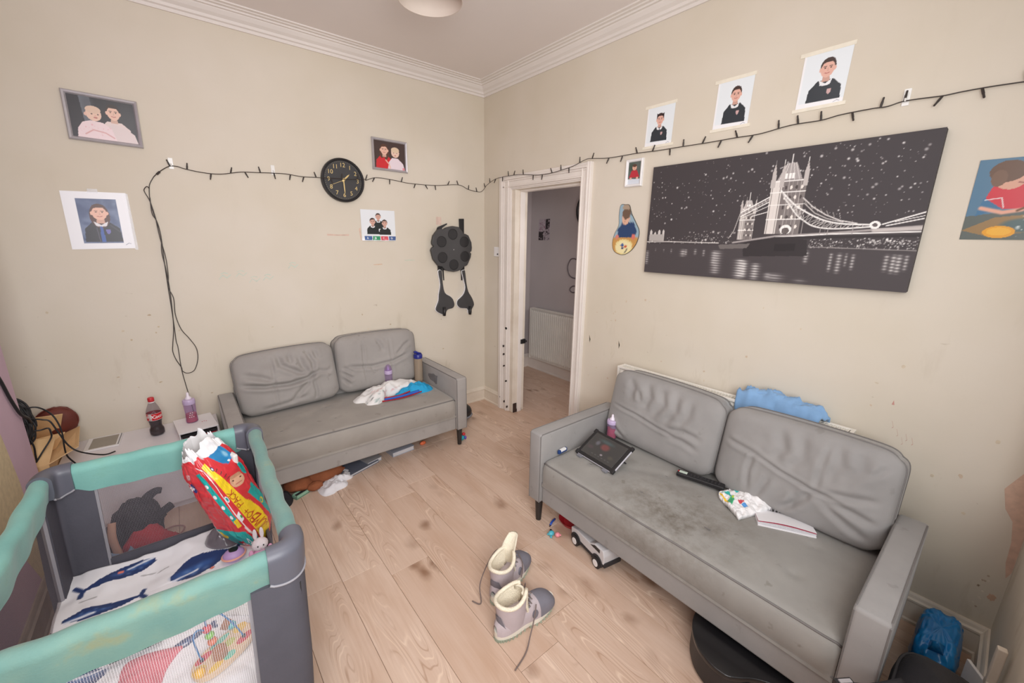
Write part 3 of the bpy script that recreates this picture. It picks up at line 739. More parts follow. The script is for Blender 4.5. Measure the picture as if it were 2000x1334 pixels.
p.line([(.20, .1), (.32, .22), (.50, .18), (.62, .08)], .02, (214, 166, 164)); p.speckle(26, (.12, .62, .02, .36), (224, 170, 178), .006, .02, 3)
t = thing('picture_frame', 'large silver-framed photo of an adult holding a baby, upper left of the wall', 'picture', (-2.446, 0, 2.158))
framed(t, 0.285, 0.232, 0.018, 0.022, MT['silver'], p, R(1.5))

p = Pic(92, 78, (72, 56, 54))
person(p, .32, .68, .17, hair=(92, 62, 50), skin=(232, 186, 166), top=(206, 44, 52), collar=None, girl=True)
p.poly([(.18, 0), (.16, .18), (.22, .36), (.32, .42), (.40, .2), (.42, 0)], (208, 44, 52))
p.ell(.67, .62, .13, .17, (236, 202, 184)); p.ell(.67, .72, .13, .10, (226, 200, 172))
for e in (-.05, .05): p.ell(.67 + e, .61, .014, .014, (80, 60, 52))
p.ell(.67, .52, .03, .016, (190, 112, 104))
p.poly([(.42, 0), (.46, .26), (.56, .42), (.76, .42), (.92, .24), (.98, 0)], (234, 218, 226)); p.line([(.36, .32), (.46, .18), (.5, .05)], .03, (232, 190, 172)); p.ell(.93, .06, .04, .05, (230, 150, 160))
t = thing('picture_frame', 'silver-framed photo of a woman in red with a baby, right of the clock', 'picture', (-0.881, 0, 2.183))
framed(t, 0.275, 0.222, 0.017, 0.022, MT['silver'], p, R(0.5))

# laminated school portrait with blue backdrop
p = Pic(110, 132, (240, 240, 244))
p.poly([(.20, .11), (.82, .11), (.82, .88), (.20, .88)], (92, 106, 140))
q = Pic(110, 132, (92, 106, 140)); q.speckle(60, (0, 1, 0, 1), (112, 126, 158), .03, .1, 2); q.speckle(40, (0, 1, 0, 1), (74, 88, 124), .03, .1, 3)
person(q, .52, .645, .125, hair=(84, 50, 42), skin=(236, 186, 164), top=(38, 36, 46), collar=(228, 226, 230), girl=True, crest=(110, 106, 176))
q.poly([(.49, .40), (.53, .40), (.55, .13), (.48, .13)], (58, 92, 168)); q.line([(.44, .38), (.46, .11)], .006, (96, 90, 110)); q.line([(.66, .42), (.80, .30)], .012, (66, 62, 74))
i0, i1, j0, j1 = int(.11 * 132), int(.88 * 132), int(.20 * 110), int(.82 * 110); p.a[i0:i1, j0:j1] = q.a[i0:i1, j0:j1]
p.line([(.85, .07), (.90, .10), (.93, .09)], .008, (170, 168, 180))
t = thing('school_photo', 'laminated school portrait with blue backdrop in a white margin', 'photo', (-2.55, 0, 1.643))
sheet('print', p, (-0.126, -0.002, -0.148), (0.252, 0, 0.006), (0.004, 0, 0.296), MT['print'], t, world=False)
lam = clear_plastic('laminate_film', (236, 234, 236), 0.35)
ob('laminate_border', MB().b2(0.124, 0.137, -0.003, -0.001, -0.15, 0.15).b2(-0.02, 0.02, -0.003, -0.001, 0.146, 0.166), lam, t)

# three children, bunting strip at the bottom
p = Pic(92, 84, (232, 236, 240))
person(p, .50, .78, .095, hair=(72, 56, 50), top=(38, 44, 44), skin=(214, 170, 154)); person(p, .33, .62, .10, hair=(70, 54, 48), top=(36, 42, 42), skin=(216, 172, 156)); person(p, .68, .58, .10, hair=(74, 58, 50), top=(36, 42, 42), skin=(216, 172, 156))
p.poly([(0, 0), (1, 0), (1, .2), (0, .2)], (236, 238, 240))
for i, c in enumerate(((74, 104, 158), (54, 150, 104), (214, 84, 96), (70, 98, 152))):
    p.poly([(.07 + .235 * i, .02), (.07 + .235 * i + .215, .02), (.07 + .235 * i + .225, .155), (.07 + .235 * i + .01, .155)], c)
    p.text('ABCO'[i], .14 + .235 * i, .06, .06, (236, 238, 240), .009)
t = tag(sheet('group_photo', p, (-1.135, -0.003, 1.555), (0.268, 0, 0), (0, 0, 0.228), MT['print'], bend=lambda u, v: 0.012 * max(0, 0.15 - v) / .15 * abs(math.sin(3 * math.pi * u))),
        'photo of three children in dark uniforms above a coloured bunting strip', 'photo')
smear(wb, 'y', [(-1.155, 1.64), (-1.142, 1.65), (-1.138, 1.56), (-1.12, 1.545), (-1.145, 1.56)], (216, 190, 172), 'tape_ghost')

# ------------------------------------------------------------------ wall clock
t = thing('wall_clock', 'round black wall clock with gold numerals', 'clock', (-1.247, 0, 1.971))
face = mat('clock_face', (58, 57, 58), 0.55, 0.04, 20)
ob('case', MB().lathe([(0.146, 0.0), (0.149, 0.02), (0.146, 0.036), (0.139, 0.040), (0.133, 0.036), (0.131, 0.026)], 56, (0, 0, 0), 'y'), MT['black'], t, smooth='auto')
ob('dial', MB().lathe([(0.1325, 0.020), (0.1325, 0.027)], 56, (0, 0, 0), 'y'), face, t)
def text_mesh(name, body, size, material, parent, loc, rot, depth=0.0006, align='CENTER'):
    cu = bpy.data.curves.new(name, 'FONT'); cu.body = body; cu.size = size; cu.extrude = depth; cu.align_x = align; cu.align_y = 'CENTER'; cu.resolution_u = 4
    tmp = bpy.data.objects.new(name + '_tmp', cu); COL.objects.link(tmp)
    me = bpy.data.meshes.new_from_object(tmp.evaluated_get(bpy.context.evaluated_depsgraph_get()))
    bpy.data.objects.remove(tmp); me.materials.clear(); me.materials.append(material)
    o = bpy.data.objects.new(name, me); COL.objects.link(o); o.parent = parent; o.location = loc; o.rotation_euler = rot
    return o
for h in range(1, 13):
    a = R(90 - 30 * h); text_mesh('numeral', str(h), 0.040, MT['gold'], t, (0.100 * math.cos(a), -0.0285, 0.100 * math.sin(a)), (R(90), 0, 0))
tk = MB()
for i in range(60):
    a = R(6 * i); l = 0.006 if i % 5 else 0.009; tk.lathe([(0.0011, 0.027), (0.0011, 0.0283)], 5, (0.124 * math.cos(a), 0, 0.124 * math.sin(a)), 'y')
o = ob('minute_dots', tk, MT['gold'], t); o['kind'] = 'stuff'
def hand(name, ang, L, tail, w, y, m_):
    a = R(90 - ang); d = Vector((math.cos(a), 0, math.sin(a))); n = Vector((-math.sin(a), 0, math.cos(a)))
    q = [(-d * tail + n * w * .6), (-d * tail - n * w * .6), (d * L * .75 - n * w * .5), (d * L), (d * L * .75 + n * w * .5)]
    ob(name, MB().prism([(v.x, v.z) for v in q], -y, -y - 0.0015, 'y'), m_, t)
hand('hour_hand', 46, 0.062, 0.012, 0.009, 0.0295, MT['gold']); hand('minute_hand', 178, 0.094, 0.014, 0.007, 0.0315, MT['gold'])
hand('second_hand', 247, 0.098, 0.02, 0.0022, 0.0335, MT['gold'])
ob('hub', MB().lathe([(0.008, 0.027), (0.008, 0.035), (0.003, 0.0365)], 14, (0, 0, 0), 'y'), MT['gold'], t)

# ------------------------------------------------------------------ round black board with six recesses and hanging bats
t = thing('hanging_board', 'round scalloped black board with six round recesses hung on straps', 'toy', (-0.367, 0, 1.49))
BOARD = [(-0.422, 1.67), (-0.363, 1.684), (-0.303, 1.678), (-0.262, 1.64), (-0.253, 1.62), (-0.235, 1.622), (-0.201, 1.608), (-0.170, 1.548), (-0.165, 1.50), (-0.171, 1.469), (-0.187, 1.462), (-0.172, 1.45), (-0.179, 1.416), (-0.215, 1.35), (-0.237, 1.338), (-0.25, 1.34), (-0.279, 1.312), (-0.32, 1.298), (-0.362, 1.293), (-0.442, 1.309), (-0.478, 1.346), (-0.490, 1.343), (-0.514, 1.354), (-0.556, 1.405), (-0.575, 1.48), (-0.566, 1.50), (-0.547, 1.512), (-0.562, 1.53), (-0.563, 1.55), (-0.549, 1.602), (-0.505, 1.652), (-0.475, 1.66), (-0.452, 1.653)]
boardm = mat('charcoal_board', (66, 65, 66), 0.5, 0.06, 12)
bl = [(a + 0.367, b - 1.49) for a, b in BOARD]
ob('board', MB().prism(bl, -0.012, -0.042, 'y'), boardm, t, bevel=0.004, seg=2)
for (a, b) in [(-0.363, 1.615), (-0.474, 1.552), (-0.247, 1.552), (-0.469, 1.42), (-0.243, 1.426), (-0.358, 1.356)]:
    ob('recess', MB().lathe([(0.046, 0.040), (0.047, 0.0445), (0.043, 0.0450), (0.041, 0.0425), (0.0, 0.0424)], 28, (a + 0.367, 0, b - 1.49), 'y', cap=False), mat('recess_black', (36, 35, 37), 0.5) if 'recess_black' not in bpy.data.materials else bpy.data.materials['recess_black'], t, smooth='auto')
ob('centre_pin', MB().lathe([(0.004, 0.040), (0.004, 0.0445), (0.002, 0.0455)], 10, (0.01, 0, -0.005), 'y'), MT['silver'], t)
ob('strap', MB().prism([(a + .367, b - 1.49) for a, b in [(-0.277, 1.748), (-0.226, 1.75), (-0.228, 1.29), (-0.267, 1.29)]], -0.008, -0.003, 'y'), MT['black'], t)
ob('strap', MB().prism([(a + .367, b - 1.49) for a, b in [(-0.507, 1.640), (-0.49, 1.672), (-0.40, 1.706), (-0.398, 1.697), (-0.45, 1.665), (-0.46, 1.30), (-0.5, 1.30)]], -0.010, -0.004, 'y'), MT['black'], t)
ob('strap', MB().prism([(a + .367, b - 1.49) for a, b in [(-0.456, 1.33), (-0.448, 1.221), (-0.440, 1.221), (-0.444, 1.33)]], -0.010, -0.006, 'y'), MT['black'], t)
ob('strap', MB().prism([(a + .367, b - 1.49) for a, b in [(-0.267, 1.33), (-0.264, 1.212), (-0.252, 1.211), (-0.253, 1.33)]], -0.010, -0.006, 'y'), MT['black'], t)
PEDL = [(-0.506, 1.302), (-0.467, 1.305), (-0.46, 1.205), (-0.442, 1.117), (-0.392, 1.082), (-0.362, 1.053), (-0.345, 1.001), (-0.364, 0.966), (-0.421, 0.954), (-0.443, 0.915), (-0.478, 0.919), (-0.527, 0.946), (-0.543, 0.974), (-0.53, 1.009), (-0.512, 1.051), (-0.507, 1.104), (-0.49, 1.19)]
PEDR = [(-0.265, 1.293), (-0.247, 1.304), (-0.229, 1.296), (-0.216, 1.192), (-0.196, 1.109), (-0.158, 1.05), (-0.134, 0.983), (-0.159, 0.938), (-0.173, 0.899), (-0.202, 0.904), (-0.214, 0.945), (-0.29, 0.959), (-0.321, 0.995), (-0.315, 1.035), (-0.277, 1.064), (-0.247, 1.094), (-0.231, 1.148), (-0.248, 1.221)]
def grow(poly, k):
    n = len(poly); out = []
    ar = sum(poly[i][0] * poly[(i + 1) % n][1] - poly[(i + 1) % n][0] * poly[i][1] for i in range(n)); s = 1 if ar > 0 else -1
    for i in range(n):
        a, b, c = poly[i - 1], poly[i], poly[(i + 1) % n]
        e1 = Vector((b[0] - a[0], b[1] - a[1])).normalized(); e2 = Vector((c[0] - b[0], c[1] - b[1])).normalized()
        nn = Vector((e1.y + e2.y, -e1.x - e2.x)); nn = nn.normalized() if nn.length > 1e-6 else Vector((0, 0))
        out.append((b[0] + s * k * nn.x, b[1] + s * k * nn.y))
    return out
for nm, P_, lab in (('left', PEDL, 'white-edged black bat hanging under the round board, left one'), ('right', PEDR, 'white-edged black bat hanging under the round board, right one')):
    cx = sum(a for a, b in P_) / len(P_); t2 = thing('hanging_bat', lab, 'toy', (cx, 0, 1.30), group='bats under the round black board')
    q = [(v.x - cx, v.y - 1.30) for v in spline([(a, b, 0) for a, b in P_], 3, True)]
    ob('body', MB().prism(grow(q, -0.005), -0.004, -0.028, 'y'), boardm, t2, bevel=0.004)
    ob('rim', MB().prism(q, -0.002, -0.016, 'y'), MT['white'], t2, bevel=0.002, seg=1)
    hz = min(b for a, b in P_) - 1.30; hx = [a for a, b in P_ if abs(b - 1.30 - hz) < 0.03]; hx = sum(hx) / len(hx) - cx
    ob('handle', MB().tube([(hx, -0.03, hz + 0.07), (hx, -0.035, hz + 0.02), (hx, -0.03, hz - 0.004)], 0.014, 10), MT['black'], t2, smooth=True)

# ------------------------------------------------------------------ canvas of a lit bridge at night
def bridge():
    p = Pic(470, 236, (66, 60, 62))
    p.put(np.clip((p.Y - 0.3) * 0.6, 0, 0.25), (58, 54, 58)); p.poly([(0, 0), (1, 0), (1, .285), (0, .285)], (72, 66, 68))
    W, G, D = (244, 240, 236), (168, 160, 158), (50, 45, 47)
    p.speckle(210, (0.01, .99, .46, .99), (226, 222, 220), .0018, .0085, 8); p.speckle(120, (.55, .99, .5, .98), (226, 222, 220), .0018, .009, 9); p.speckle(60, (0.02, .45, .5, .9), (216, 212, 210), .0018, .006, 10)
    # far bank lights and castle
    p.line([(0, .30), (.12, .305), (.36, .30)], .006, (198, 192, 188)); p.speckle(90, (0, .42, .29, .36), W, .002, .006, 11); p.speckle(60, (.22, .43, .29, .40), (220, 214, 210), .002, .009, 12)
    for (a, b) in ((.015, .40), (.038, .38), (.06, .40), (.082, .40)): p.poly([(a, .31), (a + .012, .31), (a + .012, b), (a + .006, b + .02), (a, b)], (206, 200, 196))
    p.poly([(.012, .31), (.092, .31), (.09, .372), (.014, .372)], (176, 170, 166))
    p.speckle(190, (.70, 1.0, .275, .345), W, .0018, .005, 13); p.speckle(70, (.86, 1.0, .31, .36), W, .002, .006, 14); p.line([(.70, .283), (1, .272)], .004, (150, 144, 142))
    # reflections
    for (a, y1, y0, w_, al) in ((.01, .22, .07, .008, .6), (.20, .245, .16, .012, .7), (.215, .245, .17, .006, .6), (.26, .25, .18, .006, .6), (.30, .25, .17, .005, .6), (.36, .24, .02, .018, .65), (.347, .24, .10, .010, .5),
            (.465, .18, .0, .02, .9), (.48, .16, .01, .012, .8), (.525, .15, .0, .015, .8), (.60, .08, .0, .028, .55), (.575, .08, .01, .012, .5), (.697, .26, .15, .007, .7), (.775, .25, .10, .005, .7), (.80, .25, .09, .007, .7),
            (.82, .25, .14, .004, .6), (.84, .245, .12, .005, .7), (.93, .25, .12, .006, .7), (.948, .25, .11, .006, .8), (.962, .25, .11, .007, .8), (.98, .25, .13, .005, .7), (.69, .05, .0, .02, .35), (.14, .245, .19, .004, .6), (.10, .245, .2, .003, .6), (.055, .245, .2, .003, .5)):
        g = np.exp(-((p.X - a) / w_) ** 2) * np.clip((p.Y - y0) / .03, 0, 1) * np.clip((y1 - p.Y) / .02, 0, 1) * (0.6 + 0.4 * np.sin(p.Y * 300 + a * 90))
        p.put(g, W, al)
    # piers and deck
    p.poly([(.462, .30), (.50, .335), (.58, .352), (.69, .335), (.70, .215), (.47, .195)], D); p.poly([(.36, .285), (.49, .30), (.48, .262), (.37, .25)], (110, 104, 102))
    p.poly([(.584, .30), (.655, .305), (.655, .25), (.584, .245)], (40, 36, 38))
    p.line([(.422, .306), (.582, .360), (.756, .382), (1, .425)], .010, G); p.line([(.582, .352), (.756, .376), (1, .392)], .006, W); p.line([(.88, .40), (1, .412)], .016, (196, 188, 184)); p.line([(.58, .345), (1, .366)], .012, D)
    # towers
    def tower(x0, x1, yb, yt, peak, shade, fl):
        w_ = x1 - x0
        p.poly([(x0, yb), (x1, yb), (x1, yt), (x0, yt)], shade); p.poly([(x0, yb), (x0 + w_ * .32, yb), (x0 + w_ * .32, yt), (x0, yt)], (222, 214, 208))
        for a in np.arange(0.05, 1, .115): p.line([(x0 + w_ * a, yb), (x0 + w_ * a, yt)], .0018, (92, 84, 82) if a < .36 else (186, 178, 174))
        for f in fl: p.line([(x0, yb + (yt - yb) * f), (x1, yb + (yt - yb) * f)], .0045, W)
        for r in range(5):
            for c_ in range(4): p.ell(x0 + w_ * (.44 + .15 * c_), yb + (yt - yb) * (.14 + .18 * r), w_ * .035, (yt - yb) * .035, (236, 228, 220) if (r + c_) % 2 else (74, 66, 66))
        p.poly([(x0 + w_ * .14, yt), (x1 - w_ * .14, yt), (x1 - w_ * .36, peak - .03), (x0 + w_ * .36, peak - .03)], (168, 160, 158))
        for a in (.2, .32, .5, .64, .78): p.line([(x0 + w_ * a, yt), (x0 + w_ * (.5 + (a - .5) * .4), peak - .03)], .003, (220, 214, 210))
        p.line([(x0 + w_ * .5, peak - .03), (x0 + w_ * .5, peak + .03)], .004, W)
        for xx in (x0 + w_ * .04, x1 - w_ * .04, x0 + w_ * .3):
            p.poly([(xx - w_ * .07, yt - .05), (xx + w_ * .07, yt - .05), (xx + w_ * .06, yt + (peak - yt) * .35), (xx, yt + (peak - yt) * .85), (xx - w_ * .06, yt + (peak - yt) * .35)], (192, 184, 180)); p.line([(xx, yt + (peak - yt) * .8), (xx, yt + (peak - yt) * .98)], .0022, W)
        for q_ in (.40, .5, .6): p.poly([(x0 + w_ * (q_ - .035), yt + .01), (x0 + w_ * (q_ + .035), yt + .01), (x0 + w_ * (q_ + .035), yt + (peak - yt) * .3), (x0 + w_ * (q_ - .035), yt + (peak - yt) * .3)], W)
    tower(.436, .494, .33, .585, .67, (120, 112, 110), (.3, .62, .95))
    p.line([(.436, .547), (.548, .668)], .006, W); p.line([(.438, .517), (.550, .632)], .005, W); p.line([(.438, .532), (.549, .65)], .010, (150, 142, 140)); p.line([(.48, .515), (.552, .552)], .004, W); p.line([(.44, .50), (.55, .60)], .003, W)
    for i in range(9): p.line([(.44 + .012 * i, .545 + .013 * i), (.446 + .012 * i, .52 + .013 * i)], .0016, W)
    tower(.538, .657, .375, .775, .925, (124, 116, 114), (.28, .55, .78, .98))
    p.ell(.612, .41, .02, .035, W); p.ell(.612, .40, .013, .025, (100, 92, 90))
    # chains
    up = [(.575, .70), (.61, .628), (.642, .572), (.707, .495), (.75, .462), (.794, .446), (.867, .438)]; lo = [(.59, .645), (.608, .603), (.64, .52), (.667, .476), (.70, .435), (.742, .416), (.797, .414), (.868, .424)]
    U_ = [(v.x, v.y) for v in spline([(a, b, 0) for a, b in up], 6)]; L_ = [(v.x, v.y) for v in spline([(a, b, 0) for a, b in lo], 6)]
    p.line(U_, .0075, W); p.line(L_, .0065, W)
    for i in range(1, 24):
        a = U_[min(int(i * len(U_) / 25), len(U_) - 1)]; b = L_[min(int((i + .6) * len(L_) / 25), len(L_) - 1)]; c_ = L_[max(int((i - .6) * len(L_) / 25), 0)]
        p.line([a, b], .0022, (206, 200, 196)); p.line([a, c_], .0022, (206, 200, 196)); p.line([b, (b[0], .375)], .0013, (160, 152, 150))
    bk = [(.654, .638), (.69, .57), (.734, .512), (.78, .47), (.83, .448)]; p.line(bk, .005, (226, 220, 216)); bk2 = [(.66, .60), (.70, .525), (.74, .485), (.79, .458)]; p.line(bk2, .004, (206, 200, 196))
    for i in range(7): p.line([(.655 + .02 * i, .635 - .034 * i + .0025 * i * i), (.672 + .018 * i, .58 - .025 * i + .0015 * i * i)], .002, (190, 184, 180))
    p.ell(.880, .436, .015, .026, W); p.ell(.880, .436, .007, .013, (100, 92, 92))
    p.line([(.90, .44), (1, .512)], .006, W); p.line([(.91, .43), (1, .473)], .005, W); p.line([(.93, .455), (1, .49)], .003, W)
    p.line([(.436, .55), (.418, .40), (.40, .34)], .004, (190, 184, 180))
    return p
pic = bridge()
t = thing('canvas_print', 'wide black and white canvas of a lit bridge at night', 'picture', (0, -2.335, 1.40))
ob('stretcher', MB().b2(-0.034, -0.002, -0.593, 0.593, 0, 0.597), mat('black_canvas_edge', (58, 53, 55), 0.7), t, bevel=0.003)
sheet('print', pic, (-0.0345, 0.593, 0.0), (0, -1.186, 0), (0, 0, 0.597), MT['canvasprint'], t, world=False)

# ------------------------------------------------------------------ school photos on the right wall
def school(lab, y0, y1, z0, z1, slope, girl, seed, cx=.55, cy=.62, s=.14):
    p = Pic(84, 104, (234, 238, 242))
    p.poly([(0, 0), (1, 0), (1, .13), (0, .13)], (242, 242, 244)); p.poly([(0, 0), (.05, 0), (.05, 1), (0, 1)], (242, 242, 244))
    q = Pic(84, 104, (230, 236, 240)); person(q, cx, cy, s, hair=(66, 50, 46) if not girl else (64, 44, 42), skin=(226, 178, 162), top=(48, 54, 60), girl=False, crest=(206, 170, 168))
    if girl:
        for e in (-1, 1): q.poly([(cx, cy + .09), (cx + e * .13, cy + .15), (cx + e * .13, cy + .06)], (50, 34, 36))
        q.line([(cx, cy - .2), (cx + .02, cy - .33)], .012, (60, 66, 74))
    k0 = int(.13 * 104); p.a[k0:, 5:] = q.a[k0:, 5:]
    p.line([(.80, .07), (.87, .10), (.92, .08)], .008, (176, 176, 186))
    t = thing('school_photo', lab, 'photo', (0, (y0 + y1) / 2, (z0 + z1) / 2), group=None)
    w, h = abs(y1 - y0), z1 - z0
    sheet('print', p, (-0.0015, w / 2, -h / 2), (0, -w, slope), (0, -0.006, h), MT['print'], t, world=False)
    tape = bpy.data.materials.get('yellowed_tape') or mat('yellowed_tape', (234, 227, 210), 0.3, 0.05, 30)
    ob('tape', MB().b2(-0.0032, -0.0002, -w * .5 - .012, w * .5 + .012, h / 2 - .010 , h / 2 + .006), tape, t)
    ob('tape', MB().b2(-0.0032, -0.0002, -w * .5 - .012, w * .5 + .012, -h / 2 - .006, -h / 2 + .008), tape, t)
school('small taped school photo of a girl with a dark hair bow', -1.645, -1.815, 2.115, 2.333, -0.006, True, 1, .5, .66, .125)
school('taped school photo of a boy, middle one of the row of three', -2.045, -2.215, 2.138, 2.365, -0.006, False, 2, .56, .68, .135)
school('taped school photo of a boy, right-hand one highest above the canvas', -2.415, -2.586, 2.155, 2.377, -0.004, False, 3, .55, .68, .15)

p = Pic(48, 70, (92, 100, 96)); p.poly([(0, 0), (1, 0), (1, .22), (0, .25)], (214, 220, 230)); p.ell(.3, .75, .3, .25, (70, 84, 74), soft=.5)
p.ell(.5, .74, .17, .13, (222, 172, 150)); p.ell(.5, .82, .16, .06, (90, 64, 52)); p.poly([(.3, .62), (.7, .62), (.92, .3), (.1, .3)], (186, 48, 62))
for e in (-.06, .06): p.ell(.5 + e, .75, .02, .012, (60, 40, 36))
p.ell(.25, .27, .08, .05, (226, 180, 160)); p.ell(.75, .27, .08, .05, (226, 180, 160)); p.ell(.5, .68, .04, .01, (170, 90, 86))
t = thing('picture_frame', 'small white-framed photo of a toddler in red above the cut-out photo', 'picture', (0, -1.593, 1.985), -math.pi / 2)
framed(t, 0.118, 0.158, 0.016, 0.020, MT['white'], p)

# cut-out photo with wavy outline
PEAR = [(-1.51, 1.8), (-1.545, 1.802), (-1.573, 1.797), (-1.593, 1.749), (-1.633, 1.688), (-1.659, 1.64), (-1.651, 1.58), (-1.619, 1.531), (-1.57, 1.5), (-1.523, 1.499), (-1.481, 1.52), (-1.466, 1.565), (-1.477, 1.622), (-1.506, 1.678), (-1.503, 1.74)]
t = thing('photo_cutout', 'pear-shaped cut-out photo of a child painting', 'photo', (0, -1.56, 1.65))
pe = [(v.x + 1.56, v.y - 1.65) for v in spline([(a, b, 0) for a, b in PEAR], 4, True)]
ob('backing', MB().prism(grow(pe, 0.003), -0.004, -0.001, 'x'), mat('dark_outline', (78, 74, 66), 0.6), t)
p = Pic(60, 90, (150, 176, 190)); p.poly([(0, 0), (1, 0), (1, .36), (0, .36)], (200, 150, 84)); p.ell(.45, .15, .34, .16, (232, 214, 150)); p.ell(.45, .15, .30, .13, (238, 226, 176))
p.ell(.40, .19, .06, .03, (52, 88, 150)); p.ell(.52, .16, .06, .03, (196, 76, 50)); p.ell(.42, .12, .05, .025, (50, 60, 110)); p.ell(.36, .16, .04, .02, (228, 170, 60)); p.line([(.5, .02), (.58, .1)], .02, (40, 36, 40))
p.poly([(.22, .34), (.80, .34), (.92, .46), (.78, .64), (.36, .66), (.16, .5)], (40, 66, 108)); p.ell(.46, .72, .15, .12, (220, 176, 152)); p.ell(.48, .82, .17, .11, (110, 88, 72))
p.ell(.16, .36, .07, .045, (214, 130, 118)); p.ell(.80, .36, .07, .05, (216, 118, 104)); p.line([(.40, .68), (.44, .66)], .012, (150, 92, 84)); p.poly([(.3, .9), (.7, .9), (.66, 1), (.34, 1)], (170, 150, 130))
def pear_print():
    mb = MB(); n = len(pe); cxp, czp = 0.0, -0.02; rings = 22
    vs = []
    for j in range(rings + 1):
        for (a, b) in pe:
            k = j / rings; vs.append((-0.0046, cxp + (a - cxp) * k, czp + (b - czp) * k))
    fs = [(j * n + i, j * n + (i + 1) % n, (j + 1) * n + (i + 1) % n, (j + 1) * n + i) for j in range(rings) for i in range(n)]
    mb.add(vs, fs); o = ob('print', mb, MT['print'], t, fixn=False)
    lin_ = p.lin(); c = np.ones((len(vs), 4))
    ys = [v[1] for v in vs]; zs = [v[2] for v in vs]; y0, y1, z0, z1 = max(ys), min(ys), min(zs), max(zs)
    for i, v in enumerate(vs):
        u = (v[1] - y0) / (y1 - y0); w = (v[2] - z0) / (z1 - z0); c[i, :3] = lin_[min(int(w * 90), 89), min(int(u * 60), 59)]
    at = o.data.color_attributes.new('print', 'FLOAT_COLOR', 'POINT'); at.data.foreach_set('color', c.ravel().astype(np.float32))
pear_print()

# child in a red apron, far right
p = Pic(110, 120, (88, 124, 150)); p.poly([(0, 0), (1, 0), (1, .42), (0, .30)], (96, 104, 100)); p.poly([(.70, .62), (1, .75), (1, 1), (.5, 1)], (150, 176, 184)); p.poly([(.60, .86), (1, .92), (1, .60), (.70, .66)], (198, 172, 92)); p.poly([(.66, .70), (.9, .66), (1, .72), (1, .60), (.72, .60)], (186, 60, 66))
p.poly([(0, .12), (.3, .28), (.9, .34), (.8, .12), (.3, .04)], (150, 122, 84)); p.ell(.62, .18, .28, .10, (86, 106, 108), soft=.3); p.ell(.38, .10, .16, .075, (226, 160, 52)); p.ell(.38, .105, .12, .05, (236, 178, 66))
p.poly([(.10, .30), (.14, .52), (.26, .60), (.34, .40)], (70, 116, 152)); p.poly([(.16, .52), (.20, .66), (.42, .76), (.62, .70), (.82, .56), (.84, .40), (.36, .38)], (204, 60, 72)); p.line([(.16, .50), (.32, .52), (.36, .40)], .008, (230, 220, 220))
p.poly([(.40, .74), (.56, .62), (.62, .70)], (110, 160, 190)); p.ell(.36, .76, .16, .14, (214, 164, 142)); p.ell(.31, .84, .18, .13, (108, 84, 70)); p.ell(.24, .76, .08, .10, (120, 94, 78))
p.line([(.14, .40), (.36, .34), (.54, .37)], .034, (226, 168, 146)); p.line([(.66, .66), (.8, .52), (.9, .50)], .03, (224, 170, 150)); p.line([(.50, .36), (.72, .48), (.88, .56)], .018, (120, 84, 60)); p.line([(.44, .70), (.50, .69)], .01, (150, 90, 84)); p.speckle(40, (.55, .98, .02, .3), (214, 222, 220), .004, .02, 5)
t = tag(sheet('photo_print', p, (-0.0015, -3.030, 1.606), (0, -0.235, 0), (0, 0.0, 0.27), MT['print'], bend=lambda u, v: 0.002 * math.sin(3 * u + v)), 'photo of a child in a red apron at the right end of the wall', 'photo')

# ------------------------------------------------------------------ string of lights
t = thing('fairy_lights', 'black string of fairy lights draped across both walls and down to the cabinet', 'string lights', (-2.30, -0.012, 0.5))
FL = [(-2.287, 1.894), (-2.256, 1.925), (-2.211, 1.957), (-2.176, 1.961), (-2.138, 1.951), (-2.06, 1.94), (-1.972, 1.94), (-1.864, 1.963), (-1.781, 1.969), (-1.68, 1.976), (-1.605, 1.978), (-1.513, 1.971), (-1.43, 1.975)]
FC = [(-1.40, 1.971), (-1.327, 1.975), (-1.222, 1.978), (-1.10, 1.990)]
FR = [(-1.078, 1.989), (-0.999, 2.015), (-0.858, 2.01), (-0.731, 1.999), (-0.504, 2.003), (-0.281, 2.027), (-0.177, 1.998), (-0.064, 1.986)]
FB = [(-0.04, 2.00), (-0.097, 2.037), (-0.195, 2.07), (-0.289, 2.082), (-0.439, 2.083), (-0.568, 2.077), (-0.748, 2.055), (-0.86, 2.051), (-0.965, 2.058), (-1.112, 2.075), (-1.225, 2.103), (-1.282, 2.102)]
FD = [(-1.396, 2.095), (-1.605, 2.094), (-1.742, 2.089), (-1.898, 2.088), (-2.039, 2.086), (-2.167, 2.087), (-2.284, 2.086), (-2.409, 2.1), (-2.525, 2.099), (-2.594, 2.107), (-2.693, 2.109), (-2.739, 2.107), (-2.782, 2.115), (-2.831, 2.114), (-2.892, 2.11), (-2.942, 2.112), (-3.002, 2.112), (-3.052, 2.11), (-3.111, 2.107), (-3.3, 2.10)]
path = [(a, -0.010, b) for a, b in FL] + [(a, -0.050, b) for a, b in FC] + [(a, -0.010, b) for a, b in FR] + [(-0.042, a, b) for a, b in FB] + [(-0.012, a, b) for a, b in FD]
sp_ = spline(path, 8)
ob('wire', MB().tube(sp_, 0.0022, 5), MT['cable'], t, world=True)
C1 = [(-2.287, 1.894), (-2.308, 1.858), (-2.316, 1.829), (-2.322, 1.766), (-2.317, 1.689), (-2.306, 1.624), (-2.305, 1.537), (-2.311, 1.417), (-2.316, 1.264), (-2.318, 1.17), (-2.322, 1.034), (-2.326, 0.944), (-2.323, 0.899), (-2.326, 0.768), (-2.321, 0.671), (-2.314, 0.582), (-2.306, 0.46)]
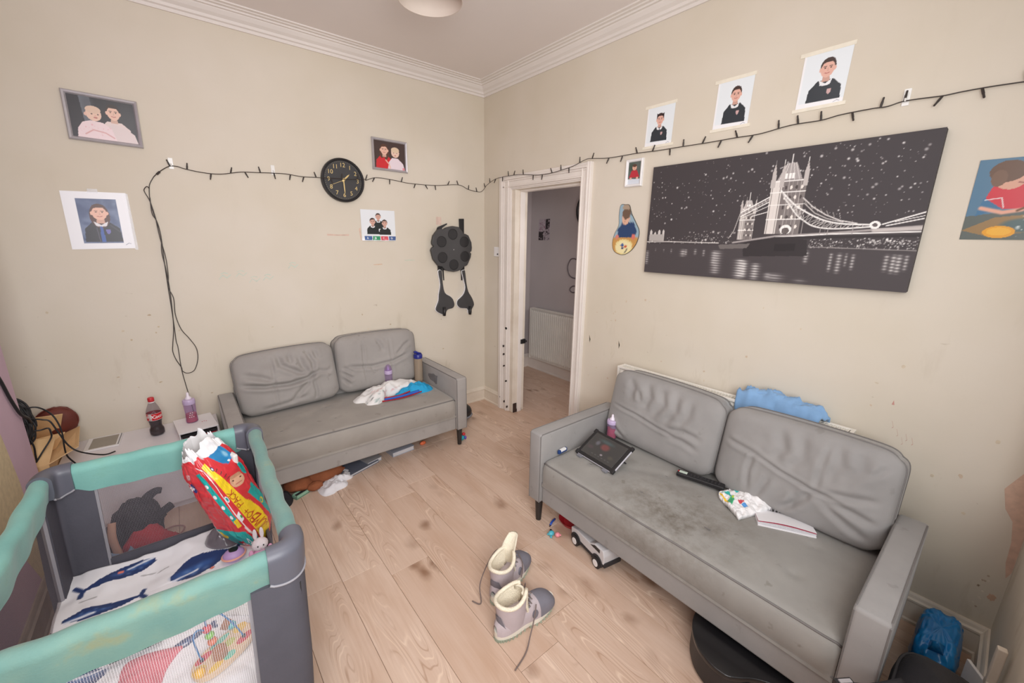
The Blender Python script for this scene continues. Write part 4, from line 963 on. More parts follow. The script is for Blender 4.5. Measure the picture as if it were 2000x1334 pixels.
C2 = [(-2.316, 1.829), (-2.324, 1.839), (-2.338, 1.824), (-2.338, 1.807), (-2.323, 1.759), (-2.313, 1.675), (-2.312, 1.624), (-2.309, 1.551), (-2.301, 1.447), (-2.305, 1.341), (-2.315, 1.272), (-2.3, 1.208), (-2.306, 1.105), (-2.291, 1.014), (-2.261, 0.952), (-2.235, 0.885), (-2.238, 0.812), (-2.264, 0.747), (-2.299, 0.732), (-2.322, 0.75), (-2.325, 0.776), (-2.343, 0.83), (-2.351, 0.882), (-2.344, 0.93), (-2.326, 1.026), (-2.317, 1.13), (-2.31, 1.264), (-2.31, 1.387), (-2.314, 1.477), (-2.304, 1.566), (-2.311, 1.653), (-2.324, 1.696), (-2.32, 1.78)]
ob('wire', MB().tube(spline([(a, -0.008, b) for a, b in C1], 6), 0.0022, 5), MT['cable'], t, world=True)
ob('wire', MB().tube(spline([(a, -0.014 - 0.004 * (i % 2), b) for i, (a, b) in enumerate(C2)], 6), 0.0022, 5), MT['cable'], t, world=True)
ob('wire_joiner', MB().tube([(-2.272, -0.01, 1.908), (-2.256, -0.01, 1.924)], 0.0055, 8), MT['cable'], t, world=True)
acc, last = 0.0, sp_[0]; nb = 0; g = np.random.RandomState(5)
bulb_mb = MB().lathe([(0.0038, 0), (0.0042, 0.014), (0.0042, 0.020), (0.0034, 0.022), (0.0034, 0.034), (0.002, 0.036)], 7)
bulb0 = None; nxt = 0.10
tb = t.matrix_basis.inverted()
for pnt in sp_[1:]:
    acc += (pnt - last).length; last = pnt
    if acc >= nxt:
        acc = 0.0; nxt = 0.062 + 0.045 * g.rand()
        upd = 1 if (nb // 2) % 2 == 0 else -1
        if g.rand() < .2: upd = -upd
        lean = (g.rand() - .5) * 1.1
        on_back = pnt.y > -0.06 and pnt.x < -0.045
        if on_back: dv = Vector((math.sin(lean), -0.12, upd * math.cos(lean)))
        else: dv = Vector((-0.12, math.sin(lean), upd * math.cos(lean)))
        if bulb0 is None: bulb0 = ob('bulb', bulb_mb, MT['cable'], t); o = bulb0
        else: o = bulb0.copy(); COL.objects.link(o); o.parent = t
        o.matrix_local = Matrix.Translation(tb @ pnt) @ dv.to_track_quat('Z', 'Y').to_matrix().to_4x4()
        nb += 1
hook = mat('clear_hook', (236, 234, 230), 0.25, coat=0.3)
for i, (hx, hz, pl_, lab) in enumerate([(-1.682, 1.995, 'y', 'clear adhesive hook holding the lights left of the clock'), (-2.20, 1.975, 'y', 'clear adhesive hook at the left end of the lights'), (-2.790, 2.13, 'x', 'clear adhesive hook holding the lights above the canvas')]):
    h = thing('wall_hook', lab, 'hook', (hx, 0, hz) if pl_ == 'y' else (0, hx, hz), 0 if pl_ == 'y' else -math.pi / 2, 'adhesive hooks for the lights')
    ob('pad', MB().b2(-0.011, 0.011, -0.004, 0, -0.03, 0.03), hook, h, bevel=0.0015); ob('hook', MB().tube([(0, -0.004, 0.0), (0, -0.016, -0.014), (0, -0.020, -0.006)], 0.003, 6), hook, h)
# ------------------------------------------------------------------ sofas
def seg_d(x, z, a, b):
    ax, az = a; bx, bz = b; L = (bx - ax) ** 2 + (bz - az) ** 2 + 1e-12
    t = np.clip(((x - ax) * (bx - ax) + (z - az) * (bz - az)) / L, 0, 1)
    return np.hypot(x - ax - t * (bx - ax), z - az - t * (bz - az)), t
def fold_h(x, z, folds):
    """height of creases (negative) and ridges at x, z (metres); folds = (points, width, amplitude)"""
    h = np.zeros_like(x)
    for pts, w, amp in folds:
        best = np.full_like(x, 9.0); fade = np.ones_like(x)
        n = len(pts) - 1
        for i in range(n):
            d, t = seg_d(x, z, pts[i], pts[i + 1]); s = (i + t) / n
            f = np.clip(np.minimum(s, 1 - s) * 5 + 0.25, 0, 1)
            fade = np.where(d < best, f, fade); best = np.minimum(best, d)
        h += amp * fade * np.exp(-(best / w) ** 2)
        h -= amp * 0.55 * fade * np.exp(-((best - 2.1 * w) / (1.2 * w)) ** 2)
    return h
def back_cushion(t, x0, x1, H, th, y_bot, z_bot, lean, roll_, folds, fabric, seed, yaw_=0.0):
    W = x1 - x0; nu, nv = 84, 60
    U, V = np.meshgrid(np.linspace(-1, 1, nu + 1), np.linspace(-1, 1, nv + 1))
    k = 0.09
    X = U * (W / 2) * (1 - k * np.abs(V) ** 9 * np.abs(U) ** 3); Z = V * (H / 2) * (1 - k * (W / H) * 0.8 * np.abs(U) ** 12 * np.abs(V) ** 3)
    Z = Z + 0.010 * np.cos(U * 1.5) * (V > 0) * V
    puff = (1 - np.abs(U) ** 5) * (1 - np.abs(V) ** 5)
    nzv = np.array([[fbm(X[j, i] * 4 + seed, Z[j, i] * 4, seed) for i in range(nu + 1)] for j in range(nv + 1)])
    edge = np.clip((1 - np.maximum(np.abs(U), np.abs(V))) * 6, 0, 1)
    F = th * 0.36 + 0.055 * np.sqrt(np.clip(puff, 0, 1)) + (0.006 * nzv + fold_h(X + W / 2, Z + H / 2, folds)) * edge
    ca, sa = math.cos(lean), math.sin(lean); cr, sr = math.cos(roll_), math.sin(roll_); cy_, sy_ = math.cos(yaw_), math.sin(yaw_)
    cxm = (x0 + x1) / 2
    def P_(x, d, z):
        x, z = x * cr - z * sr, x * sr + z * cr
        z += H / 2
        y = -d
        y, z = y * ca + z * sa, -y * sa + z * ca
        x, y = x * cy_ - y * sy_, x * sy_ + y * cy_
        return (cxm + x, y_bot + y, z_bot + z)
    mb = MB(); w = nu + 1
    mb.v = [P_(X[j, i], F[j, i], Z[j, i]) for j in range(nv + 1) for i in range(w)]
    mb.f = [(j * w + i, j * w + i + 1, (j + 1) * w + i + 1, (j + 1) * w + i) for j in range(nv) for i in range(nu)]
    ring = [(0, i) for i in range(w)] + [(j, nu) for j in range(1, nv + 1)] + [(nv, i) for i in range(nu - 1, -1, -1)] + [(j, 0) for j in range(nv - 1, 0, -1)]
    front = [P_(X[j, i], F[j, i], Z[j, i]) for j, i in ring]; back = [P_(X[j, i] * 1.0, -th * 0.5, Z[j, i]) for j, i in ring]
    midr = [P_(X[j, i] * 1.012, -th * 0.05, Z[j, i] * 1.012) for j, i in ring]
    L = len(ring); o1 = len(mb.v); idx = [j * w + i for j, i in ring]
    mb.v += midr + back
    for i in range(L):
        n_ = (i + 1) % L; mb.f.append((idx[i], o1 + i, o1 + n_, idx[n_])); mb.f.append((o1 + i, o1 + L + i, o1 + L + n_, o1 + n_))
    o2 = len(mb.v); mb.v.append(P_(0, -th * 0.62, 0)); mb.f += [(o1 + L + i, o2, o1 + L + (i + 1) % L) for i in range(L)]
    c = ob('back_cushion', mb, fabric, t, smooth=True)
    ob('piping', MB().tube(front[::2], 0.0042, 6, True), MT['piping'], c, smooth=True)
    ob('piping', MB().tube(back[::2], 0.0042, 6, True), MT['piping'], c, smooth=True)
    return c

def sofa(t, W, fabric, seatfab, cushions, creases, dimples):
    AW, AH, D, LEG = 0.088, 0.560, 0.685, 0.145
    # seat: one bench cushion, profile swept along the width
    iw = W - 2 * AW - 0.004
    prof_ = [(0.012, 0.268), (0.004, 0.285), (0.002, 0.33), (0.006, 0.375), (0.016, 0.396), (0.030, 0.405)] + [(0.030 + 0.60 * k / 40, 0.405) for k in range(1, 41)]
    nu = 100; mb = MB(); n = len(prof_)
    xs = np.linspace(-iw / 2, iw / 2, nu + 1)
    for j, (y, z) in enumerate(prof_):
        for x in xs:
            e = min(1, (iw / 2 - abs(x)) / 0.05); top = 1.0 if j > 5 else 0.0
            q = 0.012 * math.sin(min(1, (y - .03) / .6) * math.pi) if top else 0.0
            dz = top * (q * min(1, e * 1.2) + 0.003 * fbm(x * 3 + 5, y * 3)) - 0.018 * (1 - math.sqrt(max(0, 1 - (1 - e) ** 2)))
            dy = 0.0
            if not top: dy = 0.004 * fbm(x * 5, z * 4 + 3) + (0.018 * (1 - e) ** 2 if j >= 1 else 0)
            if top:
                for (a, b, am, w_) in dimples:
                    d2 = ((x - a) ** 2 + (y - b) ** 2); dz -= am * math.exp(-d2 / w_ ** 2)
            mb.v.append((x, y + dy, z + dz))
    w = nu + 1
    mb.f = [(j * w + i, j * w + i + 1, (j + 1) * w + i + 1, (j + 1) * w + i) for j in range(n - 1) for i in range(nu)]
    a_ = np.array(mb.v[6 * w:]); a_[:, 2] += fold_h(a_[:, 0], a_[:, 1], creases); mb.v[6 * w:] = [tuple(q) for q in a_]
    mb.f.append(tuple(range(w))[::-1]); k0 = len(mb.v)
    mb.v += [(-iw / 2, 0.63, 0.268), (iw / 2, 0.63, 0.268)]
    s = ob('seat_cushion', mb, seatfab, t, smooth='auto', fixn=False)
    ob('piping', MB().tube([mb.v[4 * w + i] for i in range(w)], 0.0040, 6), MT['piping'], s, smooth=True)
    for (a, b, am, w_) in dimples:
        if am > 0.006: ob('button_stitch', MB().tube([(a - .012, b, 0.4105 - am + .004), (a + .012, b, 0.4105 - am + .004)], 0.0022, 5), MT['piping'], s)
    bs = ob('base_frame', MB().b2(-iw / 2, iw / 2, 0.022, D - 0.02, LEG, 0.266), fabric, t, bevel=0.008)
    ob('piping', MB().tube([(-iw / 2, 0.019, 0.267), (0, 0.0175, 0.266), (iw / 2, 0.019, 0.267)], 0.0035, 6), MT['piping'], bs)
    ob('back_frame', MB().b2(-iw / 2, iw / 2, 0.652, D, LEG, 0.60), fabric, t, bevel=0.012)
    for sx in (-1, 1):
        xo, xi = sx * W / 2, sx * (W / 2 - AW)
        mbx = MB(); mbx.v = []
        y0, y1 = 0.0, D; 
        mbx.b2(min(xo, xi), max(xo, xi), y0, y1, LEG - 0.004, AH)
        arm = ob('arm', mbx, fabric, t, bevel=0.013, seg=3, smooth='auto')
        for (xx) in (xi, xo):
            pts = [(xx - sx * 0 , 0.006, LEG), (xx, 0.006, AH - 0.012), (xx, 0.018, AH - 0.003), (xx, D * .5, AH - 0.002), (xx, D - 0.02, AH - 0.003)]
            off = -0.004 * (1 if xx > 0 else -1) * (1 if abs(xx) > W / 2 - 0.01 else -1)
            ob('piping', MB().tube([(p[0] + off, p[1] - .001, p[2]) for p in pts], 0.0034, 6), MT['piping'], arm)
    for sx in (-1, 1):
        for yy in (0.042, D - 0.06):
            ob('leg', MB().lathe([(0.0155, 0.0), (0.0235, LEG - 0.004), (0.0235, LEG + 0.002)], 16, (sx * (W / 2 - 0.048), yy, 0)), MT['legwood'], t, smooth='auto')
    for c in cushions: back_cushion(t, fabric=fabric, **c)

MT['piping'] = mat('grey_piping_cord', (118, 114, 112), 0.8, 0.05, 30)
fabA = sofa_fabric('grey_velvet_worn', (160, 155, 151), (124, 116, 106), 0.30)
seatA = sofa_fabric('grey_velvet_seat_brownish', (158, 152, 145), (122, 112, 98), 0.34)
fabB = sofa_fabric('grey_velvet', (152, 149, 147), (118, 112, 104), 0.24)
seatB = sofa_fabric('grey_velvet_seat_stained', (153, 150, 145), (114, 106, 92), 0.42, (0.02, 0.17, 0.4), 0.42)

dimA = [(x, y, 0.010, 0.022) for y in (0.20, 0.42) for x in (-0.48, -0.16, 0.16, 0.48)] + [(-0.28, 0.31, .006, .05), (0.3, .3, .005, .06)]
creA = [([(-0.5, .2), (-0.35, .31), (-0.16, .42)], .02, -.002), ([(0.16, .2), (.3, .3), (.48, .2)], .02, -.002)]
cA = [dict(x0=-0.655, x1=-0.035, H=0.405, th=0.115, y_bot=0.555, z_bot=0.420, lean=R(13), roll_=R(2.0), seed=1.0, folds=[
        ([(0.02, .215), (.15, .18), (.30, .165), (.42, .18), (.50, .215)], .012, -0.0230), ([(.46, .19), (.40, .26), (.385, .34)], .014, -0.0135), ([(.46, .20), (.47, .28), (.44, .36)], .012, -0.0135),
        ([(.44, .19), (.34, .25), (.27, .30), (.26, .37)], .014, -0.0149), ([(.45, .17), (.46, .08), (.45, .02)], .010, -0.0108), ([(.44, .17), (.36, .10), (.30, .05)], .013, -0.0108), ([(.22, .36), (.215, .18), (.21, .03)], .008, -0.0068),
        ([(.05, .28), (.15, .24), (.22, .19)], .014, -0.0108), ([(.50, .21), (.56, .20), (.59, .22)], .012, -0.0081), ([(.12, .03), (.28, .04), (.40, .06)], .012, -0.0081), ([(.50, .30), (.49, .36)], .014, -0.0121), ([(.33, .30), (.33, .36)], .012, -0.0095)]),
      dict(x0=-0.020, x1=0.615, H=0.425, th=0.115, y_bot=0.590, z_bot=0.425, lean=R(8), roll_=R(-0.6), seed=2.0, folds=[
        ([(.05, .20), (.25, .175), (.42, .19), (.55, .23)], .012, -0.0121), ([(.19, .37), (.185, .20), (.20, .05)], .008, -0.0081), ([(.40, .37), (.405, .20), (.41, .05)], .008, -0.0054), ([(.30, .38), (.33, .33), (.34, .29)], .014, -0.0108),
        ([(.03, .16), (.09, .11)], .010, -0.0108), ([(.02, .12), (.08, .06)], .010, -0.0108), ([(.03, .20), (.10, .155)], .010, -0.0095), ([(.45, .23), (.52, .30), (.57, .33)], .012, -0.0081), ([(.24, .18), (.26, .12)], .010, -0.0068)])]
t = thing('sofa', 'grey velvet two-seater sofa along the back wall with towels on it', 'sofa', (-1.4185, -0.705, 0), 0, 'grey velvet sofas')
sofa(t, 1.507, fabA, seatA, cA, creA, dimA)
ob('food_smear', MB().prism([(0.42, 0.19), (0.435, 0.205), (0.462, 0.165), (0.475, 0.12), (0.466, 0.115), (0.452, 0.145)], 0.404, 0.4125, 'z'), mat('dried_food_smear', (204, 176, 132), 0.8), t)
# worn dark patch on the inside of the right arm
ob('worn_patch', MB().prism(blob(0.36, 0.47, 0.085, 0.045, 4), 0.6645, 0.6660, 'x'), mat('dark_worn_velvet', (120, 116, 116), 0.8, 0.1, 30), t)

dimB = [(x, y, 0.010, 0.022) for y in (0.20, 0.42) for x in (-0.48, -0.16, 0.16, 0.48)] + [(0.1, 0.25, .010, .18)]
creB = [([(-0.16, .42), (-.3, .33), (-0.48, .2)], .02, -.002), ([(0.5, .1), (.35, .2), (.2, .18)], .02, -.0025)]
cB = [dict(x0=-0.655, x1=0.005, H=0.410, th=0.115, y_bot=0.590, z_bot=0.410, lean=R(11), roll_=R(-1.2), seed=3.0, folds=[
        ([(.05, .20), (.20, .19), (.35, .165), (.45, .16)], .007, -.008), ([(.12, .38), (.16, .33), (.15, .27)], .020, -.0075), ([(.24, .38), (.27, .31), (.25, .24)], .020, -.0075), ([(.33, .38), (.36, .30), (.30, .22)], .020, -.0075),
        ([(.42, .37), (.43, .29), (.39, .21)], .020, -.0075), ([(.50, .36), (.50, .29), (.46, .22)], .020, -.0075), ([(.40, .18), (.50, .20), (.58, .19)], .012, -.007), ([(.42, .15), (.50, .15), (.58, .13)], .012, -.006), ([(.05, .10), (.10, .05), (.16, .02)], .012, -.010), ([(.20, .33), (.22, .27)], .012, -.007)]),
      dict(x0=0.015, x1=0.664, H=0.410, th=0.115, y_bot=0.590, z_bot=0.405, lean=R(12), roll_=R(0.3), seed=4.0, folds=[
        ([(.03, .25), (.12, .235), (.18, .225)], .010, -.007), ([(.17, .225), (.28, .19), (.40, .165), (.50, .16)], .007, -.009), ([(.16, .22), (.15, .15), (.16, .06)], .010, -.007), ([(.41, .165), (.41, .27), (.42, .37)], .010, -.006), ([(.40, .16), (.36, .09), (.30, .03)], .013, -.011),
        ([(.24, .37), (.27, .29), (.24, .23)], .020, -.0075), ([(.33, .37), (.34, .28), (.30, .22)], .020, -.0075), ([(.45, .38), (.47, .30), (.43, .22)], .020, -.0075), ([(.52, .38), (.53, .31), (.48, .24)], .020, -.0065), ([(.42, .17), (.52, .19), (.60, .21)], .012, -.008), ([(.42, .155), (.52, .14), (.61, .12)], .012, -.009),
        ([(.43, .14), (.53, .08), (.60, .05)], .013, -.008), ([(.24, .15), (.22, .09), (.20, .03)], .012, -.007), ([(.60, .35), (.57, .30)], .010, -.006), ([(.35, .13), (.34, .06)], .012, -.007)])]
t = thing('sofa', 'stained grey velvet two-seater sofa along the right wall in front of the radiator', 'sofa', (-0.868, -2.415, 0), -math.pi / 2, 'grey velvet sofas')
sofa(t, 1.510, fabB, seatB, cB, creB, dimB)
sofaB = t

# ------------------------------------------------------------------ travel cot
BL, BR, FR_, FL_ = Vector((-2.735, -1.135)), Vector((-2.095, -1.135)), Vector((-2.113, -2.064)), Vector((-2.755, -2.046))
cot = thing('travel_cot', 'teal and dark grey travel cot with mesh sides in the left foreground', 'travel cot', (-2.43, -1.62, 0))
def shear(x, y, z): k = (0.745 - z); return (x - 0.035 * k, y, z)
def sweep_xy(path, prof_fn, closed_prof=True, caps=True):
    """path: 2-D points; prof_fn(s)->[(offset, z)] at path fraction s; offset is to the right of travel"""
    mb = MB(); K = len(path); rings = []
    for i, p in enumerate(path):
        a = path[min(i + 1, K - 1)] - path[max(i - 1, 0)]; a = a.normalized(); nr = Vector((a.y, -a.x))
        pr = prof_fn(i / (K - 1)); rings.append(len(mb.v))
        mb.v += [shear(p.x + nr.x * o_, p.y + nr.y * o_, z) for o_, z in pr]
    n = len(prof_fn(0.0))
    for i in range(K - 1):
        for q in range(n):
            r = (q + 1) % n; mb.f.append((rings[i] + q, rings[i] + r, rings[i + 1] + r, rings[i + 1] + q))
    if caps: mb.f += [tuple(range(n))[::-1], tuple(rings[-1] + q for q in range(n))]
    return mb
def rail_prof(sag, hem, bulge=0.0):
    zc = 0.728 - sag
    arc = [(-(0.025 + bulge) * math.cos(a), zc + 0.026 * math.sin(a)) for a in np.linspace(-0.2, math.pi + 0.2, 13)]
    return arc + [(0.018 + bulge * .6, zc - 0.045), (0.010, zc - hem), (-0.010, zc - hem), (-0.018 - bulge * .6, zc - 0.045)]
rails = [(BL, BR, 'teal', 0.004, 1), (BR, FR_, 'tealdirty', 0.022, 2), (FR_, FL_, 'tealdirty', 0.004, 3), (FL_, BL, 'teal', 0.008, 4)]
rail_obs = []
for a, b, mk, sag, sd in rails:
    d = (b - a).normalized(); L = (b - a).length; K = 60
    path = [a + d * (0.05 + (L - 0.1) * i / K) + Vector((-d.y, d.x)) * (0.0025 * math.sin(i * .5 + sd)) for i in range(K + 1)]
    r = ob('rail', sweep_xy(path, lambda s, sag=sag, sd=sd: rail_prof(sag * math.sin(math.pi * s) + 0.0010 * math.sin(s * 23 + sd), 0.088 + 0.008 * math.sin(s * 3.1), 0.0012 * math.sin(s * 13 + sd))), MT[mk], cot, world=True, smooth='auto')
    hemline = [shear(p.x, p.y, 0.728 - sag * math.sin(math.pi * i / K) - 0.088 - 0.008 * math.sin(i / K * 3.1)) for i, p in enumerate(path)]
    ob('hem', MB().tube(hemline, 0.0035, 6), MT['tealdirty' if mk == 'teal' else 'teal'], r, world=True)
    rail_obs.append(r)
# stains on the front rail, warning label on the left rail
for i, (s, dz, rx, rz) in enumerate([(0.585, 0.012, .012, .018), (0.44, .022, .016, .006), (0.30, .016, .02, .006), (0.66, .02, .012, .008), (0.80, .012, .022, .008), (0.52, .02, .014, .006)]):
    pass
lp = FL_ + (BL - FL_) * 0.42
# outer and inner face label of the left rail (inner faces +x)
la, lb = FL_ + (BL - FL_) * 0.60, FL_ + (BL - FL_) * 0.735
pic = Pic(40, 40, (226, 226, 228)); pic.poly([(0, .84), (1, .84), (1, 1), (0, 1)], (206, 134, 52))
for i in range(9): pic.line([(.1, .1 + .075 * i), (.55 + .35 * ((i * 7) % 5) / 5, .1 + .075 * i)], .012, (176, 176, 182))
sheet('warning_label', pic, (la.x + 0.023, la.y, 0.642), (lb.x - la.x, lb.y - la.y, 0), (0.001, 0, 0.085), MT['print'], rail_obs[3])['label'] = 'white warning label with orange top band'
bpy.data.objects['warning_label'].location = -Vector(cot.location)

def rounded_corner(c, d_in, d_out, l1, l2, r, n=10):
    p0, p1, p2, p3 = c - d_in * l1, c - d_in * r, c + d_out * r, c + d_out * l2
    pts = [p0, (p0 + p1) / 2, p1]
    for i in range(1, n):
        t_ = i / n; pts.append(p1 * (1 - t_) ** 2 + c * 2 * t_ * (1 - t_) + p2 * t_ ** 2)
    return pts + [p2, (p2 + p3) / 2, p3]
corners = [(BL, FL_, BR), (BR, BL, FR_), (FR_, BR, FL_), (FL_, FR_, BL)]
for c, prv, nxt_ in corners:
    di, do = (c - prv).normalized(), (nxt_ - c).normalized()
    path = rounded_corner(c, di, do, 0.070, 0.070, 0.052, 14)
    def cap_prof(s):
        dep = 0.066 + 0.018 * math.sin(math.pi * min(1, max(0, s))) ** 0.6; zc = 0.732
        arc = [(-0.031 * math.cos(a), zc + 0.030 * math.sin(a)) for a in np.linspace(-0.1, math.pi + 0.1, 13)]
        return arc + [(0.031, zc - dep * .6), (0.027, zc - dep), (-0.027, zc - dep), (-0.031, zc - dep * .6)]
    cp = ob('corner_cap', sweep_xy(path, cap_prof), MT['greycap'], cot, world=True, smooth='auto', bevel=0.0)
    for sgn in (-1, 1):
        ln = []
        if c is not BL and sgn == 1: pass
        for i, p in enumerate(path):
            a = (path[min(i + 1, len(path) - 1)] - path[max(i - 1, 0)]).normalized(); nr = Vector((a.y, -a.x)); pr = cap_prof(i / (len(path) - 1))
            ln.append(shear(p.x + nr.x * 0.028 * sgn, p.y + nr.y * 0.028 * sgn, pr[14][1]))
        e0 = cap_prof(0)[0]
        ob('edge_trim', MB().tube(ln, 0.0036, 6), MT['greypipe'], cp, world=True, smooth=True)
    # fabric covered post, wrapping the corner
    pth = rounded_corner(c, di, do, 0.115, 0.115, 0.03, 6)
    def post_prof(o0, o1):
        return lambda s: [(o0 - 0.004 * math.sin(s * 9), 0.66), (o1, 0.66), (o1 + 0.006 * math.sin(s * 7), 0.36), (o1, 0.07), (o0, 0.07), (o0 - 0.006, 0.36)]
    ps = ob('post', sweep_xy(pth, post_prof(-0.020, 0.012)), MT['greyfab'], cot, world=True, smooth='auto')
    for e in (pth[0], pth[-1]):
        ob('piping', MB().tube([shear(e.x, e.y, z) for z in (0.66, 0.5, 0.3, 0.1)], 0.009, 6), MT['greypipe'], ps, world=True)
    # the seam that runs down the outside of the post
    mid = c + (do - di) * -0.0
    ob('seam', MB().tube([shear(c.x + (di - do).x * .003, c.y + (di - do).y * .003, z) for z in (0.62, 0.4, 0.2, 0.09)], 0.004, 6), MT['blackmatte'], ps, world=True)
    ob('foot', MB().lathe([(0.028, 0.0), (0.032, 0.012), (0.026, 0.05), (0.02, 0.075)], 14, shear(c.x - di.x * .02 + do.x * .02, c.y - di.y * .02 + do.y * .02, 0.0)[:2] + (0.0,)), MT['greycap'], cot, world=True, smooth='auto')
for (a, b), mk in (((BL, BR), 'netgrey'), ((BR, FR_), 'netgrey'), ((FR_, FL_), 'net'), ((FL_, BL), 'netshade')):
    d = (b - a).normalized(); p0, p1 = a + d * 0.10, b - d * 0.10
    mb = MB(); mb.v = [shear(p0.x, p0.y, .275 if a is FL_ else .32), shear(p1.x, p1.y, .275 if a is FL_ else .32), shear(p1.x, p1.y, 0.655), shear(p0.x, p0.y, 0.655)]; mb.f = [(0, 1, 2, 3)]
    ob('mesh_panel', mb, MT[mk], cot, world=True, fixn=False)
    n_ = Vector((d.y, -d.x)) * 0.006; low = .28 if a is FL_ else .325
    mb = MB(); vv = []
    for s in (-1, 1):
        for (p, z) in ((p0, .07), (p1, .07), (p1, low), (p0, low)): vv.append(shear(p.x + n_.x * s, p.y + n_.y * s, z))
    mb.add(vv, [(0, 1, 2, 3), (7, 6, 5, 4), (0, 4, 5, 1), (1, 5, 6, 2), (2, 6, 7, 3), (3, 7, 4, 0)])
    ob('lower_panel', mb, MT['greyfab'], cot, world=True)
ins = 0.03
mb = MB().prism([(FL_.x + .0, FL_.y + ins), (FR_.x - ins - .02, FR_.y + ins), (BR.x - ins - .02, BR.y - ins), (BL.x + .0, BL.y - ins)], 0.10, 0.205, 'z')
ob('mattress', mb, MT['greyfab'], cot, world=True, bevel=0.012)

# ------------------------------------------------------------------ whale blanket
bx0, bx1, by0, by1 = -2.765, -2.15, -2.034, -1.150
pw, ph = 150, 230
p = Pic(pw, ph, (244, 242, 245), asp=(bx1 - bx0) / (by1 - by0))
def bm_(pts): return [((a - bx0) / (bx1 - bx0), (b - by0) / (by1 - by0)) for a, b in pts]
NAVY, MID, PALE = (28, 52, 104), (52, 92, 158), (120, 156, 206)
W1 = [(-2.715, -1.262), (-2.692, -1.235), (-2.672, -1.252), (-2.680, -1.215), (-2.66, -1.192), (-2.63, -1.183), (-2.6, -1.170), (-2.578, -1.158), (-2.54, -1.155), (-2.512, -1.164), (-2.50, -1.200), (-2.503, -1.240), (-2.545, -1.238), (-2.60, -1.228), (-2.635, -1.205), (-2.658, -1.205), (-2.668, -1.222), (-2.676, -1.250)]
W2 = [(-2.446, -1.374), (-2.443, -1.287), (-2.431, -1.267), (-2.385, -1.298), (-2.344, -1.339), (-2.308, -1.385), (-2.334, -1.39), (-2.384, -1.383), (-2.424, -1.38)]
W2b = [(-2.408, -1.267), (-2.397, -1.254), (-2.345, -1.276), (-2.284, -1.3), (-2.242, -1.34), (-2.263, -1.368), (-2.299, -1.383), (-2.332, -1.349), (-2.347, -1.31), (-2.372, -1.286), (-2.397, -1.275)]
W3 = [(-2.685, -1.327), (-2.661, -1.315), (-2.612, -1.325), (-2.553, -1.356), (-2.567, -1.361), (-2.617, -1.357), (-2.652, -1.347)]
W4 = [(-2.721, -1.351), (-2.705, -1.338), (-2.672, -1.344), (-2.651, -1.358), (-2.655, -1.40), (-2.68, -1.40), (-2.702, -1.38)]
W5 = [(-2.764, -1.59), (-2.755, -1.571), (-2.721, -1.581), (-2.694, -1.578), (-2.657, -1.599), (-2.674, -1.604), (-2.701, -1.61), (-2.706, -1.616), (-2.683, -1.619), (-2.662, -1.611), (-2.638, -1.617), (-2.622, -1.635), (-2.62, -1.674), (-2.625, -1.71), (-2.70, -1.70), (-2.75, -1.64)]
W6 = [(-2.452, -1.676), (-2.435, -1.666), (-2.404, -1.661), (-2.358, -1.682), (-2.376, -1.689), (-2.394, -1.698), (-2.422, -1.694)]
def whale(tail, head, wd, bend, fl):
    a, b = Vector(tail), Vector(head); d = b - a; n_ = Vector((-d.y, d.x)).normalized(); top, bot, fin = [], [], []
    for i in range(25):
        t_ = i / 24; c_ = a + d * t_ + n_ * bend * math.sin(math.pi * t_)
        h_ = wd * (0.06 + 0.94 * max(0, math.sin(math.pi * min(1, t_ ** 1.5 * .96 + .02))) ** .8) if t_ < .98 else wd * .25
        top.append(c_ + n_ * h_ * .75); bot.append(c_ - n_ * h_)
    p.poly(bm_([(q.x, q.y) for q in top + bot[::-1]]), NAVY)
    u_ = d.normalized(); f1, f2 = a + n_ * fl - u_ * fl * .5, a - n_ * fl - u_ * fl * .5
    p.line(bm_([tuple(f1), tuple(a), tuple(f2)]), .010, NAVY, soft=.3)
    for k_ in range(12):
        t_ = .42 + .045 * k_; c_ = a + d * t_ + n_ * bend * math.sin(math.pi * t_) + n_ * wd * .1 * math.sin(k_ * 2)
        q = bm_([tuple(c_)])[0]; p.ell(q[0], q[1], wd * .5 / .6, wd * .42 / .93, MID, al=.5, soft=.9)
    for k_ in range(5):
        c_ = a + d * (.5 + .09 * k_) + n_ * wd * .2 * math.cos(k_ * 3); q = bm_([tuple(c_)])[0]; p.ell(q[0], q[1], wd * .3 / .6, wd * .25 / .93, PALE, al=.5, soft=.9)
    m0 = [a + d * t_ + n_ * (bend * math.sin(math.pi * t_) + wd * (.15 + .35 * (t_ - .6))) for t_ in (.62, .74, .86, .97)]
    p.line(bm_([tuple(q) for q in m0]), .007, (220, 224, 236))
whale((-2.700, -1.245), (-2.498, -1.185), .034, .012, .026)
whale((-2.235, -1.325), (-2.452, -1.335), .060, -.012, .03)
whale((-2.540, -1.350), (-2.735, -1.372), .026, .006, .02)
whale((-2.800, -1.640), (-2.610, -1.650), .062, .010, .03)
whale((-2.340, -1.672), (-2.460, -1.690), .022, .004, .01)
for a, b in ((-2.322, -1.362), (-2.60, -1.198), (-2.69, -1.69)): q = bm_([(a, b)])[0]; p.ell(q[0], q[1], .014, .008, (232, 130, 110))
for ln in ([(-2.54, -1.245), (-2.50, -1.252)], [(-2.70, -1.30), (-2.66, -1.295)], [(-2.49, -1.26), (-2.46, -1.25)]): p.line(bm_(ln), .004, (168, 164, 166))
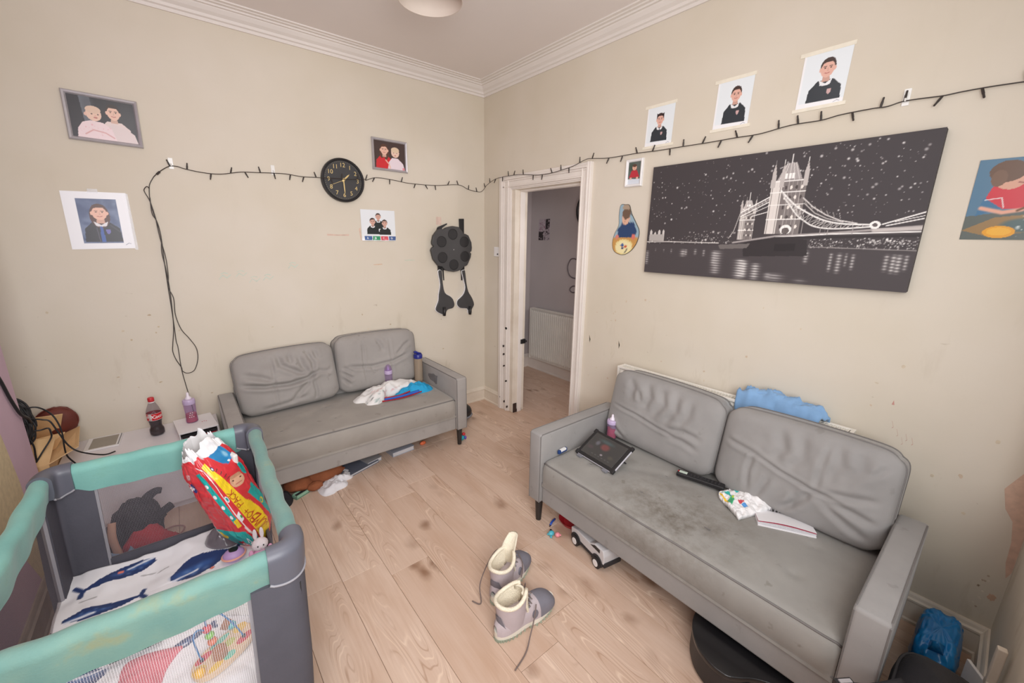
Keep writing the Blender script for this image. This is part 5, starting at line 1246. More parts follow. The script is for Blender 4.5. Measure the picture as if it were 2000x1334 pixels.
def blanket_z(x, y):
    u, v = (x - bx0) / (bx1 - bx0), (y - by0) / (by1 - by0)
    e = min(u + .03, 1 - u, v, 1 - v + .06); drop = 0.045 * max(0, 1 - e / 0.05) ** 2
    return 0.262 + 0.022 * max(0, (v - .7) / .3) + 0.02 * max(0, .25 - u) / .25 - drop + 0.018 * fbm(x * 5, y * 5, 2) + 0.008 * abs(fbm(x * 9 + 3, y * 4)) * (1 if y > -1.35 or x > -2.3 else .35) + 0.02 * max(0, (v - .85) / .15) * u
mb = MB(); mb.grid(lambda u, v: (bx0 + u * (bx1 - bx0), by0 + v * (by1 - by0), blanket_z(bx0 + u * (bx1 - bx0), by0 + v * (by1 - by0))), pw - 1, ph - 1)
ring = [i for i in range(pw)] + [j * pw + pw - 1 for j in range(1, ph)] + [(ph - 1) * pw + i for i in range(pw - 2, -1, -1)] + [j * pw for j in range(ph - 2, 0, -1)]
k = len(mb.v); mb.v += [(mb.v[i][0], mb.v[i][1], 0.206) for i in ring]; L = len(ring)
mb.f += [(ring[i], k + i, k + (i + 1) % L, ring[(i + 1) % L]) for i in range(L)] + [tuple(k + i for i in reversed(range(L)))]
bl_ = ob('whale_blanket', mb, MT['clothprint'], None, smooth=True, fixn=False); paint(bl_, p)
tag(bl_, 'white fleece blanket with navy whales spread in the travel cot', 'blanket')
# ------------------------------------------------------------------ soft heaps and cloths
def heap(name, outline, z0, h, material, seed, parent=None, n=72, rings=18, sharp=2.2, wr=0.012, freq=14.0, zfn=None, world=True, pic=None, flat=0.0):
    O = [(v.x, v.y) for v in spline([(a, b, 0) for a, b in outline], 6, True)]
    cx = sum(a for a, b in O) / len(O); cy = sum(b for a, b in O) / len(O)
    step = len(O) / n; ring_ = []
    for i in range(n):
        q = i * step; k = int(q); f = q - k; a, b = O[k % len(O)], O[(k + 1) % len(O)]
        ring_.append((a[0] * (1 - f) + b[0] * f, a[1] * (1 - f) + b[1] * f))
    mb = MB(); base = zfn if zfn else (lambda x, y: z0)
    def H(x, y, t):
        rdg = 1 - abs(fbm(x * freq + seed, y * freq, seed)) * 2.2; rdg2 = 1 - abs(fbm(x * freq * .45 + seed * 2, y * freq * .45, seed + 9)) * 2
        env = (1 - t ** sharp); lo = min(1, (1 - t) * 5 + flat)
        return base(x, y) + 0.003 + h * env * (0.62 + 0.38 * rdg2) + wr * rdg * lo
    top = []
    for j in range(rings, -1, -1):
        t = j / rings
        if j == 0: mb.v.append((cx, cy, H(cx, cy, 0.0))); break
        for (a, b) in ring_:
            x, y = cx + (a - cx) * t, cy + (b - cy) * t; mb.v.append((x, y, max(base(x, y) + 0.0015, H(x, y, t))))
    for j in range(rings - 1):
        for i in range(n): mb.f.append((j * n + i, j * n + (i + 1) % n, (j + 1) * n + (i + 1) % n, (j + 1) * n + i))
    last = (rings - 1) * n; c = len(mb.v) - 1
    for i in range(n): mb.f.append((last + i, last + (i + 1) % n, c))
    k = len(mb.v); mb.v += [(a, b, base(a, b)) for a, b in ring_]
    mb.f += [(i, k + i, k + (i + 1) % n, (i + 1) % n) for i in range(n)]
    cb = len(mb.v); mb.v.append((cx, cy, base(cx, cy))); mb.f += [(k + i, cb, k + (i + 1) % n) for i in range(n)]
    o = ob(name, mb, material, parent, world=world and parent is not None, smooth='auto')
    if pic is not None:
        xs = [v[0] for v in mb.v]; ys = [v[1] for v in mb.v]; x0, x1, y0, y1 = min(xs), max(xs), min(ys), max(ys); ln = pic.lin(); cc = np.ones((len(mb.v), 4))
        for i, v in enumerate(mb.v):
            cc[i, :3] = ln[min(int((v[1] - y0) / (y1 - y0) * pic.h), pic.h - 1), min(int((v[0] - x0) / (x1 - x0) * pic.w), pic.w - 1)]
        at = o.data.color_attributes.new('print', 'FLOAT_COLOR', 'POINT'); at.data.foreach_set('color', cc.ravel().astype(np.float32))
    return o
def blobmesh(name, c, r, material, parent=None, seed=0, amp=0.0, n=20, rot=0.0, world=False):
    mb = MB(); m_ = n // 2
    for j in range(m_ + 1):
        th = math.pi * j / m_
        for i in range(n):
            a = 2 * math.pi * i / n; d = Vector((math.sin(th) * math.cos(a), math.sin(th) * math.sin(a), math.cos(th)))
            k = 1 + (amp * fbm(d.x * 2 + seed, d.y * 2, d.z * 2) if amp else 0)
            x, y = d.x * r[0] * k, d.y * r[1] * k
            mb.v.append((c[0] + x * math.cos(rot) - y * math.sin(rot), c[1] + x * math.sin(rot) + y * math.cos(rot), c[2] + d.z * r[2] * k))
    for j in range(m_):
        for i in range(n): mb.f.append((j * n + i, (j + 1) * n + i, (j + 1) * n + (i + 1) % n, j * n + (i + 1) % n))
    return ob(name, mb, material, parent, smooth=True, world=world)

MT['towel'] = mat('white_terry', (232, 230, 226), 0.9, 0.03, 30, bump=0.4, bscale=300)
MT['red'] = mat('red_plastic', (196, 42, 52), 0.45, 0.06, 20)
MT['redcloth'] = mat('red_cloth', (168, 34, 44), 0.85, 0.08, 20)
MT['bluecloth'] = mat('light_blue_cloth', (128, 166, 206), 0.85, 0.1, 14, sheen=0.3)
MT['cyancloth'] = mat('bright_blue_cloth', (34, 158, 208), 0.8, 0.08, 14)
MT['denim'] = mat('pale_denim', (128, 150, 178), 0.85, 0.1, 30)
MT['yellow'] = mat('yellow_toy_standin', (222, 178, 58), 0.7, 0.05, 20)
MT['blackcloth'] = mat('black_cloth', (38, 36, 40), 0.9, 0.12, 20)
MT['lilac'] = mat('lilac_plastic', (196, 176, 210), 0.35, 0.03, 20)
MT['clear'] = clear_plastic('clear_bottle', (200, 196, 200), 0.07)
MT['clearlilac'] = clear_plastic('clear_lilac_bottle', (206, 190, 216), 0.17)
MT['juice'] = mat('red_juice', (206, 66, 84), 0.15, 0.05, 20, coat=0.4)
MT['cola'] = mat('dark_cola', (48, 26, 26), 0.12, 0.05, 20, coat=0.5)
MT['wood'] = mat('pale_wood', (222, 190, 152), 0.55, 0.06, 30)
MT['brownwood'] = mat('brown_wood', (160, 104, 66), 0.5, 0.08, 30)
MT['mint'] = mat('mint_plastic', (150, 194, 168), 0.5, 0.04, 20)
MT['grey'] = mat('mid_grey', (128, 128, 134), 0.6, 0.06, 20)

# ------------------------------------------------------------------ things in the cot
def pack_pic():
    p = Pic(420, 330, (214, 54, 62), asp=0.62 / 0.56)
    RD, TL, YL, WH, BL_ = (206, 40, 52), (32, 168, 164), (244, 206, 40), (242, 240, 242), (40, 130, 186)
    p.speckle(30, (0, 1, 0, .86), (226, 78, 84), .01, .06, 31)
    p.poly([(.20, .30), (.40, .26), (.48, .24), (.49, .06), (.38, .03), (.22, .10)], TL); p.ell(.43, .15, .07, .10, TL)
    p.poly([(.355, .80), (.395, .82), (.475, .36), (.435, .32)], TL); p.poly([(.435, .36), (.475, .38), (.478, .30), (.44, .29)], YL)
    for i in range(4): p.ell(.385 + .018 * i, .70 - .1 * i, .012, .018, WH)
    p.ell(.30, .205, .035, .05, YL); p.ell(.275, .22, .025, .035, (186, 210, 226)); p.poly([(.345, .12), (.395, .14), (.40, .05), (.35, .03)], RD); p.text('a', .355, .06, .055, WH, .007)
    p.line([(.43, .10), (.45, .16), (.47, .10), (.44, .08), (.47, .05)], .007, WH)
    p.ell(.30, .665, .026, .04, (52, 56, 128)); p.text('+', .314, .69, .05, WH, .006, math.pi); p.text('6', .275, .70, .085, WH, .009, math.pi)
    for i in range(4): p.line([(.285 + .01 * i, .74), (.295 + .01 * i, .79)], .003, WH)
    p.line([(.39, .86), (.44, .83), (.455, .70), (.47, .52), (.48, .42), (.50, .30), (.51, .22)], .007, WH); p.line([(.50, .27), (.52, .20)], .016, (236, 224, 220))
    p.poly([(.475, .80), (.51, .82), (.515, .76), (.48, .75)], (236, 226, 224)); p.ell(.485, .56, .016, .03, WH); p.ell(.485, .56, .010, .02, TL); p.poly([(.485, .40), (.515, .43), (.525, .35), (.495, .33)], WH); p.ell(.515, .38, .008, .015, (60, 160, 80))
    # yellow banner with the words
    p.poly([(.45, .86), (.50, .88), (.56, .66), (.585, .52), (.615, .34), (.64, .08), (.575, .04), (.555, .24), (.530, .42), (.505, .58)], YL)
    p.text('JUMBO+ PACK', .622, .165, .050, (176, 44, 36), .0042, math.atan2(.39, -.062 * p.asp), .86)
    p.line([(.535, .80), (.575, .70), (.60, .62)], .007, (70, 70, 60), al=.0)
    for i, q in enumerate(((.53, .80), (.542, .77), (.553, .74), (.563, .71), (.573, .68))): p.line([q, (q[0] + .018, q[1] + .012)], .0035, (70, 60, 50))
    p.ell(.518, .825, .012, .017, (60, 60, 110)); p.ell(.518, .825, .006, .009, WH)
    p.poly([(.56, .92), (.64, .95), (.67, .84), (.60, .80)], BL_); p.ell(.625, .87, .022, .03, (140, 190, 220), soft=.6)
    p.ell(.595, .66, .030, .05, (222, 172, 140)); p.ell(.585, .67, .004, .007, (90, 50, 40)); p.ell(.607, .67, .004, .007, (90, 50, 40)); p.line([(.588, .635), (.602, .635)], .004, (180, 90, 80)); p.ell(.597, .70, .022, .016, (196, 146, 116))
    p.ell(.66, .72, .03, .06, TL); p.poly([(.60, .52), (.65, .58), (.72, .40), (.69, .16), (.645, .34)], TL); p.ell(.665, .38, .022, .03, YL, al=.9); p.ell(.665, .38, .012, .017, TL)
    p.poly([(.515, .16), (.545, .22), (.555, .12), (.53, .07)], TL); p.poly([(.53, .16), (.545, .17), (.55, .13), (.535, .12)], RD); p.poly([(.56, .06), (.60, .05), (.59, .0), (.55, .0)], YL)
    g = np.random.RandomState(3)
    edge = 0.925 + 0.015 * np.sin(p.X * 40) ; p.put(p.Y > edge, WH); p.speckle(24, (0, 1, .9, 1), (222, 222, 226), .01, .04, 6)
    return p
nap = thing('nappy_pack', 'torn-open red, teal and yellow nappy pack standing in the far corner of the cot', 'nappies', (-2.175, -1.30, 0.27))
p = pack_pic(); p.a = np.roll(p.a, -40, axis=1)
mb = MB(); nu_, nv_ = p.w, p.h
tilt_x, tilt_y = -0.27, 0.10
def pack_pt(u, v):
    a = 2 * math.pi * u
    cx_, cy_ = -math.sin(a), math.cos(a); e = 0.62
    px = math.copysign(abs(cx_) ** e, cx_); py = math.copysign(abs(cy_) ** e, cy_)
    taper = 0.35 + 0.65 * min(1, v / 0.22) ** 0.6
    top = 1.0 - 0.22 * max(0, (v - .72) / .28) ** 1.4
    crump = 1 + 0.05 * fbm(math.sin(a) * 2 + 4, math.cos(a) * 2, v * 6) + 0.03 * fbm(math.sin(a) * 6, math.cos(a) * 6, v * 14)
    x = px * 0.092 * taper * crump * (1 - .14 * max(0, (v - .6) / .4)); y = py * 0.080 * taper * (top - .45 * max(0, (v - .75) / .25)) * crump
    r_ = R(43); x, y = x * math.cos(r_) - y * math.sin(r_), x * math.sin(r_) + y * math.cos(r_)
    z = 0.50 * v
    if v > .86: z += (v - .86) / .14 * (0.030 * math.sin(a * 2 + 2.2) + 0.022 * fbm(a * 3, 2.0, v) - 0.05 * math.exp(-((u - .44) / .05) ** 2))
    return (x + tilt_x * z + 0.02, y + tilt_y * z, z + 0.0)
mb.grid(lambda u, v: pack_pt(u, v), nu_ - 1, nv_ - 1)
mb.f.append(tuple(range(nu_ - 1))[::-1]) if False else None
o = ob('film', mb, MT['filmprint'], nap, smooth=True, fixn=False); paint(o, p)
ob('lining', MB().grid(lambda u, v: tuple(Vector(pack_pt(u, 0.99 - .25 * v)) * 0.97 + Vector((-0.003, 0.002, .012))), 40, 6), MT['white'], nap, smooth=True)
for i in range(5):
    q = pack_pt(0.5, 0.70); ob('nappy', MB().box((tilt_x * .36 + 0.02 - .055 + .027 * i, 0.036 + .004 * i, 0.375 + .008 * math.sin(i * 2)), (0.020, 0.085, 0.09), R(24), 0.1), MT['towel'], nap, bevel=0.006)
p = None
# grey plastic bag behind it
tag(heap('plastic_bag', [(-2.33, -1.20), (-2.25, -1.17), (-2.21, -1.20), (-2.20, -1.27), (-2.26, -1.30), (-2.32, -1.26)], 0.275, 0.055, mat('grey_film', (120, 112, 118), 0.25, 0.1, 20, coat=0.5), 4, wr=0.012, freq=18, zfn=lambda x, y: blanket_z(x, y) + .004), 'crumpled dark grey plastic bag beside the nappy pack in the cot', 'bag')
# small white soft toy and a lilac rattle at the front right corner
bun = thing('soft_toy', 'small white bunny-eared toy at the corner of the cot below the nappy pack', 'toy', (-2.155, -1.425, 0.268))
wt = mat('white_plush', (236, 226, 230), 0.9, 0.03, 40, bump=0.5, bscale=200); pk = mat('pink_plush', (224, 164, 196), 0.9, 0.05, 40)
blobmesh('body', (0, -.012, .03), (.030, .028, .032), pk, bun); hd_ = blobmesh('head', (0, -.014, .078), (.030, .026, .026), wt, bun)
for e in (-1, 1):
    blobmesh('ear', (e * .012, 0, .118), (.008, .005, .026), wt, bun); blobmesh('arm', (e * .034, -.016, .045), (.010, .010, .018), pk, bun)
    blobmesh('eye', (e * .010, -.038, .084), (.0028, .002, .0036), MT['black'], hd_, n=10)
blobmesh('nose', (0, -.0405, .075), (.003, .002, .002), pk, hd_, n=10)
rat = thing('rattle', 'round lilac rattle beside the white toy in the cot', 'toy', (-2.245, -1.375, 0.272))
blobmesh('shell', (0, 0, .026), (.040, .034, .026), mat('lilac_rattle', (190, 156, 206), .4, .04, 20), rat); ob('face_print', MB().prism([(v.x, v.y) for v in spline([(-.012, -.010, 0), (.010, -.014, 0), (.018, .004, 0), (.002, .014, 0), (-.014, .008, 0)], 4, True)], .0470, .0535, 'z'), MT['black'], rat); ob('band', MB().tube([(.0405 * math.cos(a), .0345 * math.sin(a), .026) for a in np.linspace(0, 6.283, 30)[:-1]], .004, 6, True), mat('peach_band', (236, 172, 150), .5), rat)
# slim black case
cs = thing('hair_tool_case', 'slim black hinged case with a blue button lying on the blanket', 'case', (-2.535, -1.634, 0.283), R(-1))
ob('upper_half', MB().b2(-.065, .065, .002, .024, 0, .016), MT['black'], cs, bevel=.003); ob('lower_half', MB().b2(-.065, .065, -.026, -.002, 0, .016), MT['black'], cs, bevel=.003); ob('button', MB().b2(-.045, -.028, -.018, -.008, .014, .0185), mat('blue_button', (48, 170, 204), .35), cs, bevel=.002); ob('clip', MB().tube([(-.066, -.004, .006), (-.074, -.006, .005), (-.078, -.002, .004)], .0018, 6), MT['silver'], cs)
# pink cloth
PK = [(-2.60, -1.86), (-2.575, -1.731), (-2.573, -1.696), (-2.563, -1.669), (-2.533, -1.664), (-2.488, -1.675), (-2.448, -1.684), (-2.422, -1.700), (-2.439, -1.72), (-2.461, -1.75), (-2.475, -1.80), (-2.49, -1.90)]
tag(heap('pink_cloth', PK, 0.27, 0.014, mat('pink_cloth', (222, 112, 124), .85, .05, 20), 6, wr=.003, zfn=lambda x, y: blanket_z(x, y) + .002), 'folded pink cloth on the blanket behind the front mesh', 'cloth')
tag(heap('lace_cloth', [(-2.329, -1.602), (-2.28, -1.55), (-2.21, -1.555), (-2.175, -1.60), (-2.18, -1.68), (-2.217, -1.71), (-2.276, -1.672), (-2.32, -1.635)], 0.27, 0.028, MT['towel'], 9, wr=.016, freq=24, zfn=lambda x, y: blanket_z(x, y) + .002), 'crumpled white lacy cloth at the right end of the cot', 'cloth')
# wooden bead maze
bm0 = thing('bead_maze', 'wooden bead maze toy with blue wires lying in the cot behind the mesh', 'toy', (-2.315, -1.822, 0.272), R(33))
oval = [(0.095 * math.copysign(abs(math.cos(a)) ** .8, math.cos(a)), 0.052 * math.copysign(abs(math.sin(a)) ** .8, math.sin(a))) for a in np.linspace(0, 2 * math.pi, 37)[:-1]]
ob('board', MB().prism(oval, 0.0, 0.020, 'z'), MT['wood'], bm0, bevel=0.003)
cols_ = [((-.078, .004), (.020, .015), (236, 196, 60)), ((-.045, .030), (.026, .012), (204, 54, 66)), ((.012, .036), (.032, .010), (110, 196, 170)), ((.070, .020), (.022, .016), (236, 190, 60)), ((.050, -.026), (.028, .013), (204, 54, 66)), ((-.010, -.036), (.018, .012), (110, 196, 170)), ((.02, .004), (.018, .013), (190, 194, 90)), ((-.050, -.030), (.024, .010), (236, 196, 60))]
for (c_, r_, col_) in cols_:
    ob('painted_leaf', MB().prism([(c_[0] + r_[0] * math.cos(a), c_[1] + r_[1] * math.sin(a)) for a in np.linspace(0, 6.283, 15)[:-1]], .019, .0208, 'z'), mat('paint_%d_%d' % (col_[0], col_[1]), col_, .45) if ('paint_%d_%d' % (col_[0], col_[1])) not in bpy.data.materials else bpy.data.materials['paint_%d_%d' % (col_[0], col_[1])], bm0)
bw = mat('blue_wire', (30, 116, 178), .3, .03, 20)
def wire(pts): return MB().tube(spline(pts, 8), 0.0026, 7)
ob('wire', wire([(-.052, .026, .02), (-.056, .032, .06), (-.055, .040, .105), (-.040, .042, .118), (-.020, .040, .095), (-.006, .040, .05), (-.004, .040, .02)]), bw, bm0, smooth=True)
ob('wire', wire([(.050, -.022, .02), (.040, -.006, .07), (.022, .018, .125), (.006, .034, .150), (-.008, .040, .146), (-.014, .042, .120), (-.004, .041, .02)]), bw, bm0, smooth=True)
for q in ((-.052, .026), (.050, -.022)): ob('wire_socket', MB().lathe([(.006, .019), (.006, .026), (.003, .027)], 10, (q[0], q[1], 0)), MT['black'], bm0)
for (c_, r_, col_, nm) in [((-.006, .041, .040), (.014, .014, .012), (222, 104, 46), 'orange'), ((-.010, .041, .068), (.013, .013, .012), (122, 200, 62), 'green'), ((-.013, .042, .096), (.014, .014, .012), (204, 40, 62), 'red'), ((-.086, -.012, .030), (.016, .016, .015), (240, 182, 30), 'yellow'), ((.060, .044, .032), (.014, .014, .013), (48, 178, 190), 'turquoise')]:
    b_ = blobmesh('bead', c_, r_, mat('bead_' + nm, col_, .3, .02, 20, coat=.3), bm0, n=16); b_['label'] = nm + ' bead'
ob('block', MB().lathe([(.021, .019), (.022, .034), (.021, .050)], 6, (-.022, -.012, 0)), MT['brownwood'], bm0, bevel=.002)['label'] = 'brown wooden six-sided block'
ob('block', MB().box((.048, .050, .046), (.026, .022, .022), .5, .4), MT['brownwood'], bm0, bevel=.002)
# ------------------------------------------------------------------ low cabinet by the back wall and what stands on it
cab = thing('low_cabinet', 'low white cabinet with a round knob against the back wall behind the cot', 'cabinet', (-2.535, -0.002, 0))
ob('body', MB().b2(-.335, .335, -.315, 0, .03, .408), MT['cabfront'], cab, bevel=.003)
ob('top', MB().b2(-.342, .342, -.328, 0, .408, .425), MT['cab'], cab, bevel=.003)
dr = ob('door', MB().b2(-.325, .325, -.331, -.315, .045, .400), MT['cabfront'], cab, bevel=.003)
ob('knob', MB().lathe([(.008, .331), (.006, .342), (.016, .348), (.018, .356), (.010, .361)], 20, (-.105, 0, .305), 'y'), mat('clear_knob', (226, 222, 224), .2, coat=.5), dr, smooth='auto')
ob('plinth', MB().b2(-.33, .33, -.300, 0, 0, .03), MT['cabfront'], cab)
tb_ = thing('tablet_computer', 'white-framed grey tablet lying on the left of the low cabinet', 'tablet', (-2.722, -0.105, 0.425), R(-2))
ob('body', MB().b2(-.074, .074, -.094, .088, 0, .008), MT['white'], tb_, bevel=.003); ob('screen', MB().b2(-.052, .058, -.080, .070, .0076, .0086), mat('grey_screen', (146, 138, 126), .18, .03, 10, coat=.4), tb_, bevel=.001); ob('edge_strip', MB().b2(.066, .070, -.085, .08, .0078, .0092), MT['grey'], tb_)
# bottle of cola
def bottle_cola():
    t = thing('cola_bottle', 'half-full cola bottle with red cap and red label on the low cabinet', 'bottle', (-2.486, -0.155, 0.425))
    ob('bottle_wall', MB().lathe([(.012, .001), (.026, .002), (.034, .010), (.035, .026), (.034, .040), (.029, .050), (.027, .060), (.030, .084), (.034, .100), (.0345, .140), (.033, .152), (.026, .176), (.017, .198), (.013, .206), (.013, .212)], 28, cap=False), MT['clear'], t, smooth=True)
    ob('drink', MB().lathe([(.012, .003), (.024, .004), (.0325, .011), (.0335, .026), (.0325, .039), (.0275, .050), (.0255, .060), (.0285, .084), (.0322, .098)], 28), MT['cola'], t, smooth='auto')
    p = Pic(220, 44, (206, 34, 44), asp=0.218 / 0.042); W = (244, 240, 240)
    p.line([(0, .03), (1, .03)], .03, W); p.line([(0, .97), (1, .97)], .025, W)
    p.poly([(.63, 0), (.70, 0), (.70, 1), (.63, 1)], (214, 204, 200)); p.speckle(40, (.63, .70, .05, .95), (150, 110, 110), .02, .05, 2)
    for k_ in (.73, .23): p.text('Coca-Cola', k_, .28, .46, W, .055, .06, .62)
    mb = MB(); mb.grid(lambda u, v: (.0348 * math.cos(2 * math.pi * u), .0348 * math.sin(2 * math.pi * u), .1 + .042 * v), p.w - 1, p.h - 1); lb = ob('label', mb, MT['print'], t, smooth=True, fixn=False); paint(lb, p)
    ob('cap', MB().lathe([(.0148, .210), (.0152, .212), (.0152, .230), (.0135, .233)], 24), MT['red'], t, smooth='auto')
    ob('neck_ring', MB().lathe([(.0145, .203), (.0155, .205), (.0145, .208)], 20), MT['white'], t)
bottle_cola()
def baby_bottle(loc, lab, fill, h=0.125, teat=True, rz=0.0, group='baby bottles', spots=False):
    t = thing('baby_bottle', lab, 'baby bottle', loc, rz, group)
    ob('bottle_wall', MB().lathe([(.020, .001), (.029, .003), (.030, .012), (.0275, h * .45), (.0295, h * .78), (.029, h * .90), (.026, h * .94)], 24, cap=False), MT['clearlilac'], t, smooth=True)
    if fill: ob('drink', MB().lathe([(.019, .003), (.0275, .005), (.0285, .013), (.0262, h * .40), (.0264, h * fill)], 24), MT['juice'], t, smooth='auto')
    c = ob('collar', MB().lathe([(.031, h * .90), (.0315, h * .92), (.0315, h * 1.08), (.029, h * 1.12), (.018, h * 1.14)], 24), MT['lilac'], t, smooth='auto')
    for k in range(10): pass
    if teat: ob('teat', MB().lathe([(.019, h * 1.13), (.016, h * 1.20), (.008, h * 1.29), (.007, h * 1.40), (.0045, h * 1.46)], 18), mat('silicone_teat', (232, 222, 232), .3, .02, 20) if 'silicone_teat' not in bpy.data.materials else bpy.data.materials['silicone_teat'], t, smooth=True)
    else:
        ob('dome_cap', MB().lathe([(.0275, h * 1.10), (.026, h * 1.25), (.019, h * 1.40), (.010, h * 1.47), (.004, h * 1.49)], 20), MT['clearlilac'], t, smooth=True)
        ob('teat', MB().lathe([(.016, h * 1.13), (.008, h * 1.24), (.006, h * 1.34), (.003, h * 1.38)], 14), MT['lilac'], t, smooth=True)
    if spots:
        for k in range(7): blobmesh('printed_dot', (.0285 * math.cos(-1.9 + .12 * k), .0285 * math.sin(-1.9 + .12 * k), h * (.30 + .1 * (k % 3))), (.003, .003, .003), MT['white'], t, n=8)
baby_bottle((-2.318, -0.185, 0.4705), 'lilac baby bottle with pink drink on the low cabinet beside the sofa', 0.42, 0.130, spots=True)
wb_ = thing('paper_box', 'white flat box lid under the baby bottle on the low cabinet', 'box', (-2.305, -0.215, 0.425), R(6))
ob('lid', MB().b2(-.095, .095, -.120, .125, .036, .0450), MT['paper'], wb_, bevel=.002); ob('side', MB().b2(-.093, -.088, -.118, .123, 0, .037).add([], []), MT['paper'], wb_); ob('back', MB().b2(-.093, .093, .118, .123, 0, .037), MT['paper'], wb_); ob('side', MB().b2(.088, .093, -.118, .123, 0, .037), MT['paper'], wb_)
fo = thing('folder', 'thin dark red and black folder tucked under the white box lid', 'folder', (-2.30, -0.255, 0.425), R(6))
ob('cover', MB().b2(-.082, .082, -.085, .085, .012, .026), MT['blackcloth'], fo, bevel=.002); ob('spine', MB().b2(-.080, .080, -.086, .083, .002, .011), mat('dark_red_card', (168, 30, 52), .5), fo, bevel=.002)
sp2 = [tag(blobmesh('juice_drop', (-2.272 + .010 * i, -0.222 + .006 * (i % 2), 0.4712), (.003, .003, .0012), MT['juice'], n=8), 'tiny red drop on the white box lid, ' + ('nearest to the baby bottle', 'middle one of three', 'farthest from the baby bottle')[i], 'drop', 'spilled drops') for i in range(3)]
# ------------------------------------------------------------------ the alcove
bx = thing('cardboard_box', 'open tan cardboard box with raised flaps in the alcove', 'box', (-3.02, -0.26, 0), R(3))
tan = mat('tan_card', (206, 166, 118), .8, .06, 12, c2=(220, 182, 134)); tan2 = mat('tan_paper', (222, 184, 136), .75, .05, 12)
ob('body', MB().b2(-.16, .14, -.19, .19, 0, .50), tan, bx, bevel=.004)
def flap(q, m_=tan2): 
    a = [Vector(v) for v in q]; n_ = (a[1] - a[0]).cross(a[2] - a[0]).normalized() * .004
    return MB().add([tuple(v) for v in a] + [tuple(v - n_) for v in a], [(0, 1, 2, 3), (7, 6, 5, 4), (0, 4, 5, 1), (1, 5, 6, 2), (2, 6, 7, 3), (3, 7, 4, 0)])
ob('flap', flap([(-.16, .19, .50), (.14, .19, .50), (.185, .11, .645), (-.12, .12, .66)]), tan2, bx); ob('flap', flap([(.14, -.19, .50), (.14, .19, .50), (.23, .15, .545), (.24, -.12, .53)]), tan2, bx); ob('flap', flap([(-.16, -.19, .50), (.14, -.19, .50), (.17, -.10, .60), (-.15, -.08, .62)]), tan, bx)
ob('crease_panel', flap([(.06, -.16, .515), (.15, -.02, .512), (.19, .02, .575), (.08, -.08, .60)]), tan, bx)
cu_ = thing('leather_cushion', 'rounded dark red-brown leather cushion behind the cardboard box', 'cushion', (-2.868, -0.052, 0.425))
lm = mat('oxblood_leather', (104, 46, 36), .65, .15, 14)
bpy.data.objects['leather_cushion'].location = (-2.93, -0.05, 0.50)
blobmesh('cover', (0.045, 0, .085), (.082, .045, .078), lm, cu_, 3, .12); ob('seam', MB().tube([(0.045 + .081 * math.cos(a), -.006, .085 + .077 * math.sin(a)) for a in np.linspace(0, 6.283, 30)[:-1]], .004, 6, True), lm, cu_)
co = thing('cable_coil', 'tangled coil of black cables in the alcove beside the lilac wall', 'cable', (-2.925, -0.40, 0.52))
for k in range(7):
    g = np.random.RandomState(40 + k); pts = []
    for q in range(26):
        a = q / 25 * 6.283 * 1.0; pts.append((-.012 + (.050 + .010 * k * .5) * math.cos(a + k) * (.6 + .1 * g.rand()), -.02 + .012 * (k - 3) * .6 + .006 * g.rand(), .20 + (.105 + .006 * k) * math.sin(a + k) * (.85 + .04 * g.rand())))
    ob('loop', MB().tube(spline(pts, 3), .0042, 6), MT['black'], co, smooth=True)
blobmesh('plug_block', (-.025, -.02, .20), (.045, .028, .09), MT['black'], co, 2, .25, rot=.2)
CABS = [[(-2.90, -.42, .79), (-2.86, -.42, .785), (-2.83, -.40, .74), (-2.815, -.40, .69), (-2.81, -.40, .63), (-2.815, -.40, .56), (-2.818, -.38, .50), (-2.80, -.36, .44)],
        [(-2.90, -.42, .74), (-2.86, -.40, .715), (-2.838, -.40, .70), (-2.822, -.40, .64), (-2.80, -.40, .56), (-2.765, -.40, .512), (-2.70, -.345, .45), (-2.66, -.30, .436)],
        [(-2.93, -.42, .62), (-2.915, -.42, .64), (-2.905, -.42, .60), (-2.908, -.42, .55), (-2.91, -.42, .50)], [(-2.92, -.42, .68), (-2.88, -.40, .665), (-2.85, -.40, .668), (-2.845, -.40, .645), (-2.85, -.40, .615), (-2.885, -.42, .56), (-2.91, -.43, .52)]]
for c_ in CABS: ob('loose_end', MB().tube(spline(c_, 6), .0036, 6), MT['black'], co, world=True, smooth=True)
wc = thing('wall_cable', 'thick black cable running down the lilac chimney breast', 'cable', (-2.895, -0.60, 0.6))
ob('lead', MB().tube(spline([(-2.893, -.85, 1.16), (-2.893, -.66, 1.03), (-2.892, -.585, .89), (-2.89, -.53, .80), (-2.886, -.47, .755), (-2.89, -.43, .72)], 6), .006, 7), MT['black'], wc, world=True, smooth=True)
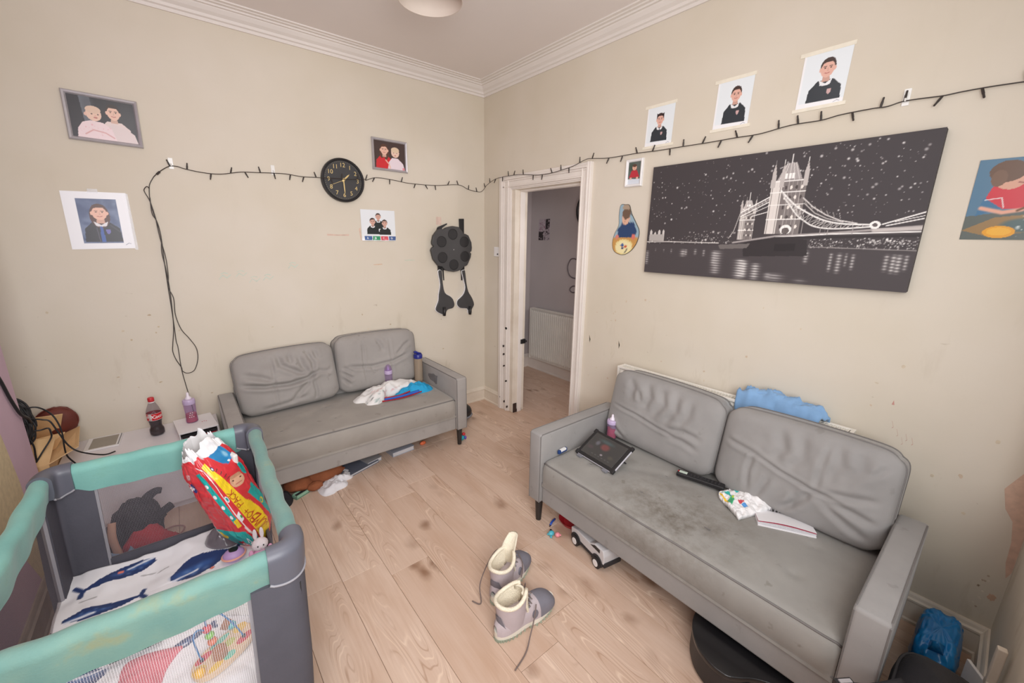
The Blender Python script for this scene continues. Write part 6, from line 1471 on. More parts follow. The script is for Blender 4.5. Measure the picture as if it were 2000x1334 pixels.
# heaps standing in for a soft toy, and the jeans, behind the cot
bc_ = thing('black_toy_standin', 'black heap with a trailing limb standing in for a soft toy behind the cot mesh', 'clothes', (-2.60, -.62, 0))
blobmesh('garment', (0, 0, .155), (.105, .085, .125), MT['blackcloth'], bc_, 3, .22, 30); blobmesh('fold', (-.085, -.04, .10), (.06, .05, .10), MT['blackcloth'], bc_, 6, .25)
ob('sleeve', MB().tube(spline([(.03, 0, .24), (.065, 0, .285), (.095, 0, .30), (.115, .0, .295)], 6), .02, 8, rr=[.026 - .0006 * i for i in range(19)]), MT['blackcloth'], bc_, smooth=True); ob('sleeve', MB().tube(spline([(.08, -.02, .17), (.12, -.03, .20), (.145, -.03, .215)], 6), .02, 8), MT['blackcloth'], bc_, smooth=True)  # limbs of the soft toy stand-in
rc_ = thing('red_toy_standin', 'red heap standing in for part of a soft toy behind the cot mesh', 'clothes', (-2.555, -.775, 0)); blobmesh('garment', (0, 0, .10), (.095, .065, .10), MT['redcloth'], rc_, 8, .25, 30); blobmesh('fold', (.07, .0, .07), (.05, .05, .07), MT['redcloth'], rc_, 9, .25)
bt_ = thing('toy_strap_standin', 'flesh coloured strap of the soft toy stand-in behind the cot mesh', 'strap', (-2.665, -.78, 0)); ob('strap', MB().tube(spline([(.0, .02, .27), (-.005, -.01, .20), (.01, -.03, .10), (.02, -.03, .012)], 8), .015, 8), mat('flesh_cloth', (206, 160, 136), .8), bt_, smooth=True)
tag(heap('jeans', [(-2.80, -.90), (-2.70, -.845), (-2.58, -.855), (-2.54, -.93), (-2.62, -1.0), (-2.78, -1.0)], 0.0, 0.205, MT['denim'], 7, wr=.018, freq=13, sharp=5), 'crumpled pale blue jeans on the floor behind the cot mesh', 'jeans')
tag(heap('yellow_toy_standin', [(-2.50, -.87), (-2.43, -.84), (-2.38, -.88), (-2.40, -.95), (-2.47, -.96)], 0.0, 0.165, MT['yellow'], 8, wr=.008, sharp=4), 'small yellow heap standing in for part of a soft toy behind the cot mesh', 'clothes')
wh = thing('white_cable', 'thin pinkish charging cable on the floor in front of the low cabinet', 'cable', (-2.42, -.60, 0))
ob('lead', MB().tube(spline([(-2.55, -.55, .01), (-2.48, -.52, .012), (-2.43, -.56, .012), (-2.46, -.64, .012), (-2.50, -.70, .012), (-2.44, -.76, .010)], 6), .004, 6), mat('dusty_pink_cable', (170, 128, 120), .6), wh, world=True)

# ------------------------------------------------------------------ on the back sofa
SZ = 0.424
tow = [(-1.392, -.300), (-1.40, -.37), (-1.345, -.40), (-1.343, -.455), (-1.28, -.475), (-1.225, -.45), (-1.16, -.385), (-1.02, -.375), (-.90, -.40), (-.83, -.36), (-.825, -.24), (-.90, -.19), (-1.02, -.20), (-1.15, -.19), (-1.26, -.22), (-1.33, -.25)]
p = Pic(80, 40, (232, 230, 228)); p.speckle(26, (.08, .50, .02, .32), (150, 170, 168), .01, .03, 5); p.speckle(20, (.2, .6, .2, .45), (206, 120, 124), .01, .03, 6); p.speckle(12, (.1, .4, .02, .3), (60, 62, 66), .005, .02, 7)
tag(heap('towel', tow, SZ - .012, 0.085, MT['clothprint'], 3, wr=.016, freq=10, pic=p), 'white patterned towel crumpled on the back sofa seat', 'towel')
clb = thing('folded_clothes', 'bright blue and red folded clothes at the front of the white towel', 'clothes', (-1.0, -.40, SZ - .008))
heap('blue_fold', [(-1.12, -.455), (-1.0, -.462), (-.86, -.465), (-.805, -.42), (-.81, -.33), (-.90, -.315), (-1.02, -.355), (-1.12, -.40)], SZ - .010, .070, MT['cyancloth'], 5, clb, wr=.012, freq=16)
for k, (z_, x0_, x1_) in enumerate(((.004, -1.24, -.93), (.024, -1.22, -1.02))):
    ob('red_border', MB().tube(spline([(x0_, -.472 + .004 * k, SZ + z_), ((x0_ + x1_) / 2, -.488 + .01 * k, SZ + z_ - .002), (x1_, -.475 + .01 * k, SZ + z_ + .006)], 8), .005, 6), MT['redcloth'], clb, world=True, smooth=True)
ob('blue_border', MB().tube(spline([(-1.22, -.468, SZ + .014), (-1.10, -.480, SZ + .013), (-.95, -.472, SZ + .018)], 8), .010, 6), mat('royal_blue_cloth', (44, 96, 190), .8), clb, world=True, smooth=True)
baby_bottle((-1.075, -.20, SZ - .002), 'lilac baby bottle with clear dome cap behind the white towel', 0.0, 0.125, teat=False)
wbt = thing('water_bottle', 'clear water bottle with a dark blue flip lid in the sofa corner', 'bottle', (-.822, -.215, SZ - .002))
ob('bottle_wall', MB().lathe([(.028, .001), (.034, .004), (.035, .02), (.033, .19), (.031, .205)], 26, cap=False), clear_plastic('smoky_bottle', (196, 180, 160), .5), wbt, smooth=True)
ob('lid', MB().lathe([(.033, .200), (.036, .203), (.036, .228), (.030, .236)], 26), mat('navy_lid', (36, 44, 130), .35), wbt, smooth='auto'); ob('spout', MB().tube([(.026, 0, .232), (0, 0, .242), (-.022, 0, .256), (-.034, 0, .252)], .010, 8), bpy.data.materials['navy_lid'], wbt, smooth=True)
ob('straw', MB().tube([(0, 0, .01), (.002, 0, .2)], .004, 6), mat('pale_straw', (226, 200, 180), .4), wbt)

# ------------------------------------------------------------------ under and beside the back sofa
st = thing('soft_toy', 'brown plush toy lying under the left end of the back sofa', 'toy', (-1.79, -.56, 0)); brn = mat('brown_plush', (150, 88, 56), .9, .1, 20, bump=.5, bscale=120)
blobmesh('body', (.10, .02, .058), (.12, .08, .056), brn, st, 1, .2); blobmesh('head', (-.06, .0, .052), (.085, .07, .050), brn, st, 2, .15); blobmesh('arm', (.02, -.06, .030), (.05, .03, .028), brn, st, 3, .2); blobmesh('ear', (-.12, .04, .085), (.02, .018, .022), brn, st)
mbx = thing('mint_box', 'small mint green plastic tray on the floor by the cot corner', 'tray', (-1.857, -.625, 0), R(25))
ob('tray', MB().b2(-.045, .045, -.022, .022, 0, .008).b2(-.045, .045, -.022, -.016, 0, .024).b2(-.045, .045, .016, .022, 0, .024).b2(-.045, -.039, -.022, .022, 0, .024).b2(.039, .045, -.022, .022, 0, .024), MT['mint'], mbx); ob('insert', MB().b2(-.037, .037, -.014, .014, .008, .017), MT['blackcloth'], mbx)
tag(heap('dark_cloth', [(-2.0, -.62), (-1.93, -.56), (-1.90, -.62), (-1.93, -.70), (-1.99, -.69)], 0, .05, MT['blackcloth'], 3), 'black cloth on the floor under the corner of the back sofa', 'cloth')
CL1 = [(-1.527, -.60), (-1.521, -.52), (-1.578, -.475), (-1.645, -.470), (-1.689, -.56), (-1.75, -.60), (-1.762, -.666), (-1.743, -.729), (-1.69, -.735), (-1.666, -.72), (-1.604, -.705), (-1.58, -.665), (-1.60, -.64), (-1.546, -.63)]
tag(heap('white_cloth', CL1, 0, 0.038, mat('white_cotton', (228, 226, 230), .85, .03, 20), 11, wr=.012, freq=16), 'crumpled white cloth on the floor in front of the back sofa', 'cloth')
def book(lab, loc, rz, sx, sy, h, cover, page=(206, 204, 206), nm='book'):
    t = thing(nm, lab, 'book', loc, rz)
    ob('cover', MB().b2(-sx / 2, sx / 2, -sy / 2, sy / 2, h - .003, h).b2(-sx / 2, sx / 2, -sy / 2, sy / 2, 0, .003).b2(-sx / 2, -sx / 2 + .003, -sy / 2, sy / 2, 0, h) if False else MB().b2(-sx / 2, sx / 2, -sy / 2, sy / 2, h - .003, h), cover, t)
    ob('spine', MB().b2(-sx / 2, -sx / 2 + .003, -sy / 2, sy / 2, .003, h - .003), cover, t); ob('back_cover', MB().b2(-sx / 2, sx / 2, -sy / 2, sy / 2, 0, .003), cover, t)
    ob('pages', MB().b2(-sx / 2 + .003, sx / 2 - .004, -sy / 2 + .004, sy / 2 - .004, .003, h - .003), mat('pages_%d' % page[0], page, .8) if ('pages_%d' % page[0]) not in bpy.data.materials else bpy.data.materials['pages_%d' % page[0]], t)
book('slate blue book lying under the sofa right of the white cloth', (-1.47, -.50, 0), R(18), .26, .17, .018, mat('slate_cover', (104, 108, 122), .5))
book('small pale grey book under the middle of the back sofa', (-1.36, -.49, 0), R(15), .12, .10, .028, mat('pale_grey_cover', (160, 158, 160), .5))
book('dark green magazine lying under the middle of the back sofa', (-1.29, -.36, 0), R(14), .20, .14, .030, mat('dark_green_cover', (62, 70, 66), .35), (190, 190, 190))
book('pale blue-grey book under the sofa towards its right end', (-1.13, -.475, 0), R(5), .18, .12, .034, mat('blue_grey_cover', (164, 168, 180), .5))
tag(blobmesh('red_ball', (-1.15, -.41, .068), (.03, .03, .03), MT['red'], n=16), 'small red ball resting on the pale blue-grey book under the sofa', 'ball')
tag(blobmesh('orange_toy', (-.95, -.50, .015), (.024, .014, .015), mat('orange_plastic', (226, 112, 70), .5), seed=4, amp=.3, n=14), 'small orange toy on the floor under the right end of the back sofa', 'toy')
tl = thing('toy_figure', 'tiny red, blue and teal toy beside the right front leg of the back sofa', 'toy', (-.668, -.625, 0))
blobmesh('body', (0, 0, .022), (.026, .018, .022), mat('teal_toy', (40, 160, 180), .4), tl, 1, .2, 14); blobmesh('head', (.02, .004, .048), (.015, .014, .014), MT['red'], tl, n=14); blobmesh('arm', (.026, -.012, .022), (.010, .010, .016), mat('purple_toy', (96, 72, 170), .4), tl, n=12); blobmesh('arm', (-.018, 0, .045), (.012, .012, .016), MT['white'], tl, n=12)
hl = thing('ride_helmet', 'black and white helmet behind the right arm of the back sofa', 'helmet', (-.475, -.28, 0))
blobmesh('shell', (0, 0, .075), (.115, .10, .075), MT['black'], hl, n=24); ob('rim', MB().tube([(.112 * math.cos(a), .098 * math.sin(a), .045) for a in np.linspace(0, 6.283, 33)[:-1]], .010, 6, True), MT['grey'], hl, smooth=True)

# ------------------------------------------------------------------ boots
lil = mat('pale_mauve_suede', (188, 176, 180), .85, .05, 20, bump=.2, bscale=200); drk = mat('slate_suede', (122, 120, 130), .8, .06, 20, bump=.2, bscale=200); flc = mat('cream_fleece', (238, 228, 206), .95, .05, 60, bump=1.0, bscale=220); sol = mat('off_white_sole', (230, 226, 214), .6, .04, 14); grn = mat('green_tread', (160, 170, 152), .7); lac = mat('taupe_lace', (120, 106, 102), .8)
def boot(loc, rz, lab, tongue_h, flop, lace_pts, mir=1):
    t = thing('boot', lab, 'boot', loc, rz, 'pair of grey winter boots')
    def outline(k=1.0, n=44):
        out = []
        for a in np.linspace(0, 2 * math.pi, n + 1)[:-1]:
            c, s = math.cos(a), math.sin(a); x = 0.152 * math.copysign(abs(c) ** .85, c)
            w_ = 0.050 if x > 0 else 0.043
            w_ *= 1 - 0.16 * math.exp(-((x + .02) / .045) ** 2)
            out.append((x * k + .0, w_ * k * math.copysign(abs(s) ** .85, s) + mir * 0.006 * max(0, x / .15)))
        return out
    def rise(x): return 0.010 * max(0, (x - .09) / .06) ** 2
    o0, o1 = outline(0.985), outline(1.02); n = len(o0); mb = MB()
    mb.v = [(x, y, .008 + rise(x)) for x, y in o0] + [(x, y, .020 + rise(x)) for x, y in o1] + [(x * 0.99, y * .97, .044 + rise(x) * .8) for x, y in o1]
    for j in range(2): mb.f += [(j * n + i, j * n + (i + 1) % n, (j + 1) * n + (i + 1) % n, (j + 1) * n + i) for i in range(n)]
    mb.f += [tuple(range(n))[::-1], tuple(range(2 * n, 3 * n))]
    so = ob('sole', mb, sol, t, smooth='auto')
    tr = MB()
    for i in range(0, n): 
        x, y = o1[i]; a = math.atan2(y, x); tr.box((x * .965, y * .955, .006 + rise(x)), (.009, .007, .012), a)
    k_ = ob('tread', tr, grn, so); k_['kind'] = 'stuff'
    # vamp: sections along the foot
    def sec(x):
        w_ = 0.040 + .010 / (1 + math.exp(-x * 60))
        tt = (x + .156) / .312
        end = math.sqrt(max(0, 1 - (2 * tt - 1) ** 6)); w_ *= end * (1 - 0.10 * math.exp(-((x + .02) / .05) ** 2))
        if x > -.01: hgt = .056 + .052 * max(0, 1 - ((x + .01) / .175) ** 2.4)
        else: hgt = .106
        return w_ + .001, hgt * (0.55 + .45 * end)
    def loft(x0, x1, grow_, nm, m_):
        mb = MB(); K, n2 = 18, 18
        for k in range(K + 1):
            x = x0 + (x1 - x0) * k / K; w_, h_ = sec(x); w_ += grow_
            for q in range(n2 + 1):
                a = math.pi * q / n2; c, s = math.cos(a), math.sin(a)
                mb.v.append((x, w_ * math.copysign(abs(c) ** .8, c) + mir * .006 * max(0, x / .15), .034 + (h_ - .034 + grow_) * abs(s) ** .75))
        for k in range(K):
            for q in range(n2): mb.f.append((k * (n2 + 1) + q, k * (n2 + 1) + q + 1, (k + 1) * (n2 + 1) + q + 1, (k + 1) * (n2 + 1) + q))
        return ob(nm, mb, m_, t, smooth=True)
    loft(-.153, .060, 0.0, 'quarter', lil); loft(.048, .1545, .0016, 'toe_cap', drk)
    # shaft, open at the front
    cx, n3, zs = -.072, 30, np.linspace(.045, .178, 10)
    def shaft_pt(a, z, off=0.0):
        f = (z - .045) / .133; rx = .062 + .010 * f + off; ry = .044 + .010 * f + off
        fr = 1.0 + 0.10 * max(0, math.cos(a)) * (1 - f); top = .012 * math.cos(a) * f + .010 * math.cos(2 * a) * f
        return (cx - .006 * f + rx * math.cos(a) * fr, ry * math.sin(a), z + top)
    A0 = R(30); angs = np.linspace(A0, 2 * math.pi - A0, n3 + 1)
    mb = MB()
    for z in zs: mb.v += [shaft_pt(a, z) for a in angs]
    w3 = n3 + 1; mb.f = [(j * w3 + i, j * w3 + i + 1, (j + 1) * w3 + i + 1, (j + 1) * w3 + i) for j in range(len(zs) - 1) for i in range(n3)]
    ob('shaft', mb, lil, t, smooth=True, fixn=False)
    mb = MB(); zi = np.linspace(.178, .050, 8)
    for z in zi: mb.v += [shaft_pt(a, z, -.010) for a in angs]
    mb.f = [(j * w3 + i, j * w3 + i + 1, (j + 1) * w3 + i + 1, (j + 1) * w3 + i) for j in range(7) for i in range(n3)]; k0 = len(mb.v); mb.f.append(tuple(range(7 * w3, 8 * w3)))
    li = ob('fleece_lining', mb, flc, t, smooth=True, fixn=False)
    rim = [shaft_pt(a, .179, -.004) for a in angs]; side = [shaft_pt(A0, z, -.003) for z in np.linspace(.10, .179, 6)][:-1]; side2 = [shaft_pt(2 * math.pi - A0, z, -.003) for z in np.linspace(.179, .10, 6)][1:]
    ob('fleece_rim', MB().tube(side + rim + side2, .0085, 8), flc, li, smooth=True)
    # tongue
    mb = MB(); K = 14
    for j in range(K + 1):
        f = j / K; z = .085 + (tongue_h - .085) * f
        for q in range(9):
            a = (q / 8 - .5) * 2 * R(44); b = shaft_pt(a, min(z, .178), .004 - .014 * f); ww = 1 - .25 * max(0, (f - .75) / .25) ** 2
            mb.v.append((b[0] + .012 * (1 - f) + flop * max(0, f - .5) ** 2, b[1] * ww, z))
    for j in range(K):
        for q in range(8): mb.f.append((j * 9 + q, j * 9 + q + 1, (j + 1) * 9 + q + 1, (j + 1) * 9 + q))
    k0 = len(mb.v); mb.v += [(v[0] - .009, v[1] * .97, v[2]) for v in mb.v[:k0]]; mb.f += [tuple(i + k0 for i in reversed(f)) for f in mb.f[:]]
    E_ = [j * 9 for j in range(K + 1)]; F_ = [j * 9 + 8 for j in range(K + 1)]; G_ = [K * 9 + q for q in range(9)]
    for L_ in (E_, F_, G_): mb.f += [(L_[i], L_[i + 1], L_[i + 1] + k0, L_[i] + k0) for i in range(len(L_) - 1)]
    ob('tongue', mb, flc, t, smooth=True)
    # heel patch and side badge
    mb = MB(); hz = np.linspace(.040, .125, 7)
    for j, z in enumerate(hz):
        half = R(52) * (1 - .55 * j / 6)
        mb.v += [shaft_pt(math.pi + half * (q / 6 - .5) * 2, z, .004) for q in range(13)] if False else [shaft_pt(math.pi + half * (q / 12 - .5) * 2, z, .0035) for q in range(13)]
    mb.f = [(j * 13 + q, j * 13 + q + 1, (j + 1) * 13 + q + 1, (j + 1) * 13 + q) for j in range(6) for q in range(12)]
    hp = ob('heel_patch', mb, drk, t, smooth=True, fixn=False)
    b0 = [shaft_pt(math.pi + R(22) * s_, z, .0052) for s_, z in ((1.4, .078), (.5, .084), (.5, .089), (1.4, .083))]
    ob('logo_tab', MB().add(b0, [(0, 1, 2, 3)]), MT['white'], hp, fixn=False)
    for s_ in (-1, 1): ob('lace_guard', MB().prism([(.020 + .015 * math.cos(a), .062 + .020 * math.sin(a)) for a in np.linspace(0, 6.283, 13)[:-1]], s_ * .038, s_ * .047, 'y'), drk, t, bevel=.002)
    # laces
    lz = MB(); pts = []
    for i in range(6):
        z = .096 + .011 * i; s_ = 1 if i % 2 else -1; a = shaft_pt(s_ * R(34), z, .007); pts.append((a[0] + .012, a[1], a[2])); b = shaft_pt(-s_ * R(34), z + .010, .007); pts.append((b[0] + .012, b[1], b[2]))
    la_ = ob('lace', MB().tube(spline(pts, 4), .0028, 6), lac, t, smooth=True)
    for L_ in lace_pts: ob('lace_end', MB().tube(spline(L_, 6), .0026, 6), lac, la_, smooth=True)
    for i in range(4):
        for s_ in (-1, 1): a = shaft_pt(s_ * R(36), .100 + .020 * i, .006); ob('eyelet', MB().lathe([(.004, 0), (.004, .004), (.002, .005)], 8, (a[0] + .006, a[1] + s_ * .0, a[2]), 'x'), MT['grey'], la_)
    return t
boot((-1.318, -2.158, 0), R(-3), 'nearer grey fleece-lined winter boot with a long lace trailing on the floor', 0.190, 0.0,
     [[(.020, -.045, .115), (.000, -.062, .08), (-.04, -.085, .03), (-.085, -.115, .006), (-.16, -.145, .006)], [(.02, .03, .16), (.03, .045, .12), (.035, .05, .09)]])
boot((-1.238, -1.955, 0), R(22), 'further grey fleece-lined winter boot with its tall white tongue pulled up', 0.245, 0.25,
     [[(.01, .035, .165), (-.03, .06, .17), (-.08, .075, .13), (-.13, .085, .05), (-.175, .05, .006), (-.185, .09, .006)], [(.025, -.03, .15), (.03, -.05, .10), (.02, -.055, .06), (.0, -.06, .05)]], -1)

# ------------------------------------------------------------------ on the right-hand sofa
SB = 0.418
tab = thing('tablet_in_case', 'tablet in a black stand case propped on the stained sofa', 'tablet', (-.672, -1.955, SB - .002), -math.pi / 2 - R(4))
ca_, sa_ = math.cos(R(30)), math.sin(R(30))
def tl_(x, y, z): return (x, y * ca_ - z * sa_ , .014 + y * sa_ + z * ca_)
def tbox(x0, x1, y0, y1, z0, z1):
    mb = MB().b2(x0, x1, y0, y1, z0, z1); mb.v = [tl_(*v) for v in mb.v]; return mb
ob('case_back', tbox(-.134, .134, 0.0, .182, -.012, -.002), mat('grey_white_case', (196, 192, 200), .4), tab, bevel=.003)
ob('case_corner', tbox(-.137, -.118, -.003, .022, -.010, .006), MT['black'], tab, bevel=.003); ob('case_corner', tbox(.118, .137, -.003, .022, -.010, .006), MT['black'], tab, bevel=.003); ob('case_corner', tbox(-.137, -.118, .160, .185, -.010, .006), MT['black'], tab, bevel=.003); ob('case_corner', tbox(.118, .137, .160, .185, -.010, .006), MT['black'], tab, bevel=.003)
ob('bezel', tbox(-.131, .131, .002, .180, -.003, .004), MT['black'], tab, bevel=.002)
p = Pic(96, 64, (62, 62, 62)); p.ell(.5, .58, .16, .18, (112, 68, 68), soft=.5); p.ell(.45, .80, .3, .1, (70, 84, 86), soft=.7); p.ell(.25, .62, .08, .14, (96, 96, 104), soft=.6); p.ell(.55, .24, .05, .05, (150, 140, 146), soft=.6); p.ell(.8, .3, .1, .1, (76, 74, 68), soft=.6); p.ell(.15, .35, .12, .1, (76, 66, 70), soft=.6)
for i in range(6): p.line([(.30 + .1 * i, .14), (.34 + .1 * i, .14)], .012, (98, 98, 100))
scr = sheet('screen', p, tl_(-.112, .020, .0045), Vector(tl_(.112, .020, .0045)) - Vector(tl_(-.112, .020, .0045)), Vector(tl_(-.112, .164, .0045)) - Vector(tl_(-.112, .020, .0045)), MT['screen'], tab, world=False)
ob('stand_leg', MB().prism([(-.02, .012), (.10, .012), (.16, .0), (.155, .0)], .06, .10, 'x') if False else MB().add([(.06, .10, .055), (.10, .10, .055), (.10, .155, .0), (.06, .155, .0), (.06, .094, .051), (.10, .094, .051), (.10, .146, .0), (.06, .146, .0)], [(0, 1, 2, 3), (7, 6, 5, 4), (0, 4, 5, 1), (1, 5, 6, 2), (2, 6, 7, 3), (3, 7, 4, 0)]), MT['blackmatte'], tab)
ob('stand_leg', MB().add([(-.10, .10, .055), (-.06, .10, .055), (-.06, .155, .0), (-.10, .155, .0), (-.10, .094, .051), (-.06, .094, .051), (-.06, .146, .0), (-.10, .146, .0)], [(0, 1, 2, 3), (7, 6, 5, 4), (0, 4, 5, 1), (1, 5, 6, 2), (2, 6, 7, 3), (3, 7, 4, 0)]), MT['blackmatte'], tab)
ob('front_foot', MB().b2(-.115, -.085, -.012, .02, 0, .012), MT['grey'], tab, bevel=.002); ob('front_foot', MB().b2(.07, .10, -.012, .02, 0, .012), MT['grey'], tab, bevel=.002)
baby_bottle((-.345, -1.822, SB - .003), 'lilac baby bottle with red drink in the corner of the stained sofa', 0.62, 0.105)
rem = thing('remote_control', 'long black remote control lying against the sofa back cushions', 'remote', (-.385, -2.395, SB + .006), R(14))
ob('body', MB().b2(-.022, .022, -.112, .108, 0, .020), MT['black'], rem, bevel=.005, seg=3)
for j in range(9):
    for i in range(3): ob('button', MB().b2(-.013 + .010 * i, -.0065 + .010 * i, -.092 + .016 * j, -.084 + .016 * j, .0195, .0222), MT['blackmatte'], rem)
ob('sticker', MB().b2(-.010, .012, .060, .098, .0196, .0206), mat('pale_sticker', (200, 214, 200), .4), rem); ob('power_button', MB().lathe([(.004, .019), (.004, .0225), (.002, .023)], 10, (.0, .102, 0)), MT['red'], rem)
# folded nappy
p = Pic(80, 70, (238, 236, 236)); p.poly([(.02, .55), (.10, .95), (.16, .95), (.12, .55)], (240, 196, 50)); p.poly([(.30, .62), (.42, .9), (.22, .95)], (40, 186, 172)); p.poly([(.06, .4), (.25, .48), (.3, .62), (.1, .62)], (52, 176, 120)); p.poly([(.22, .52), (.34, .60), (.30, .68)], (170, 206, 60)); p.poly([(.32, .34), (.44, .36), (.42, .48), (.32, .46)], (208, 70, 84)); p.poly([(.32, .22), (.42, .20), (.44, .32), (.33, .33)], (84, 150, 214)); p.poly([(.52, .74), (.70, .64), (.58, .94)], (40, 190, 184))
def nappy_fn(u, v):
    a = Vector((-.435, -2.515)); b = Vector((-.525, -2.640)); c_ = Vector((-.250, -2.500)); d_ = Vector((-.335, -2.705))
    # u runs from the seat front edge back, v along the sofa
    P0 = b * (1 - u) + d_ * u; P1 = a * (1 - u) + c_ * u; q = P0 * (1 - v) + P1 * v
    z = SB + .012 + .022 * math.sin(math.pi * min(1, v * 1.1)) * (.4 + .6 * u) + .062 * max(0, u - .55) * (0.4 + v) + .012 * fbm(u * 5, v * 5, 3)
    return (q.x, q.y + .012 * math.sin(u * 9) * v, z)
np_ = MB(); np_.grid(nappy_fn, 79, 69); ring = [i for i in range(80)] + [j * 80 + 79 for j in range(1, 70)] + [69 * 80 + i for i in range(78, -1, -1)] + [j * 80 for j in range(68, 0, -1)]
k = len(np_.v); np_.v += [(np_.v[i][0], np_.v[i][1], max(SB - .004, np_.v[i][2] - .02)) for i in ring]; L = len(ring); np_.f += [(ring[i], k + i, k + (i + 1) % L, ring[(i + 1) % L]) for i in range(L)]; np_.f.append(tuple(k + i for i in reversed(range(L))))
def rotp(pc):
    q = Pic(pc.h, pc.w, (0, 0, 0)); return pc
o = ob('nappy', np_, MT['clothprint'], None, smooth=True, fixn=False); paint(o, p); tag(o, 'white nappy with coloured print lying open on the stained sofa', 'nappy')
nb_ = thing('notebook', 'white spiral notebook with curled pages on the stained sofa', 'notebook', (-.385, -2.765, SB - .004), R(-60))
def page_fn(lift, curl):
    return lambda u, v: (-.105 + .21 * u, -.058 + .116 * v, .006 + lift * (1 - v) ** .8 * (0.5 + .5 * math.sin(math.pi * (.15 + .7 * u))) + curl * math.sin(u * 4) * (1 - v))
ob('back_cover', MB().b2(-.105, .105, -.062, .058, 0, .005), MT['paper'], nb_)
for k in range(5):
    mb = MB().grid(page_fn(.004 + .0045 * k, .002), 14, 8); k0 = len(mb.v); mb.v += [(a, b, c_ - .0012) for a, b, c_ in mb.v]; mb.f += [tuple(i + k0 for i in reversed(f)) for f in mb.f[:]]
    rg = [i for i in range(15)] + [j * 15 + 14 for j in range(1, 9)] + [8 * 15 + i for i in range(13, -1, -1)] + [j * 15 for j in range(7, 0, -1)]; mb.f += [(rg[i], rg[i] + k0, rg[(i + 1) % len(rg)] + k0, rg[(i + 1) % len(rg)]) for i in range(len(rg))]
    pg_ = ob('page', mb, MT['paper'] if k != 3 else mat('red_page_edge', (200, 70, 96), .6), nb_, smooth='auto')
    if k == 3: pg_['label'] = 'red divider page'
for k in range(16): ob('spiral_ring', MB().tube([(-.098 + .013 * k, .060 + .006 * math.cos(a), .010 + .009 * math.sin(a)) for a in np.linspace(0, 6.283, 9)[:-1]], .0011, 5, True), MT['silver'], nb_)
sk = thing('wipes_packet', 'small navy and white packet wedged beside the left arm of the stained sofa', 'packet', (-.71, -1.763, SB - .004), R(4))
ob('packet', MB().b2(-.035, .035, -.008, .008, 0, .022), mat('navy_packet', (34, 64, 120), .35), sk, bevel=.004); ob('stripe', MB().b2(-.020, .026, -.0085, .0085, .010, .0225), MT['white'], sk, bevel=.002)

# ------------------------------------------------------------------ radiator behind the right sofa, clothes over it
t = thing('radiator', 'white double panel radiator with top grille behind the stained sofa', 'radiator', (-.004, -1.668, 0.16), -math.pi / 2)
radiator(t, 1.20, 0.63, 0.105, 0.033)
bc = thing('blue_clothes', 'light blue clothes draped over the radiator behind the sofa', 'clothes', (-.07, -2.60, 0.79))
def drape(u, v):
    y = -2.41 - .36 * u; s = (v - .5) * 2
    x = -.066 + .062 * s + .010 * fbm(u * 6, v * 3, 5); z = .812 + .030 * (1 - abs(s) ** 2.5) + .050 * 0.35 * math.exp(-((u - .36) / .28) ** 2) * (1 - abs(s) ** 2) - .11 * max(0, abs(s) - .55) / .45 + .028 * (1 - 2.2 * abs(fbm(u * 5, v * 3, 7))) * (1 - abs(s)) + .008 * math.sin(u * 21 + s * 2) * (1 - abs(s))
    return (max(-.128, min(-.010, x)), y + .015 * math.sin(v * 7), max(.70, z) if u < .9 else max(.74, z - .12 * (u - .9) / .1 * .4))
mb = MB().grid(drape, 46, 26); k0 = len(mb.v); mb.v += [(a * .96 - .002, b, c_ - .010) for a, b, c_ in mb.v]; mb.f += [tuple(i + k0 for i in reversed(f)) for f in mb.f[:]]
rg = [i for i in range(47)] + [j * 47 + 46 for j in range(1, 27)] + [26 * 47 + i for i in range(45, -1, -1)] + [j * 47 for j in range(25, 0, -1)]; mb.f += [(rg[i], rg[i] + k0, rg[(i + 1) % len(rg)] + k0, rg[(i + 1) % len(rg)]) for i in range(len(rg))]
ob('garment', mb, MT['bluecloth'], bc, world=True, smooth=True)
ob('rolled_sleeve', MB().tube(spline([(-.075, -2.47, .842), (-.070, -2.53, .856), (-.075, -2.60, .852)], 8), .018, 10), MT['bluecloth'], bc, world=True, smooth=True)

# ------------------------------------------------------------------ under the right-hand sofa
tk_ = thing('toy_truck', 'white toy truck with black wheels peeping out under the stained sofa', 'toy', (-.772, -2.082, 0), R(-101))
ob('chassis', MB().b2(-.122, .122, -.055, .055, .028, .046), MT['blackmatte'], tk_, bevel=.003)
ob('body', MB().prism([(-.130, .046), (-.133, .082), (-.085, .094), (.02, .094), (.060, .118), (.122, .118), (.132, .090), (.132, .046)], -.056, .056, 'y'), mat('white_truck', (206, 204, 206), .4, .03, 10), tk_, bevel=.004)
ob('side_window', MB().prism([(.03, .092), (.062, .110), (.10, .110), (.10, .092)], -.0575, .0575, 'y'), MT['black'], tk_)
for x_ in (-.086, .086):
    for s_ in (-1, 1):
        ob('wheel_arch', MB().prism([(x_ + .040 * math.cos(a), .032 + .040 * math.sin(a)) for a in np.linspace(0, math.pi, 11)], s_ * .050, s_ * .0605, 'y'), MT['blackmatte'], tk_)
        w_ = ob('wheel', MB().lathe([(.022, -.012), (.030, -.009), (.030, .009), (.022, .012)], 22, (x_, s_ * .056, .030), 'y'), MT['black'], tk_, smooth='auto'); ob('hub', MB().lathe([(.018, -.0135), (.018, .0135)], 18, (x_, s_ * .056, .030), 'y'), MT['white'], w_)
ob('bumper', MB().b2(.122, .138, -.054, .054, .030, .056), MT['blackmatte'], tk_, bevel=.004)
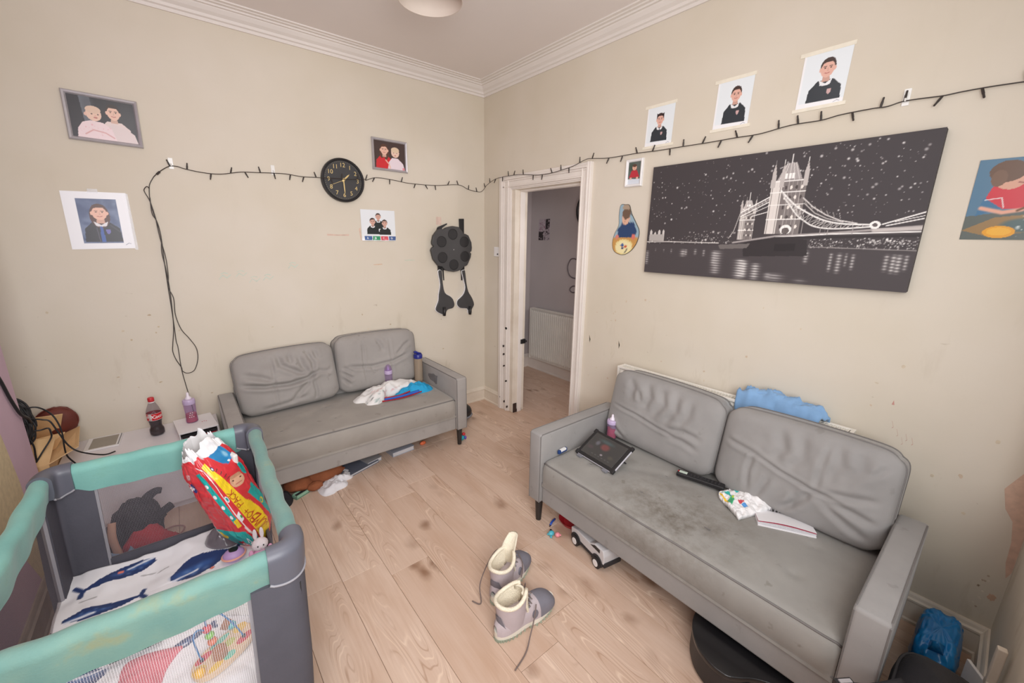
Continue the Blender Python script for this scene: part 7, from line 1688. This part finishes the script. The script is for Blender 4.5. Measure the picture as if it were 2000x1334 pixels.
rt_ = thing('toy_dish', 'shiny red toy dish under the left end of the stained sofa', 'toy', (-.70, -1.86, 0)); ob('dish', MB().lathe([(.02, .002), (.06, .008), (.078, .034), (.080, .036), (.074, .033), (.05, .012)], 26), MT['red'], rt_, smooth='auto'); ob('base', MB().lathe([(.024, 0), (.022, .004)], 18), MT['black'], rt_)
pn = thing('pen_cap', 'short blue pen on the floor beside the sofa leg', 'pen', (-.785, -1.785, 0), R(20)); ob('barrel', MB().tube([(-.032, 0, .006), (.0, .004, .006), (.030, .0, .006)], .0058, 8), mat('blue_pen', (40, 84, 186), .35), pn, smooth=True); ob('tip', MB().tube([(-.032, 0, .006), (-.044, -.002, .005)], .003, 6), MT['black'], pn)
fg = thing('toy_figure', 'tiny turquoise and pink toy on the floor near the sofa leg', 'toy', (-.855, -1.868, 0), R(-10))
tq = mat('turquoise_toy', (86, 186, 204), .4); pkm = mat('pink_toy', (240, 150, 160), .4)
blobmesh('body', (-.012, .012, .014), (.018, .015, .014), tq, fg, n=16); blobmesh('head', (.012, -.014, .014), (.015, .014, .013), pkm, fg, n=16); blobmesh('snout', (.024, -.022, .013), (.006, .006, .005), pkm, fg, n=10); blobmesh('tail', (.004, .038, .008), (.007, .009, .006), MT['black'], fg, n=10)
for q in ((-.026, .022), (-.024, -.004), (.002, .026)): blobmesh('foot', (q[0], q[1], .006), (.006, .006, .006), tq, fg, n=10)
gt = thing('guitar_case', 'black hard guitar-shaped case lying on the floor under the stained sofa', 'case', (-.74, -2.80, 0))
def gout(k):
    a = [(.115, .17), (0, .168), (-.12, .150), (-.200, .098), (-.236, .035), (-.238, -.025), (-.210, -.062), (-.170, -.098), (-.138, -.150), (-.120, -.215), (-.09, -.30), (-.05, -.37), (.06, -.37), (.16, -.32), (.19, -.15), (.22, .0), (.19, .12)]
    return grow([(v.x, v.y) for v in spline([(p_[0], p_[1], 0) for p_ in a], 5, True)], k)
gcm = mat('black_case_shell', (26, 25, 27), .28, .1, 10, coat=.3)
ob('shell', MB().prism(gout(0), .012, .108, 'z'), mat('black_case_side', (44, 41, 42), .5, .1, 20), gt, bevel=.008)
ob('lid', MB().prism(gout(.003), .104, .124, 'z'), gcm, gt, bevel=.008, seg=3, smooth='auto')
ob('base_rim', MB().prism(gout(-.012), 0.0, .014, 'z'), MT['blackmatte'], gt)
ob('latch', MB().box((-.193, -.080, .086), (.006, .030, .03), R(38)), MT['blackmatte'], gt, bevel=.002)

# ------------------------------------------------------------------ bottom right corner
bb = thing('plastic_bag', 'bright blue plastic carrier bag slumped by the skirting behind the sofa end', 'bag', (-.22, -3.275, 0))
blm = mat('blue_film', (20, 124, 200), .3, .12, 9, coat=.45, c2=(34, 148, 220))
def bagfn(u, v):
    a, th = 2 * math.pi * u, math.pi * v; pw_ = lambda q, e: math.copysign(abs(q) ** e, q)
    x, y, z = pw_(math.sin(th), .5) * pw_(math.cos(a), .55), pw_(math.sin(th), .5) * pw_(math.sin(a), .55), pw_(math.cos(th), .6)
    k_ = 1 + .07 * fbm(x * 2.2, y * 2.2, z * 2.2) - .05 * abs(fbm(x * 5 + 3, y * 5, z * 4))
    return (x * .135 * k_ * (1 - .12 * z), y * .062 * k_, .098 + z * .094 * k_ + .022 * x * (z > 0) - .012 * abs(fbm(x * 4, y * 4, 2)) * (z > .5))
ob('film', MB().grid(bagfn, 72, 40), blm, bb, smooth=True)
ob('corner_peak', MB().add([(-.10, -.02, .155), (-.06, -.02, .165), (-.065, .02, .165), (-.11, .02, .155), (-.135, .0, .215), (-.125, .0, .215), (-.125, .008, .214), (-.135, .008, .214)], [(3, 2, 1, 0), (4, 5, 6, 7), (0, 1, 5, 4), (1, 2, 6, 5), (2, 3, 7, 6), (3, 0, 4, 7)]), blm, bb, smooth=True)
ob('white_print', MB().prism([(-.12, .03), (-.06, .055), (-.05, .045), (-.11, .02)], -.068, -.063, 'y'), MT['white'], bb)
bk_ = thing('backpack', 'black backpack with buckle on the floor at the front of the sofa arm', 'bag', (-.83, -3.285, 0), R(0))
bkm = mat('black_nylon', (34, 33, 38), .65, .1, 30, bump=.2, bscale=90)
def bpk(u, v):
    a = 2 * math.pi * u; e = .55; ex = math.copysign(abs(math.cos(a)) ** e, math.cos(a)); ey = math.copysign(abs(math.sin(a)) ** e, math.sin(a))
    r_ = 1.0 if v < .75 else math.sqrt(max(0, 1 - ((v - .75) / .25) ** 2)) * .98 + .02
    k_ = 1 + .04 * fbm(ex * 2, ey * 2, v * 3)
    return (.150 * ex * r_ * k_, .098 * ey * r_ * k_, .45 * v)
ob('main_body', MB().grid(bpk, 44, 24), bkm, bk_, smooth=True)
ob('zip', MB().tube([tuple(Vector(bpk(u, .86)) * 1.01) for u in np.linspace(.0, 1, 33)[:-1]], .004, 6, True), MT['blackmatte'], bk_, smooth=True)
ob('front_pocket', MB().b2(-.165, -.13, -.07, .07, .04, .26), bkm, bk_, bevel=.02, seg=3, smooth='auto')
bkl = ob('strap', MB().tube(spline([(-.06, .07, .43), (-.14, .12, .425), (-.185, .165, .415), (-.20, .185, .36), (-.19, .19, .22)], 6), .012, 6), bkm, bk_, smooth=True)
ob('buckle', MB().box((-.185, .168, .425), (.050, .024, .020), R(-35)), MT['black'], bkl, bevel=.003); ob('buckle_bar', MB().box((-.185, .168, .437), (.034, .010, .004), R(-35)), MT['silver'], bkl)
cc = thing('cable_bundle', 'bundle of black cord on the floor beside the blue bag', 'cable', (-.42, -3.335, 0))
for k in range(4): ob('loop', MB().tube([(.07 * math.cos(a + k) , .032 * math.sin(a + k) , .03 + .02 * k + .012 * math.sin(2 * a + k)) for a in np.linspace(0, 6.283, 25)[:-1]], .008, 6, True), MT['blackmatte'], cc, smooth=True)
pb = thing('plastic_sleeve', 'white folded plastic sleeve standing against the front wall', 'sleeve', (-.355, -3.350, 0), R(212))
ob('sheet', MB().b2(.0, .085, -.010, .0, 0, .222), MT['white'], pb, bevel=.003); ob('fold', MB().prism([(.050, .0), (.085, .0), (.085, .222), (.070, .15)], .0, .006, 'y'), MT['paper'], pb)
pp_ = thing('pipe_cover', 'cream square pipe post by the front wall', 'post', (-.585, -3.378, 0), R(8))
ob('post', MB().b2(-.010, .010, -.010, .010, .0, .47), MT['dirtytrim'], pp_, bevel=.003); ob('cross_bracket', MB().b2(-.05, .016, -.010, .010, .330, .350), MT['dirtytrim'], pp_, bevel=.002); ob('tap_knob', MB().lathe([(.010, .0), (.013, .006), (.012, .022), (.006, .026)], 14, (-.05, 0, .352)), MT['white'], pp_, smooth='auto')
